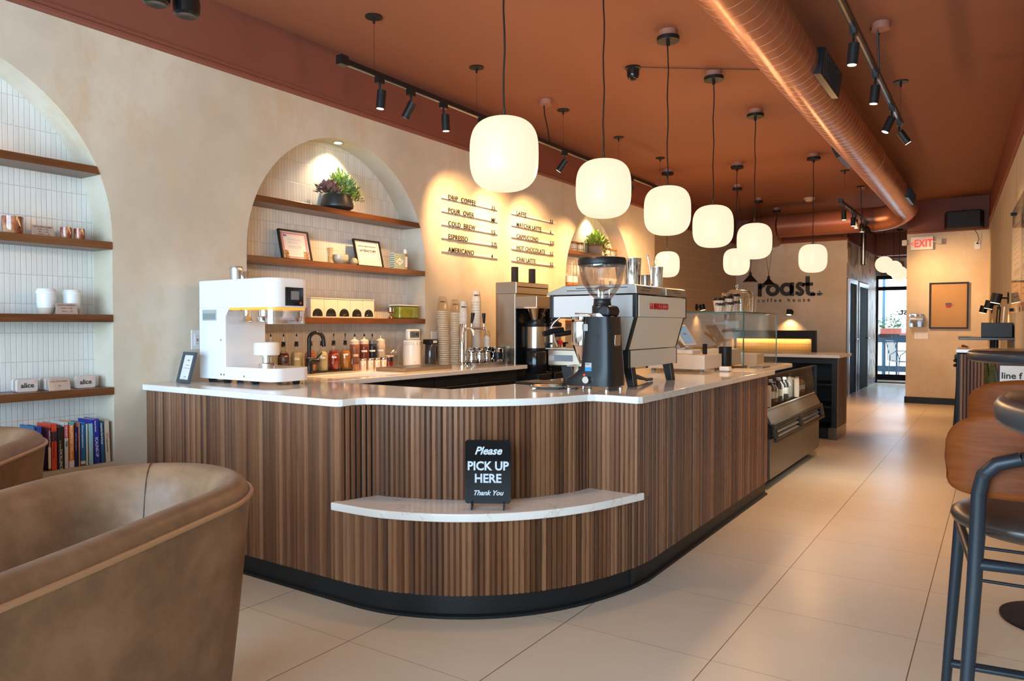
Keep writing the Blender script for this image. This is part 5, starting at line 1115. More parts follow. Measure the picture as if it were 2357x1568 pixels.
# back lower panels: leaning in then straight
def quadbox(mb, pts, y0, y1): return mb.prism(pts, y0, y1, axis='Y')
quadbox(MB(), [(-.30, .372), (-.002, .372), (-.052, .196), (-.30, .196)], .02, YL-.03).build('back_panel', CP, t, bevel=.002)
quadbox(MB(), [(-.30, .372), (.0, .372), (-.05, .196), (-.30, .196)], -.004, .020).build('near_edge_frame', BP, t); quadbox(MB(), [(-.30, .372), (.0, .372), (-.05, .196), (-.30, .196)], YL-.03, YL-.018).build('far_edge_frame', BP, t)
quadbox(MB(), [(-.30, .372), (-.012, .372), (-.062, .196), (-.30, .196)], -.008, -.0042).build('side_skin', mat('warm_grey_panel', (.50, .46, .40), .3), t)
MB().bx(-.50, -.042, .02, YL-.04, .098, .192).build('lower_panel', CP, t, bevel=.003); MB().bx(-.30, -.04, -.006, .02, .096, .194).bx(-.06, -.04, YL-.04, YL-.032, .096, .194).build('lower_trim', BP, t, bevel=.002)
for y0 in (.02, YL-.16):
    MB().prism([(-.085, .10), (-.035, .10), (-.020, 0), (-.060, 0)], y0-.0, y0+.05, axis='Y').build('foot', BP, t, bevel=.003)
    MB().prism([(-.47, .10), (-.40, .10), (-.375, 0), (-.45, 0)], y0, y0+.05, axis='Y').build('foot', BP, t, bevel=.003)
MB().prism([(-.54, .100), (-.32, .100), (-.32, .190), (-.54, .190)], -.004, YL, axis='Y').build('drip_box', CHROME, t, bevel=.004)
MB().bx(-.56, -.30, 0, YL, .192, .198).build('drip_grate', STEEL, t)
MB().bx(-.50, -.38, -.006, -.004, .125, .160).build('data_plate', mat('data_plate', (.16, .18, .2), .4), t)
for y in (.20, .52):
    MB().lathe([(.034, .30), (.036, .31), (.036, .372)], (-.42, y, 0), n=28).build('group_head', CHROME, t, smooth=True, angle=40)
    MB().lathe([(.038, .275), (.038, .303)], (-.42, y, 0), n=28).tube([(-.455, y, .288), (-.50, y, .286), (-.58, y, .276), (-.62, y, .270)], [.008, .014, .016, .013], 12).build('portafilter', BLACKP, t, smooth=True, angle=40)
MB().tube([(-.50, .06, .372), (-.53, .05, .345), (-.55, .05, .32), (-.52, .045, .24), (-.50, .04, .205)], .006, 10).build('steam_wand', CHROME, t, smooth=True); MB().tube([(-.57, -.005, .278), (-.545, .045, .292), (-.50, .10, .302)], [.016, .018, .016], 14).build('steam_grip', BLACKP, t, smooth=True)
MB().bx(-.30, -.285, .03, YL-.03, .196, .372).build('inner_backplate', mat('dark_steel', (.08, .08, .085), .3, .6), t)
m = MB(); m.tube([(-.08, .12, .09), (-.10, .20, .05), (-.07, .30, .018), (-.10, .45, .011)], .009, 8).tube([(-.12, .10, .09), (-.14, .26, .03), (-.10, .40, .009)], .006, 8).build('drain_hose', mat('grey_hose', (.15, .14, .13), .5), t, smooth=True)
# things standing on the machine
zt = ZC+.549
def cup_on(u, X, r, h, nm, lb, cat, taper=.86, extra=None, mt=CHROME):
    y = yat(u, X, 640); t = thing(nm, lb, cat, (X, y, zt))
    MB().lathe([(r*taper, 0), (r*taper, .002), (r, h), (r*1.02, h+.002), (r*1.02, h), (r*.97, h-.002), (r*taper*.95, .004), (0, .004)], n=36).build('cup_body', mt, t, smooth=True, angle=40)
    return t
cup_on(1456, -1.80, .052, .170, 'steel_shaker', 'tall polished steel tumbler, largest cup on top of the espresso machine', 'cup', .88)
t = cup_on(1486, -1.72, .026, .070, 'small_steel_cup', 'small steel cup between the two steel tumblers on the machine', 'cup', .9, mt=mat('dark_steel_cup', (.30, .25, .2), .25, .9))
t = cup_on(1512, -1.66, .036, .115, 'steel_tumbler', 'polished steel tumbler holding bar spoons near the machine corner', 'cup', .82)
for nm, pts, r_, lb in (('bar_spoon', [(-.02, -.02, .02), (-.035, -.028, .13), (-.045, -.034, .185)], .003, 'twisted bar spoon standing in the steel tumbler'), ('hand_whisk', [(.0, -.01, .02), (-.008, -.012, .12), (-.01, -.016, .14)], .003, 'wire whisk standing in the steel tumbler')):
    y = yat(1512, -1.66, 640); tt = thing(nm, lb, 'utensil', (-1.66, y, zt))
    MB().tube(pts, r_, 8).build('stem', CHROME, tt, smooth=True)
    if nm == 'bar_spoon': MB().ball(pts[-1], .006).build('knob', CHROME, tt, smooth=True)
    else:
        m = MB()
        for k in range(4): a = pi*k/4; m.tube([(-.008+.012*cos(a)*s, -.012+.012*sin(a)*s, .115+.05*q) for s, q in ((.2, 0), (1, .5), (1.1, .85), (.5, 1.0), (-.5, 1.0), (-1.1, .85), (-1, .5), (-.2, 0))], .0008, 4)
        m.build('wires', CHROME, tt)
# ================================================================= GRINDER
t = thing('coffee_grinder', 'black coffee grinder with big clear hopper in front of the espresso machine', 'grinder', (-1.60, 3.26, ZC))
GBK = mat('matt_black_casting', (.011, .012, .014), .34, spec=.4)
def gsec(z):
    """left edge, right edge, half depth of the casting at height z"""
    tab = [(.022, -.262, .012, .100), (.055, -.262, .012, .100), (.085, -.205, .010, .097), (.12, -.172, .008, .094), (.18, -.165, .004, .090), (.30, -.158, -.002, .084), (.372, -.152, -.008, .080)]
    for (z0, *a), (z1, *b) in zip(tab, tab[1:]):
        if z <= z1: f = (z-z0)/(z1-z0); return [p+(q-p)*f for p, q in zip(a, b)]
    return tab[-1][1:]
def gb(a, v):
    z = .022+.35*v; l, r_, hd_ = gsec(z); th = 2*pi*a; c, s = cos(th), sin(th); n_ = 5
    ex = (abs(c)**n_+abs(s)**n_)**(-1/n_); return ((l+r_)/2+ex*c*(r_-l)/2, .11+ex*s*hd_, z)
m = MB().grid(gb, 56, 30, cu=True); k0 = len(m.v)
m._f([tuple(range(55, -1, -1)), tuple(29*56+i for i in range(56))], 0); m.build('body', GBK, t, smooth=True, angle=40)
MB().prism([(-.075, .372), (-.02, .372), (-.012, .40), (-.02, .425), (-.06, .432), (-.10, .40)], .05, .17, axis='Y').build('top_casting', GBK, t, bevel=.012, seg=4)
HX, HY = -.085, .11
MB().lathe([(.062, .372), (.062, .388), (.056, .392)], (HX, HY, 0), n=40).lathe([(.058, .376), (.064, .378), (.064, .384), (.058, .386)], (HX, HY, 0), n=40).build('grind_collar', CHROME, t, smooth=True, angle=40)
MB().tube([(HX-.05, HY-.02, .385), (HX-.10, HY-.05, .388), (HX-.125, HY-.06, .388)], [.003, .003, .005], 8).build('grind_lever', CHROME, t, smooth=True)
MB().lathe([(.052, .390), (.052, .425), (.046, .432), (.043, .455), (.047, .462)], (HX, HY, 0), n=36).build('neck', GBK, t, smooth=True, angle=40)
MB().lathe([(.040, .458), (.046, .462), (.070, .49), (.095, .53), (.112, .58), (.119, .63), (.121, .648)], (HX, HY, 0), n=48, cap=False).build('hopper', thin_glass('smoky_hopper', (.93, .90, .88), .22), t, smooth=True)
MB().lathe([(.119, .632), (.124, .636), (.126, .655), (.121, .668), (.10, .671), (0, .671)], (HX, HY, 0), n=48).build('hopper_lid', BLACKP, t, smooth=True, angle=40)
m = MB().lathe([(.012, .462), (.012, .50), (.045, .515), (.014, .53), (.010, .56)], (HX, HY, 0), n=20)
for k in range(3): a = 2*pi*k/3+.4; m.cyl((HX+.035*cos(a), HY+.035*sin(a), .47), (HX+.035*cos(a), HY+.035*sin(a), .512), .004, n=8)
m.build('bean_guard', thin_glass('rosy_plastic', (.88, .80, .76), .3), t, smooth=True)
CXg, CYg = -.205, .11
MB().lathe([(.050, .345), (.054, .350), (.056, .360), (.058, .372), (.050, .374)], (CXg, CYg, 0), n=36).lathe([(.052, .225), (.053, .23), (.053, .345)], (CXg, CYg, 0), n=36).lathe([(.014, .13), (.050, .222)], (CXg+.005, CYg, 0), n=36).build('dosing_chamber', CHROME, t, smooth=True, angle=40)
MB().bx(-.06, -.04, .010, .035, 0, .001).build('shadow_gap', BP, t)
yf = .0148
MB().bx(-.132, -.096, yf-.0006, yf, .098, .140).build('warning_sticker', mat('sticker_grey', (.42, .42, .42), .4), t); MB().bx(-.132, -.096, yf-.0012, yf-.0006, .098, .117).build('blue_sticker_half', mat('sticker_blue', (.02, .25, .55), .4), t)
txt('DANGER', .0055, INK, t, (-.130, yf-.0012, .131), (1, 0, 0), name='print', bold=.0001)
m = MB()
for z in (.262, .271, .280): m.bx(-.118, -.062, .0225, .026, z, z+.004)
m.build('vent_slots', INK, t); MB().bx(-.146, -.124, .0255, .030, .300, .334).build('badge', mat('badge_silver', (.35, .34, .33), .3, .7), t)
MB().lathe([(.0, .024), (.017, .024), (.0195, .020), (.0205, 0)], (0, 0, 0), n=30).build('timer_knob', STEEL, t, smooth=True, angle=40).matrix_local = basis((1, 0, 0), (0, 0, 1), (-.117, .0105, .055)) 
MB().ball((-.136, .0135, .078), .0055).build('red_lamp', mat('red_indicator', (.8, .02, .02), .3, emit=(1, .02, .02), es=2.5), t, smooth=True)
MB().box((.0005, .11, .23), (.003, .065, .10), ry=radians(3)).build('spec_plate', mat('brushed_plate', (.62, .48, .34), .3, .8), t, bevel=.001)
for x, y in ((-.235, .03), (-.02, .03), (-.02, .19), (-.235, .19), (-.12, .04)): MB().lathe([(.012, 0), (.012, .008), (.008, .010), (.010, .024)], (x, y, 0), n=16).build('foot', CHROME, t, smooth=True, angle=40)
MB().lathe([(.030, .062), (.031, .066), (.027, .112), (.028, .114), (.024, .114), (.022, .07)], (-.222, .11, -.0), n=28).tube([(-.26, .06, .118), (-.262, .11, .118), (-.26, .16, .118), (-.18, .16, .119), (-.18, .06, .119)], .003, 8, closed=True).build('dosing_cup_fork', STEEL, t, smooth=True, angle=40)
# tamping mat and steel dish
tag(MB().bx(-.15, .15, -.10, .10, 0, .014).build('tamping_mat', BLACKP, bevel=.004, loc=(-2.09, 3.50, ZC), rz=radians(-6)), 'black rubber tamping mat left of the grinder on the quartz top', 'mat')
tag(MB().lathe([(.055, 0), (.085, .012), (.092, .014), (.085, .016), (.055, .004), (0, .004)], n=36, sx=1.15).build('steel_dish', CHROME, smooth=True, angle=40, loc=(-1.945, 3.275, ZC)), 'shallow polished steel dish beside the grinder', 'dish')
# ================================================================= REGISTER AND GLASS CASE
t = thing('cash_drawer', 'cream white cash drawer box raised on small feet beside the espresso machine', 'cash drawer', (-1.70, 4.98, ZC))
CW = mat('cream_white_metal', (.76, .70, .60), .35)
MB().bx(-.42, 0, 0, .38, .018, .118).build('drawer_box', CW, t, bevel=.003)
for x, y in ((-.39, .03), (-.03, .03), (-.03, .35), (-.39, .35)): MB().bx(x-.012, x+.012, y-.012, y+.012, 0, .018).build('foot', mat('grey_foot', (.25, .24, .22), .4), t)
t = thing('tablet_register', 'white tablet on a tilting stand on top of the cash drawer', 'tablet', (-1.93, 5.20, ZC+.118))
MB().bx(-.16, .10, -.10, .10, 0, .032).build('stand_base', WHITE, t, bevel=.008, seg=3); MB().tube([(-.02, 0, .03), (.03, 0, .05), (-.06, 0, .13), (-.09, 0, .15)], .012, 10).build('stand_arm', WHITE, t, smooth=True)
mm_ = Matrix.Translation((.0, 0, .135)) @ Matrix.Rotation(radians(58), 4, 'Y') @ Matrix.Rotation(0, 4, 'Z')
o = MB().bx(-.088, .088, -.125, .125, 0, .009).build('tablet_body', WHITE, t, bevel=.004, seg=3); o.matrix_local = mm_
o = MB().bx(-.075, .075, -.105, .105, .0091, .0098).build('tablet_screen', mat('tablet_screen', (.02, .03, .04), .08, emit=(.30, .45, .60), es=.45), t); o.matrix_local = mm_
o = text('roast.', .03, mat('screen_brown', (.30, .16, .08), .5), t, (0, 0, 0), name='screen_logo', align='CENTER'); o.matrix_local = mm_ @ basis((0, 1, 0), (-1, 0, 0), (0, 0, .0105))
tag(MB().bx(-.006, .006, -.02, .02, 0, .075).build('phone', BLACKP, bevel=.003, loc=(-1.76, 5.16, ZC+.119), rz=radians(60)), 'black handset standing upright on the cash drawer', 'phone')
tag(MB().lathe([(0, 0), (.046, 0), (.047, .004), (.047, .160), (.049, .162), (.049, .168), (.045, .168)], n=36).build('black_canister', BLACK, smooth=True, angle=40, loc=(-1.70, 5.44, ZC)), 'matt black round canister at the corner of the glass case', 'canister')
t = thing('card_reader', 'small white square card reader on the quartz counter', 'card reader', (-1.61, 5.16, ZC)); MB().bx(-.036, .036, -.036, .036, .005, .036).build('reader', WHITE, t, bevel=.010, seg=4); MB().bx(-.030, .030, -.030, .030, 0, .006).build('dock', mat('grey_foot', (.25, .24, .22), .4), t)
tag(MB().bx(-.10, .10, -.14, .14, 0, .003).bx(-.06, .08, -.05, .15, .003, .005).build('paper_pad', mat('counter_papers', (.60, .52, .42), .6), loc=(-1.56, 5.38, ZC), rz=radians(12)), 'loose papers lying on the counter end below the glass case', 'papers')
# second worktop and case
tag(MB().bx(-2.26, -1.47, 5.542, 6.56, ZC-.033, ZC).build('case_worktop', QUARTZ, bevel=.004, seg=3), 'short quartz worktop under the glass case, beyond the counter end', 'worktop')
gc = thing('glass_display_case', 'rectangular glass display case with green edges on the counter end', 'display case', (-1.60, 5.56, ZC)); GH = .42
EDGE = mat('green_glass_edge', (.015, .10, .085), .1, spec=.8)
ED2 = mat('bright_glass_edge', (.25, .42, .38), .1, spec=.8)
CG = thin_glass('case_glass', (.95, .98, .96), .12)
for nm, q in (('near_pane', [(-.56, 0, 0), (0, 0, 0), (0, 0, GH), (-.56, 0, GH)]), ('side_pane', [(0, 0, 0), (0, .98, 0), (0, .98, GH), (0, 0, GH)]), ('far_pane', [(-.56, .98, 0), (0, .98, 0), (0, .98, GH), (-.56, .98, GH)]), ('top_pane', [(-.56, 0, GH), (0, 0, GH), (0, .98, GH), (-.56, .98, GH)])): MB().quad(*q).build(nm, CG, gc)
MB().bx(-.56, 0, -.003, .003, GH, GH+.010).bx(-.003, .005, -.003, .98, GH, GH+.010).bx(-.004, .004, -.004, .004, 0, GH).bx(-.004, .004, .976, .984, 0, GH).bx(-.56, 0, .977, .983, GH, GH+.010).build('glass_edges', EDGE, gc)
for x, y, sx_, sy_, h, lb in ((-.34, .56, .24, .26, .13, 'larger white riser block inside the glass case'), (-.20, .82, .22, .22, .085, 'lower white riser block inside the glass case')):
    tag(MB().bx(-sx_/2, sx_/2, -sy_/2, sy_/2, 0, h).build('riser_block', mat('cream_riser', (.74, .66, .54), .4), bevel=.003, loc=(-1.60+x, 5.56+y, ZC)), lb, 'riser')
tag(MB().lathe([(0, 0), (.15, 0), (.155, .005), (.155, .016), (0, .016)], n=40).build('round_board', make_board('acacia_board', (.17, .065, .025), (.32, .14, .06)), smooth=True, angle=40, loc=(-1.78, 5.74, ZC)), 'round wooden serving board inside the glass case', 'board')
cz = ZC+GH+.0105
t = thing('glass_cloche', 'glass cake dome with a knob on top of the display case', 'dome', (aty(1697, 650, 6.28).x, 6.28, cz))
MB().lathe([(.128, 0), (.130, .12), (.125, .165), (.10, .19), (.05, .20), (.012, .202)], n=40, cap=False).build('dome', thin_glass('dome_glass', (.95, .95, .93), .6), t, smooth=True, angle=80)
MB().lathe([(.010, .200), (.009, .212), (.017, .224), (.015, .240), (0, .246)], n=20).build('knob', thin_glass('knob_glass', (.8, .8, .78), 1.0), t, smooth=True)
def togo(u, Yc, h, lb, lid=True, mt=None, r=.043):
    X, y = aty(u, 700, Yc).x, Yc; t = thing('togo_cup', lb, 'cup', (X, y, cz), group='sample cups on the glass case')
    MB().lathe([(r*.70, 0), (r*.70, .003), (r, h), (r*1.04, h+.002), (r*.97, h+.004)], n=32, cap=False).build('cup_body', mt or SWP, t, smooth=True, angle=40)
    if lid:
        MB().lathe([(r*1.06, h-.003), (r*1.09, h+.002), (r*1.02, h+.008), (r*.98, h+.018), (r*.9, h+.018), (r*.88, h+.012), (0, h+.012)], n=32).build('lid', BLACKP, t, smooth=True, angle=40)
        txt('roast.', .038, INK, t, (r*.93*cos(-.9), r*.93*sin(-.9)-.0, h*.55), (-sin(-.7), cos(-.7), 0), (0, 0, 1), name='print', align='CENTER', bold=.0018)
    return t
togo(1654, 5.63, .092, 'smallest swirl-printed paper cup with black lid on the glass case'); togo(1675, 5.73, .108, 'middle swirl-printed paper cup with black lid on the glass case'); togo(1690, 5.85, .128, 'tallest swirl-printed paper cup with black lid, below the dome knob')
for u, X, h, lb in ((1707, 5.68, .115, 'clear plastic cup left of the other clear cups on the glass case'), (1719, 5.80, .12, 'clear plastic cup second from right on the glass case'), (1730, 5.95, .13, 'tallest clear plastic cup at the right end of the glass case')): togo(u, X, h, lb, False, CL)
tag(MB().bx(-.05, .05, -.1, .1, 0, .010).build('steel_tongs_tray', mat('dull_tray', (.22, .19, .16), .4, .6), loc=(-1.535, 5.78, ZC), rz=0), 'flat steel tray on the worktop edge outside the glass case', 'tray')
# ================================================================= REFRIGERATED CASE
fc = thing('refrigerated_case', 'black grab-and-go refrigerated case with open grille and steel kick panel', 'refrigerator', (-1.40, 5.60, 0)); FL = 1.80
GR = mat('warm_grey_panel_paint', (.15, .125, .095), .36, .4)
MB().bx(-.78, -.055, 0, FL, .05, .40).bx(-.78, -.62, 0, FL, .40, .86).bx(-.78, -.28, 0, FL, .838, .876).bx(-.78, -.05, -.0, .015, .40, .55).bx(-.78, -.05, FL-.015, FL, .40, .55).bx(-.72, -.10, .05, FL-.05, 0, .05).build('cabinet_body', BLACKP, fc)
MB().bx(-.055, -.012, .012, FL, .08, .385).build('kick_panel', GR, fc, bevel=.003)
gl_ = MB()
for y in (0, FL-.02): gl_.prism([(-.62, .55), (-.04, .55), (-.06, .86), (-.62, .86)], y, y+.003, axis='Y')
gl_.build('end_glass', thin_glass('fridge_glass', (.90, .92, .91), .08), fc)
MB().quad((-.040, .01, .55), (-.040, FL-.01, .55), (-.058, FL-.01, .855), (-.058, .01, .855)).build('front_glass', thin_glass('fridge_glass', (.90, .92, .91), .08), fc)
MB().bx(-.066, -.050, 0, FL, .845, .858).bx(-.06, -.036, FL-.015, FL, .55, .858).build('glass_frame', BLACKP, fc)
MB().prism([(-.05, .52), (.0, .49), (.0, .50), (-.05, .60), (-.055, .60)], 0, FL, axis='Y').build('sill', GR, fc); MB().bx(-.052, -.045, 0, FL, .598, .606).build('bright_strip', mat('bright_strip', (.8, .8, .78), .3), fc)
gm = MB(); L_ = FL; d1 = (.020, .365); d2 = (-.004, .498)
def gbar(y0, y1, f0, f1, th=.022):
    a = (d1[0]+(d2[0]-d1[0])*f0, d1[1]+(d2[1]-d1[1])*f0); b = (d1[0]+(d2[0]-d1[0])*f1, d1[1]+(d2[1]-d1[1])*f1); gm.prism([a, (a[0]+th, a[1]+.003), (b[0]+th, b[1]+.003), b], y0, y1, axis='Y')
for y0, y1, f0, f1 in ((0, L_, 0, .18), (0, L_, .82, 1), (0, .07, .18, .82), (L_-.07, L_, .18, .82), (L_/2-.035, L_/2+.035, .18, .82)): gbar(y0, y1, f0, f1)
gm.build('grille_frame', mat('bronze_black_trim', (.022, .017, .012), .4), fc, bevel=.003)
sl = MB()
for k in range(3):
    for y0, y1 in ((.08, L_/2-.04), (L_/2+.04, L_-.08)): sl.box((-.002, (y0+y1)/2, .395+k*.035), (.03, y1-y0, .004), ry=radians(35))
sl.build('grille_louvre', mat('warm_louvre', (.22, .17, .12), .4, .3), fc); MB().bx(-.05, -.02, .02, FL-.02, .37, .50).build('grille_back', INK, fc)
MB().bx(-.60, -.10, .03, FL-.03, .60, .606).build('glass_shelf', GLASS, fc)
light('case_light', 'AREA', (-1.56, 6.5, .832), 5.0, (.95, 1, .95), (-1.70, 6.5, 0), .05, sy=1.6)
rr = random.Random(5)
cols = [((.62, .60, .56), 'white'), ((.03, .03, .03), 'black'), ((.35, .30, .06), 'olive'), ((.60, .35, .05), 'yellow'), ((.35, .03, .03), 'dark red'), ((.60, .58, .50), 'cream'), ((.20, .12, .06), 'brown')]
for i in range(13):
    c, cn = cols[[0, 5, 0, 1, 6, 1, 0, 1, 0, 3, 2, 4, 6][i]]; y = 5.72+i*.130; h = [.15, .14, .17, .19, .16, .19, .17, .18, .20, .16, .15, .15, .14][i]
    t = thing('drink_bottle', '%s bottle inside the refrigerated case, %s' % (cn, ['nearest the counter', 'second from the near end', 'third from the near end', 'fourth from the near end', 'fifth from the near end', 'just before the middle', 'in the middle', 'just past the middle', 'tallest one, towards the far end', 'fourth from the far end', 'third from the far end', 'second from the far end', 'against the far end glass'][i]), 'bottle', (-1.55+rr.uniform(-.012, .012), y, .607), group='bottles in the refrigerated case')
    MB().lathe([(0, 0), (.032, 0), (.034, .005), (.034, h*.68), (.016, h*.84), (.014, h*.9)], n=20).build('bottle_body', mat('drink_'+cn.replace(' ', '_'), c, .15, coat=.4), t, smooth=True, angle=50)
    MB().lathe([(.017, h*.88), (.017, h), (0, h)], n=16).build('cap', WHITE if i % 2 else BLACKP, t, smooth=True, angle=40)
    MB().lathe([(.0345, h*.2), (.0345, h*.5)], n=20, cap=False).build('label_band', mat('label_cream', (.62, .58, .48), .6), t, smooth=True)
for y, rz_, lb in ((5.80, .35, 'cream coffee bag leaning inside the refrigerated case near the counter'), (6.75, .3, 'cream coffee bag leaning towards the far end of the refrigerated case')):
    t = thing('coffee_bag', lb, 'bag', (-1.478, y, .607), rz=rz_); MB().prism([(-.045, 0), (.045, 0), (.042, .13), (.030, .165), (-.030, .165), (-.042, .13)], -.02, .02, axis='X').build('bag_body', mat('bag_cream', (.66, .52, .40), .6), t, bevel=.006); txt('roast.', .032, INK, t, (.0205, -.03, .07), (0, 1, 0), name='print', bold=.001)
# ================================================================= FAR COUNTER
t = thing('condiment_counter', 'walnut sided far counter with open black shelves and a quartz top', 'counter', (-1.44, 8.46, 0))
WB = mat('flat_walnut', (.26, .11, .045), .4)
MB().bx(-2.2, -.06, .03, .60, .02, .10).build('plinth', BLACK, t); MB().bx(-2.2, -.05, .56, .58, .10, .885).bx(-2.2, -.05, .02, .58, .10, .12).bx(-2.2, -.05, .02, .58, .82, .885).bx(-.05, -.0, 0, .03, .10, .885).bx(-1.18, -1.14, .02, .58, .12, .82).bx(-2.2, -2.16, .02, .58, .12, .82).build('black_carcass', BLACK, t)
MB().bx(-1.14, -.05, .04, .56, .34, .36).bx(-1.14, -.05, .04, .56, .58, .60).build('shelf_board', BLACK, t)
fluted('walnut_side', [(0, 0.03), (0, .58)], .13, .885, t, u0=20); MB().bx(-.05, -.004, .03, .58, .10, .885).build('side_core', WB, t)
MB().bx(-.08, .004, -.002, .59, 0, .13).build('side_kick', mat('dark_brass_kick', (.14, .11, .08), .3, .8), t)
tag(MB().bx(-3.70, -1.40, 8.40, 9.14, .886, .918).build('far_quartz_top', QUARTZ, bevel=.004), 'thin quartz top on the far walnut counter', 'worktop')
bk = thing('slatted_box', 'low wooden crate on the bottom shelf of the far counter', 'crate', (-1.80, 8.62, .121)); MB().bx(-.12, .12, -.02, 0, 0, .03).bx(-.12, .12, -.02, 0, .045, .075).bx(-.12, .12, -.02, 0, .09, .12).bx(-.12, .12, .20, .22, 0, .12).build('slats', SHELFWOOD, bk)
# ================================================================= BACK WALL
LB = mat('matt_black_letters', (.018, .015, .012), .5)
ls = thing('wall_lettering', 'large black wall lettering reading roast coffee house with a cup icon', 'sign', (-3.735, 13.885, 1.765))
H = .1225; R0, SW_ = .088, .069
def lett(nm, strokes, w=SW_):
    m = MB()
    for s in strokes: m.stroke(s[0], s[1] if len(s) > 1 else w, -.012)
    m.build(nm, LB, ls)
lett('letter_r', [([(.035, 0), (.035, .245)],), (arc(.125, .125, R0, 168, 88, 8),)])
lett('letter_o', [(arc(.268, H, R0, 0, 360, 36),)])
lett('letter_a', [(arc(.515, H, R0, 0, 360, 36),), ([(.607, 0), (.607, .245)],)])
lett('letter_s', [([(.82, .185)]+arc(.745, .178, .042, 30, 262, 14)[0:]+arc(.745, .068, .042, 82, -152, 14)+[(.668, .055)], .060)])
lett('letter_t', [([(.875, .345), (.875, .075)],), (arc(.935, .085, .058, 190, 280, 8), .066), ([(.79, .205), (.965, .205)], .058)])
lett('full_stop', [([(.955, .0), (.985, .055)], .055), ([(.93, .018), (1.005, .018)], .036)])
cm = MB().prism([(1.03, .045), (1.03, .032), (1.05, .008), (1.09, .008), (1.11, .032), (1.11, .045)], -.012, 0, axis='Y').stroke(arc(1.112, .030, .014, -90, 90, 8), .006, -.012).stroke([(1.02, .0), (1.115, .0)], .006, -.012).stroke([(1.065, .055), (1.078, .066), (1.066, .08), (1.078, .092)], .007, -.012).stroke([(1.082, .055), (1.092, .064), (1.083, .075)], .006, -.012); cm.build('cup_icon', LB, ls)
txt('coffee house', .098, LB, ls, (-.005, -.008, -.105), name='small_lettering', space=1.78, bold=.0015)
bq = thing('banquette', 'black framed banquette with a lit woven rattan back at the far wall', 'bench', (-4.12, 13.9, 0))
wv = NT('woven_rattan', rough=.7); sp = wv.n('SeparateXYZ'); wv.l(obj_coord(wv), sp.inputs[0]); f = wv.math('FRACT', wv.math('MULTIPLY', sp.outputs[0], 40)); g_ = wv.math('FRACT', wv.math('MULTIPLY', sp.outputs[2], 9))
wv.l(wv.mix(wv.math('MAXIMUM', wv.math('LESS_THAN', f, .22), wv.math('LESS_THAN', g_, .08)), (.56, .40, .16), (.28, .18, .06)), wv.b.inputs['Base Color'])
MB().bx(.02, 1.36, -.10, -.02, .47, 1.0).build('woven_back', wv.m, bq); MB().bx(0, 1.42, -.16, 0, 1.0, 1.14).bx(1.36, 1.42, -.16, 0, .0, 1.0).build('frame', BLACK, bq); MB().bx(0, 1.36, -.55, -.10, .40, .48).bx(0.02, 1.34, -.52, -.02, 0, .40).build('seat', mat('brown_bench_leather', (.20, .10, .05), .45), bq, bevel=.01)
light('banquette_strip', 'AREA', (-3.45, 13.76, .99), 5, WARM, (-3.45, 13.82, 0), 1.3, sy=.03)
def sconce(loc, lb, d, e=8, rz=0):
    """round wall plate, arm and tilted cylinder shade; d = unit vector out of the wall"""
    t = thing('wall_sconce', lb, 'wall lamp', loc, group='black wall sconces'); d = Vector(d).normalized(); s = Vector((-d.y, d.x, 0))
    MB().cyl((0, 0, 0), tuple(d*.012), .055, n=28).build('wall_plate', BLACK, t, smooth=True, angle=40); MB().cyl(tuple(d*.01), tuple(d*.09), .009, n=10).build('arm', BLACK, t)
    a = d*.09+Vector((0, 0, .045)); b = d*.11+Vector((0, 0, -.045)); MB().cyl(tuple(a), tuple(b), .045, n=28).build('shade', BLACK, t, smooth=True, angle=40)
    MB().cyl(tuple(b+(b-a).normalized()*.0005), tuple(b+(b-a).normalized()*.004), .040, n=24).build('lens', mat('warm_lens', (.9, .8, .6), .3, emit=(1, .78, .45), es=3), t)
    light('sconce_spot', 'SPOT', Vector(loc)+b+Vector((0, 0, -.012)), e, WARM, Vector(loc)+d*.05+Vector((0, 0, -1)), .02, 110, .8); return t
sconce((-4.15, 11.74, 1.53), 'black wall sconce on the boarded wall left of the cups', (1, 0, 0), 10)
sconce((-3.155, 13.9, 1.47), 'lit wall sconce above the banquette, right of the glass case', (0, -1, 0), 22)
def wall_r(u, v):
    d = ray(u, v); k = (ra.x*rd.y-ra.y*rd.x)/(d[0]*rd.y-d[1]*rd.x); return Vector((d[0]*k, d[1]*k, HC+d[2]*k))
for (u, v), lb in (((2322, 686), 'nearest black wall sconce on the right wall'), ((2301, 701), 'middle black wall sconce on the right wall'), ((2284, 712), 'farthest black wall sconce on the right wall')):
    p = wall_r(u, v); sconce(p, lb, (rn.x, rn.y, 0), 9)
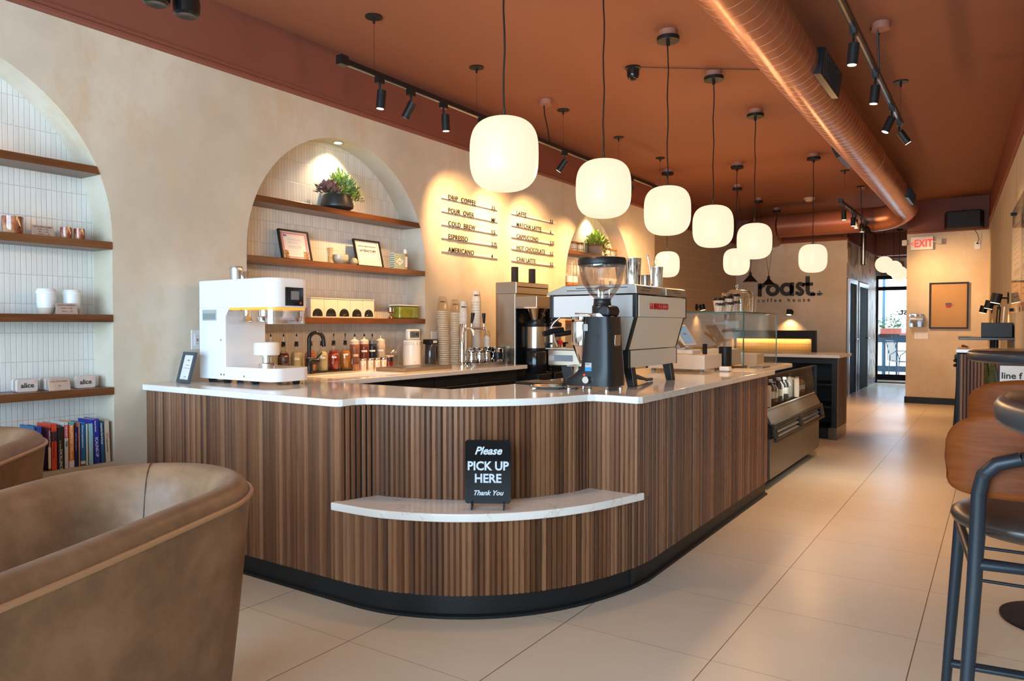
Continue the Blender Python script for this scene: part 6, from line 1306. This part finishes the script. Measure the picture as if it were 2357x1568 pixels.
# cone pendants over the banquette
for (x, y), cans, lb in (((-3.10, 11.1), [(-3.07, 10.32), (-3.11, 11.56)], 'left black cone pendant hanging on two wires near the lettering'), ((-3.10, 12.15), [(-3.12, 12.70)], 'right black cone pendant in front of the first letter')):
    t = thing('cone_pendant', lb, 'pendant lamp', (x, y, 1.88), group='black cone pendants')
    MB().lathe([(.108, 0), (.022, .10), (.022, .135), (.012, .145), (.004, .165)], n=36, cap=False).lathe([(.104, .001), (.02, .098)], n=36, cap=False).build('shade', BLACK, t, smooth=True, angle=40)
    MB().lathe([(.100, .004), (0, .004)], n=32, cap=False).build('diffuser', mat('pale_diffuser', (.7, .6, .45), .5), t)
    for cx_, cy2 in cans:
        MB().cyl((cx_-x, cy2-y, CEIL-1.88-.045), (cx_-x, cy2-y, CEIL-1.88), .055, n=20).build('ceiling_box', mat('painted_junction_box', (.36, .16, .11), .6), t); MB().cyl((cx_-x, cy2-y, CEIL-1.88-.075), (cx_-x, cy2-y, CEIL-1.88-.045), .065, n=20).build('canopy', BLACK, t)
        MB().cyl((0, 0, .16), (cx_-x, cy2-y, CEIL-1.88-.07), .003, n=5).build('wire', BLACKP, t)
    if len(cans) == 1: MB().cyl((0, 0, .16), (-3.11-x, 11.60-y, CEIL-1.88-.07), .003, n=5).build('wire', BLACKP, t)
# ================================================================= EXIT WALL
EXY = EY-.001
t = thing('exit_sign', 'white exit sign with red letters and twin emergency lamps on the end wall', 'exit sign', (-1.02, EXY, 2.42))
MB().bx(-.155, .155, -.045, 0, 0, .205).build('housing', mat('white_plastic', (.78, .78, .77), .35), t, bevel=.006)
REDL = mat('exit_red', (.5, .02, .01), .4, emit=(1, .03, .015), es=.9)
txt('EXIT', .165, REDL, t, (.022, -.0462, .045), name='exit_letters', align='CENTER', bold=.004, sx=.76); txt('<', .10, REDL, t, (-.135, -.0462, .065), name='arrow', align='CENTER', bold=.003)
for s in (-1, 1):
    MB().cyl((s*.15, -.02, .12), (s*.20, -.03, .12), .012, n=10).box((s*.235, -.05, .12), (.075, .05, .085), rz=s*.25).build('lamp_head', mat('grey_white_plastic', (.55, .53, .48), .4), t, bevel=.006); m = MB()
    for i in range(4):
        for j in range(3): m.cyl((s*.235-.026+i*.017, -.078, .093+j*.026), (s*.235-.026+i*.017, -.074, .093+j*.026), .006, n=8)
    m.build('led_dots', mat('led_lens', (.7, .68, .6), .2), t)
t = thing('framed_burlap', 'black framed burlap picture with a small painted coffee cup', 'picture frame', (-.65, EXY, 1.54)); w2, h2 = .262, .358
MB().bx(-w2, w2, -.03, 0, h2-.022, h2).bx(-w2, w2, -.03, 0, -h2, -h2+.022).bx(-w2, -w2+.022, -.03, 0, -h2+.022, h2-.022).bx(w2-.022, w2, -.03, 0, -h2+.022, h2-.022).build('frame', BLACK, t)
BU = NT('burlap', rough=.9); v_ = obj_coord(BU); n1 = BU.noise(BU.scaled(v_, (1, 1, 5)), 60, 3); n2 = BU.noise(v_, 5, 4); BU.l(BU.mix(n2, BU.ramp(n1, [(.3, (.33, .19, .09)), (.7, (.50, .32, .17))]), (.46, .29, .15)), BU.b.inputs['Base Color']); BU.bump(n2, .5, .02)
MB().bx(-w2+.02, w2-.02, -.018, -.006, -h2+.02, h2-.02).build('burlap', BU.m, t)
MB().prism([(-.045, .03), (.045, .03), (.036, -.022), (.022, -.034), (-.022, -.034), (-.036, -.022)], -.0215, -.0185, axis='Y').stroke(arc(.050, .004, .014, -80, 80, 8), .007, -.003, off=(0, -.0185, 0)).build('painted_cup', mat('painted_rust', (.26, .05, .03), .6), t); MB().prism(arc(0, .030, .045, 0, 360, 20)[:-1] and [(.045*cos(a*.314), .030+.012*sin(a*.314)) for a in range(20)], -.022, -.0216, axis='Y').build('painted_coffee', mat('painted_blue', (.05, .10, .22), .6), t)
MB().prism([(.058*cos(a*.314), -.038+.010*sin(a*.314)) for a in range(20)], -.0205, -.0185, axis='Y').build('painted_saucer', mat('painted_rose', (.45, .25, .22), .6), t)
t = thing('switch_plate', 'white four gang light switch plate below the acrylic box', 'switch', (-1.015, EXY, 1.072)); MB().bx(-.098, .098, -.006, 0, -.055, .055).build('plate', mat('white_plastic', (.78, .78, .77), .35), t, bevel=.002)
for i in range(4): MB().bx(-.082+i*.044, -.052+i*.044, -.009, -.006, -.034, .034).build('rocker', mat('white_rocker', (.72, .71, .69), .3), t, bevel=.001)
t = thing('acrylic_holder', 'clear acrylic wall box beside the framed picture', 'holder', (-1.08, EXY, 1.21)); MB().bx(-.10, .10, -.10, 0, 0, .20).build('box', thin_glass('clear_acrylic', (.93, .95, .97), .2), t); MB().cyl((-.085, -.055, .12), (.085, -.055, .12), .045, n=24).build('roll', mat('steel_roll', (.6, .6, .58), .3, .6), t, smooth=True, angle=40)
t = thing('wall_speaker', 'black trapezoid loudspeaker high on the end wall', 'speaker', (-.46, 13.06, 2.70)); MB().prism([(-.26, .10), (.26, .10), (.22, -.13), (-.22, -.13)], 0, .26).build('cabinet', mat('speaker_black', (.012, .010, .009), .6), t, bevel=.015); MB().bx(-.03, .03, .05, .135, .24, .29).build('bracket', BLACKP, t)
t = thing('speaker_outlet', 'white outlet with plug and cable under the loudspeaker', 'outlet', (-.285, EXY, 2.45)); MB().bx(-.038, .038, -.006, 0, -.058, .058).build('plate', mat('white_plastic', (.78, .78, .77), .35), t); MB().cyl((0, -.006, .028), (0, -.03, .028), .014, n=12).tube([(0, -.025, .03), (.02, -.03, .09), (.0, -.04, .17), (-.05, -.04, .25)], .004, 6).build('plug_cable', BLACKP, t)
# corridor lamps, exit sign over the door, pipe
for (u, v, Y, r), lb in (((2035, 609, 15.3, .155), 'nearest round globe pendant in the corridor'), ((2057, 618, 16.2, .155), 'middle round globe pendant in the corridor'), ((2070, 630, 16.9, .155), 'farthest round globe pendant in the corridor')):
    p = aty(u, v, Y); t = thing('round_pendant', lb, 'pendant lamp', p, group='round corridor pendants'); MB().ball((0, 0, 0), r, n=32, k=20).build('globe', GLOBE, t, smooth=True, angle=80)
    MB().lathe([(.05, r-.006), (.05, r+.006), (.02, r+.012)], n=20).build('cap', mat('bronze_cap', (.10, .075, .05), .35, .8), t, smooth=True, angle=40); MB().cyl((0, 0, r), (0, 0, CEIL-p.z-.03), .005, n=6).build('cord', BLACKP, t); MB().cyl((0, 0, CEIL-p.z-.03), (0, 0, CEIL-p.z), .06, n=20).build('canopy', BLACK, t)
t = thing('door_exit_sign', 'dark exit sign with red letters above the back door, half behind the globes', 'exit sign', (-1.90, DY-.06, 2.31)); MB().bx(-.22, .22, -.03, .03, 0, .27).build('housing', mat('dark_red_box', (.10, .02, .015), .4), t); txt('EXIT', .22, REDL, t, (0, -.032, .05), name='exit_letters', align='CENTER', bold=.006, sx=.85); MB().bx(-.42, -.24, -.03, .03, .0, .20).build('control_box', mat('grey_blue_box', (.12, .16, .2), .4), t)
t = thing('flexible_pipe', 'silver corrugated pipe hanging beside the swirl mural', 'pipe', (-2.10, 14.9, 2.35)); m = MB(); m.lathe([(.045+.006*(i % 2), i*.02) for i in range(40)], n=20, cap=False).build('pipe', STEEL, t, smooth=True)
# ================================================================= CEILING BITS
t = thing('ceiling_camera', 'black dome camera on the ceiling between two pendant canopies', 'camera', (-2.34, 5.19, CEIL)); MB().lathe([(.058, 0), (.060, -.012), (.05, -.02)], n=28).build('base', BLACKP, t, smooth=True, angle=40); MB().lathe([(.048, -.018), (.046, -.06), (.038, -.085), (.026, -.094), (0, -.096)], n=28).build('camera_body', mat('gloss_black_panel', (.01, .01, .011), .12), t, smooth=True, angle=40)
tag(MB().tube([(-2.30, 5.20, CEIL-.006), (-1.9, 5.5, CEIL-.007), (-1.45, 5.83, CEIL-.006), (-1.2, 6.0, CEIL-.02)], .0035, 6).build('ceiling_cable', mat('brown_cable', (.10, .05, .035), .6)), 'thin dark cable running across the ceiling from camera to duct', 'cable')
tag(MB().lathe([(.085, 0), (.085, -.02), (.06, -.03), (.055, -.05), (.03, -.06), (0, -.06)], n=28).build('smoke_detector', mat('cream_detector', (.66, .48, .32), .5), smooth=True, angle=40, loc=(-2.46, 12.0, CEIL)), 'white smoke detector on the ceiling near the crossing duct', 'smoke detector')
def duct_grille(y, a, L, lb, w_=.17):
    t = thing('duct_register', lb, 'vent', (DX, y, DZ), group='black registers on the duct'); n_ = Vector((cos(radians(a)), 0, sin(radians(a)))); s = Vector((-n_.z, 0, n_.x))
    def Pq(u, v, d): return n_*(DR+d)+s*u+Vector((0, v, 0))
    def box_(mb, u0, u1, v0, v1, d0, d1):
        b = len(mb.v)
        for d in (d0, d1): mb.v += [Pq(u0, v0, d), Pq(u1, v0, d), Pq(u1, v1, d), Pq(u0, v1, d)]
        mb._f([(0, 3, 2, 1), (4, 5, 6, 7), (0, 1, 5, 4), (1, 2, 6, 5), (2, 3, 7, 6), (3, 0, 4, 7)], b)
    m = MB(); h = w_/2; box_(m, -h, h, 0, L, -.02, .03); m.build('housing', BLACKP, t, bevel=.003)
    m = MB()
    for k in range(12): box_(m, -h*.85, h*.85, L*(.06+k*.075), L*(.06+k*.075)+.006, .030, .034)
    m.build('louvre', mat('dark_louvre', (.03, .03, .03), .4), t)
duct_grille(5.05, -8, .62, 'largest black register on the right side of the round duct'); duct_grille(10.6, -12, .7, 'black register on the far right side of the round duct', .13); duct_grille(7.55, 205, .6, 'black register low on the left side of the round duct', .12)
p = atx(395, 12, -3.2); t = thing('twin_spotlight', 'black twin spotlight at the top left of the ceiling band', 'spotlight', (p.x, p.y, CEIL))
zz = p.z-CEIL
MB().cyl((0, 0, -.02), (0, 0, 0), .06, n=20).cyl((0, 0, zz+.05), (0, 0, -.02), .01, n=8).cyl((-.0, -.12, zz+.06), (0, .12, zz+.06), .012, n=8).build('bracket', BLACKP, t)
for s in (-1, 1): MB().lathe([(.012, .10), (.05, .07), (.062, .0), (.058, -.045), (.045, -.055), (0, -.05)], (0, s*.075, zz+.03), n=28).build('lamp_head', mat('gloss_black_panel', (.01, .01, .011), .12), t, smooth=True, angle=40)
for i, (c, r, sp_, z0) in enumerate(ARCHES):
    t = thing('niche_downlight', ['small downlight at the crown of the left niche', 'small lit downlight at the crown of the middle niche', 'small downlight at the crown of the far niche'][i], 'downlight', (WX-.095, c, sp_+r-.004)); MB().lathe([(.036, -.003), (.036, .004)], n=28).build('ring', STEEL, t); MB().lathe([(.028, -.0045), (0, -.0045)], n=24, cap=False).build('lens', mat('downlight_lens', (.9, .9, .8), .3, emit=(1, .88, .62), es=9), t)
    light('niche_spot', 'SPOT', (WX-.095, c, sp_+r-.02), NICHE_W, (1, .72, .42), (WX-.12, c, 0), .02, 120, .7)
# ================================================================= PICK-UP SIGN
p = atz(1123, 1171, ZS); t = thing('pickup_sign', 'black pick up here sign standing on the curved ledge', 'sign', (p.x, p.y, ZS), rz=YAW-.04)
GBP = mat('gloss_black_acrylic', (.006, .007, .009), .05, spec=.22)
o = MB().prism([(-.098+.008, .022), (.098-.008, .022), (.098, .03), (.098, .285), (.09, .293), (-.09, .293), (-.098, .285), (-.098, .03)], -.003, .003, axis='Y'); b_ = o.build('panel', GBP, t); mt_ = Matrix.Rotation(radians(-2), 4, 'X'); b_.matrix_local = mt_
for nm, s, sz, z, kw in (('script_please', 'Please', .046, .232, dict(shear=.35, bold=.0012)), ('letters_pick_up', 'PICK UP', .052, .165, dict(bold=.0015, sx=.94)), ('letters_here', 'HERE', .052, .112, dict(bold=.0015, sx=.96)), ('script_thank_you', 'Thank You', .029, .058, dict(shear=.35, bold=.0008))):
    o = text(s, sz, mat('silver_print', (.55, .60, .64), .35), t, (0, 0, 0), name=nm, align='CENTER', **kw); sc = o.scale.copy(); o.matrix_local = mt_ @ basis((1, 0, 0), (0, 0, 1), (0, -.0036, z)) @ Matrix.Diagonal((sc.x, 1, 1, 1))
for s in (-1, 1): MB().bx(s*.068-.002, s*.068+.002, -.035, .055, 0, .030).bx(s*.068-.002, s*.068+.002, .0, .06, .0, .05).build('foot', BLACKP, t)
# ================================================================= ARMCHAIRS
LEA = NT('worn_tan_leather', rough=.42, spec=.4); v_ = obj_coord(LEA); n1 = LEA.noise(v_, 4.2, 7, .68); n2 = LEA.noise(v_, 11, 6, .7)
LEA.l(LEA.mix(LEA.math('MULTIPLY', n2, .5), LEA.ramp(n1, [(.34, (.115, .064, .035)), (.5, (.205, .115, .062)), (.66, (.30, .178, .102))]), (.27, .145, .078)), LEA.b.inputs['Base Color']); LEA.l(LEA.math('MULTIPLY_ADD', n2, .25, .32), LEA.b.inputs['Roughness']); LEA.bump(LEA.noise(v_, 160, 3), .10, .002); LEA = LEA.m
PIPE = mat('tan_piping_leather', (.40, .22, .115), .38)
def tub_chair(loc, rz, lb):
    t = thing('tub_armchair', lb, 'armchair', loc, rz=rz, group='tan leather tub armchairs'); rc, La = .315, .80
    def path(a):
        tot = 2*La+pi*rc; s = a*tot
        if s < La: return Vector((rc, -La+s, 0)), Vector((1, 0, 0))
        if s < La+pi*rc: th = (s-La)/rc; return Vector((rc*cos(th), rc*sin(th), 0)), Vector((cos(th), sin(th), 0))
        return Vector((-rc, -(s-La-pi*rc), 0)), Vector((-1, 0, 0))
    sec = [(-.03, .07), (-.012, .20), (.012, .42), (.030, .60), (.038, .685), (.040, .700), (.036, .718), (.022, .740), (.0, .750), (-.030, .748), (-.058, .730), (-.080, .695), (-.102, .62), (-.120, .52), (-.130, .42), (-.13, .36)]
    n_s = len(sec)
    def srf(i0, i1):
        ss = sec[i0:i1]
        def f(a, v):
            p, n = path(a); x = v*(len(ss)-1); i = min(int(x), len(ss)-2); g = x-i; d = ss[i][0]*(1-g)+ss[i+1][0]*g; z = ss[i][1]*(1-g)+ss[i+1][1]*g
            lift = .035*max(0, sin(pi*a))**2*max(0, (z-.3)/.45)
            return p+n*d+Vector((0, 0, z+lift))
        return f, len(ss)
    f, k = srf(0, 6); MB().grid(f, 72, k).build('outer_shell', LEA, t, smooth=True, sub=1, angle=180)
    f, k = srf(5, n_s); MB().grid(f, 72, k).build('inner_upholstery', LEA, t, smooth=True, sub=1, angle=180)
    pts = []
    for i in range(73):
        p, n = path(i/72); pts.append(p+n*.041+Vector((0, 0, .703+.035*sin(pi*i/72)**2)))
    MB().tube(pts, .0080, 10).build('piping', PIPE, t, smooth=True)
    for a in (.555,):
        q = []
        p, n = path(a)
        for d, z in sec[7:-1]: q.append(p+n*(d-.0)+Vector((0, 0, z+.035*sin(pi*a)**2*max(0, (z-.3)/.45))))
        MB().tube(q, .0018, 6).build('seam', mat('dark_seam', (.10, .055, .03), .6), t, smooth=True)
    for s in (-1, 1):   # arm fronts
        MB().prism([(s*(rc+d), z) for d, z in sec]+[(s*(rc-.13), .07)], -La-.004, -La+.03, axis='Y').build('arm_front', LEA, t, bevel=.003)
    MB().grid(lambda a, v: ((.19*(1-v**4)+.0)*cos(2*pi*a)*1.0 if False else .185*min(1, 1.0)*cos(2*pi*a)*(1-.0*v)*(1 if v < .7 else math.sqrt(max(0, 1-((v-.7)/.3)**2))), -.30+.48*sin(2*pi*a)*(1 if v < .7 else math.sqrt(max(0, 1-((v-.7)/.3)**2))), .34+.10*min(v/.7, 1)+(0 if v < .7 else .02*sin((v-.7)/.3*pi/2))), 40, 16, cu=True).build('seat_cushion', LEA, t, smooth=True)
    for x, y in ((-.24, -.70), (.24, -.70), (-.22, .20), (.22, .20)): MB().cyl((x*1.0, y, 0), (x*.9, y*.9, .09), .016, .022, n=14).build('leg', mat('dark_wood_leg', (.06, .03, .018), .4), t, smooth=True)
    return t
tub_chair((-2.115, 1.135, 0), radians(18.5), 'large tan leather tub armchair in the left foreground')
tub_chair((-3.585, 1.20, 0), radians(42), 'tan leather tub armchair further left, in front of the bookshelf niche')
# ================================================================= RIGHT SIDE: STOOLS AND HIGH TABLES
TEAK = make_board('teak_ply', (.115, .026, .005), (.215, .055, .011), ax=(3, 3, 34), rough=.5); TEAK.node_tree.nodes['Principled BSDF'].inputs['Specular IOR Level'].default_value = .15
NAVY = mat('blue_black_tube', (.014, .020, .028), .38)
SEATL = mat('dark_brown_vinyl', (.045, .032, .026), .28, spec=.6)
def stool(loc, rz, lb):
    t = thing('bar_stool', lb, 'bar stool', loc, rz=rz, group='teak backed bar stools')
    def bk(a, v):
        th = (a-.5)*2; x = .235*sin(th*pi/2)*1.0; w_ = math.sqrt(max(0, 1-abs(th)**2.6)); z = .935+(v-.5)*.215*(w_*.94+.06)-.035*abs(th)**2
        return (x, -.205+.085*th*th+.02*(v-.5), z)
    MB().grid(bk, 33, 11).build('backrest', TEAK, t, smooth=True, solid=.012, angle=180)
    def st(a, v):
        th = 2*pi*a; r = [0, .5, .86, .98, 1.0, .97, .80, .3, 0]; z = [.772, .772, .764, .750, .737, .722, .706, .702, .702]; f = v*8; i = min(int(f), 7); g = f-i; q = r[i]*(1-g)+r[i+1]*g
        return (.215*q*cos(th), .01+.205*q*sin(th), z[i]*(1-g)+z[i+1]*g)
    MB().grid(st, 40, 17, cu=True).build('seat', SEATL, t, smooth=True, angle=180)
    for s in (-1, 1):
        MB().tube([(s*.225, -.245, 0), (s*.205, -.228, .28), (s*.185, -.212, .62), (s*.178, -.212, .84), (s*.170, -.222, .885), (s*.145, -.235, .915), (s*.10, -.238, .93)], [.013, .0145, .0165, .0165, .0165, .0165, .0165], 16).build('leg', NAVY, t, smooth=True)
        MB().tube([(s*.215, .20, 0), (s*.175, .16, .70)], [.012, .016], 16).build('leg', NAVY, t, smooth=True)
        MB().tube([(s*.186, -.215, .665), (s*.178, .16, .675)], .012, 12).build('side_rail', NAVY, t, smooth=True)
        MB().cyl((s*.172, -.238, .885), (s*.172, -.242, .885), .006, n=12).build('bolt', INK, t)
    MB().tube([(-.10, -.238, .93), (.10, -.238, .93)], .0165, 14).build('back_bar', NAVY, t, smooth=True)
    MB().tube([(-.186, -.213, .668), (.186, -.213, .668)], .013, 12).build('rear_rail', NAVY, t, smooth=True)
    for z, f in ((.30, 1), (.42, 0)): MB().tube([(-.203, -.227 if f else -.222, z), (.203, -.227 if f else -.222, z)], .006, 10).build('footrest', NAVY, t, smooth=True)
    MB().tube([(-.20, .185, .26), (.20, .185, .26)], .012, 12).build('front_footrest', NAVY, t, smooth=True); return t
stool((.112, 2.30, 0), radians(8), 'nearest fully visible teak backed bar stool at the right edge'); stool((.34, 1.62, 0), radians(10), 'teak backed bar stool cut off by the right edge under the closest table'); stool((.14, 3.42, 0), radians(2), 'teak backed bar stool behind the nearest one')
stool((-.10, 8.55, 0), radians(-80), 'far teak backed bar stool beside the condiment shelf')
TT = mat('black_bronze_top', (.035, .030, .027), .22, spec=.6); TE = mat('gunmetal_edge', (.05, .055, .062), .3, .4)
def high_table(loc, r, lb):
    t = thing('high_table', lb, 'table', loc, group='round black high tables')
    MB().lathe([(0, 1.083), (r-.02, 1.083), (r-.004, 1.09), (r, 1.10), (r, 1.118), (r-.006, 1.128), (r-.014, 1.13)], n=72).build('edge_band', TE, t, smooth=True, angle=50); MB().lathe([(r-.014, 1.130), (r-.02, 1.1325), (0, 1.1325)], n=72, cap=False).build('tabletop', TT, t, smooth=True)
    MB().cyl((0, 0, .02), (0, 0, 1.083), .035, n=24).build('column', BLACK, t, smooth=True, angle=40); MB().lathe([(.22, 0), (.22, .012), (.04, .025), (0, .025)], n=40).build('base_plate', BLACK, t, smooth=True, angle=40); return t
high_table((.345, 1.37, 0), .35, 'closest round black high table, cut by the right edge'); high_table((.235, 3.78, 0), .35, 'second round black high table behind the stools')
t = thing('wall_ledge_table', 'thin black wall table carrying the condiment box', 'table', (0, 0, 0))
MB().box((-.09, 8.15, 1.118), (.46, 1.0, .022), rz=math.atan2(-rd.x, rd.y)).build('tabletop', TT, t, bevel=.004); MB().cyl((-.02, 8.0, 0), (-.02, 8.0, 1.107), .02, n=14).build('leg', BLACK, t); MB().cyl((-.05, 8.45, 0), (-.05, 8.45, 1.107), .02, n=14).build('leg', BLACK, t)
t = thing('straw_caddy', 'black caddy with straws and lids on the thin wall table', 'caddy', (-.0, 7.85, 1.130)); MB().bx(-.13, .10, -.15, .15, 0, .13).build('box', BLACK, t, bevel=.004)
for x, y, c, nm in ((-.02, -.05, BLACKP, 'straw'), (.0, -.03, BLACKP, 'straw'), (.03, -.06, WHITE, 'straw')):
    MB().cyl((x, y, .10), (x+.01, y, .27), .006, n=8).build(nm, c, t)
t = thing('service_cabinet', 'walnut slatted cabinet with black doors and white top against the right wall', 'cabinet', (-.275, 7.10, 0))
MB().bx(0, .38, .012, .62, .05, 1.0).build('carcass', BLACK, t); fluted('slatted_front', [(0.012, .012), (.38, .012)], .06, 1.0, t, u0=30); MB().bx(-.012, .0, .0, .62, .05, 1.01).build('door', BLACKP, t, bevel=.004)
MB().bx(-.02, .38, -.01, .63, 1.01, 1.04).build('white_top', QUARTZ, t, bevel=.004)
for z in (.90, .94): MB().ball((-.028, .10, z), .014).cyl((-.028, .10, z), (-.012, .10, z), .006, n=8).build('knob', BLACKP, t, smooth=True)
t = thing('snake_plant', 'tall dark snake plant in a black pot in front of the slatted cabinet', 'potted plant', (.0, 6.88, 0)); MB().lathe([(.08, 0), (.11, .30), (.10, .30), (.09, .27), (0, .27)], n=28).build('pot', BLACK, t, smooth=True, angle=40)
m = MB(); rr = random.Random(9)
for i in range(16):
    a = rr.uniform(0, 2*pi); d = Vector((cos(a)*.07, sin(a)*.07, 1)); c = Vector((cos(a)*.05, sin(a)*.05, .27)); s = Vector((-sin(a), cos(a), 0)); L2 = rr.uniform(.6, .82); b = len(m.v)
    for f, w_ in ((0, .02), (.3, .032), (.7, .028), (1, .002)): q = c+d*L2*f*.97; m.v += [q-s*w_, q+s*w_]
    m._f([(2*k, 2*k+1, 2*k+3, 2*k+2) for k in range(3)], b)
m.build('leaves', mat('snake_leaf', (.025, .045, .015), .4, noise=(30, (.09, .10, .03), 2, (1, 1, 6))), t)
t = thing('floor_sign', 'white poster with black words standing beyond the high table', 'sign', (.085, 5.85, 0), rz=radians(0)); MB().bx(-.075, .16, 0, .008, .62, .97).build('poster', PAPER, t); MB().bx(-.085, .17, .008, .03, 0, .99).build('backing_stand', BLACK, t); txt('line f', .058, INK, t, (-.068, -.001, .885), name='print', bold=.0012); txt('glo', .058, INK, t, (-.03, -.001, .80), name='print', bold=.0012)
t = thing('wall_menu_panel', 'clear acrylic panel with printed menu sheets on the right wall', 'menu', (0, 0, 0)); c0, c1 = wall_r(2338, 650), wall_r(2358, 650); dd = (c1-c0); dd.z = 0; L3 = dd.length+1.0; dd.normalize()
def Q(s, z, off): return Vector((c0.x, c0.y, 0))+dd*s+Vector((rn.x, rn.y, 0))*off+Vector((0, 0, z))
MB().quad(Q(0, 1.34, .03), Q(L3, 1.34, .03), Q(L3, 2.22, .03), Q(0, 2.22, .03)).build('acrylic_panel', thin_glass('clear_acrylic', (.93, .95, .97), .2), t); m = MB(); m2 = MB()
for k in range(3):
    s0 = .08+k*.85; m.quad(Q(s0, 1.40, .02), Q(s0+.78, 1.40, .02), Q(s0+.78, 2.14, .02), Q(s0, 2.14, .02))
    for j in range(14): zz_ = 2.05-j*.045; m2.quad(Q(s0+.06, zz_, .0205), Q(s0+.06+.5*(1-.3*((j*7) % 3)/3), zz_, .0205), Q(s0+.06+.5*(1-.3*((j*7) % 3)/3), zz_+.010, .0205), Q(s0+.06, zz_+.010, .0205))
    m2.quad(Q(s0+.02, 1.66, .0206), Q(s0+.7, 1.66, .0206), Q(s0+.7, 1.69, .0206), Q(s0+.02, 1.69, .0206))
m.build('menu_sheet', mat('pale_menu_sheet', (.68, .56, .44), .6), t); m2.build('print_lines', mat('brown_print', (.25, .13, .09), .6), t); m = MB()
for z in (1.37, 2.19): m.cyl(tuple(Q(.03, z, 0)), tuple(Q(.03, z, .045)), .014, n=12)
m.build('standoffs', BLACKP, t)
# ================================================================= OUTSIDE CHAIR
t = thing('patio_chair', 'metal tube patio chair outside the glass door', 'chair', (-1.75, 18.7, -.02), rz=radians(-60)); PM = mat('dark_grey_metal', (.06, .08, .09), .4, .5); m = MB()
for s in (-.24, .24): m.tube([(s, .22, 0), (s, .22, .40), (s, .25, .60), (s, .20, .66), (s, -.10, .66), (s, -.22, .58), (s*1.0, -.24, .44), (s, -.26, 0)], .012, 8).tube([(s*.92, .22, .42), (s*.92, -.22, .44), (s*.88, -.34, .90)], .012, 8)
m.tube([(-.21, -.34, .90), (.21, -.34, .90)], .012, 8).build('tube_frame', PM, t, smooth=True); m = MB()
for k in range(8): m.bx(-.21, .21, -.2+k*.055, -.165+k*.055, .425, .435)
m.build('seat_slats', PM, t); m = MB()
for k in range(6): m.bx(-.19+k*.07, -.165+k*.07, -.31, -.30, .45, .88)
m.build('back_slats', PM, t)
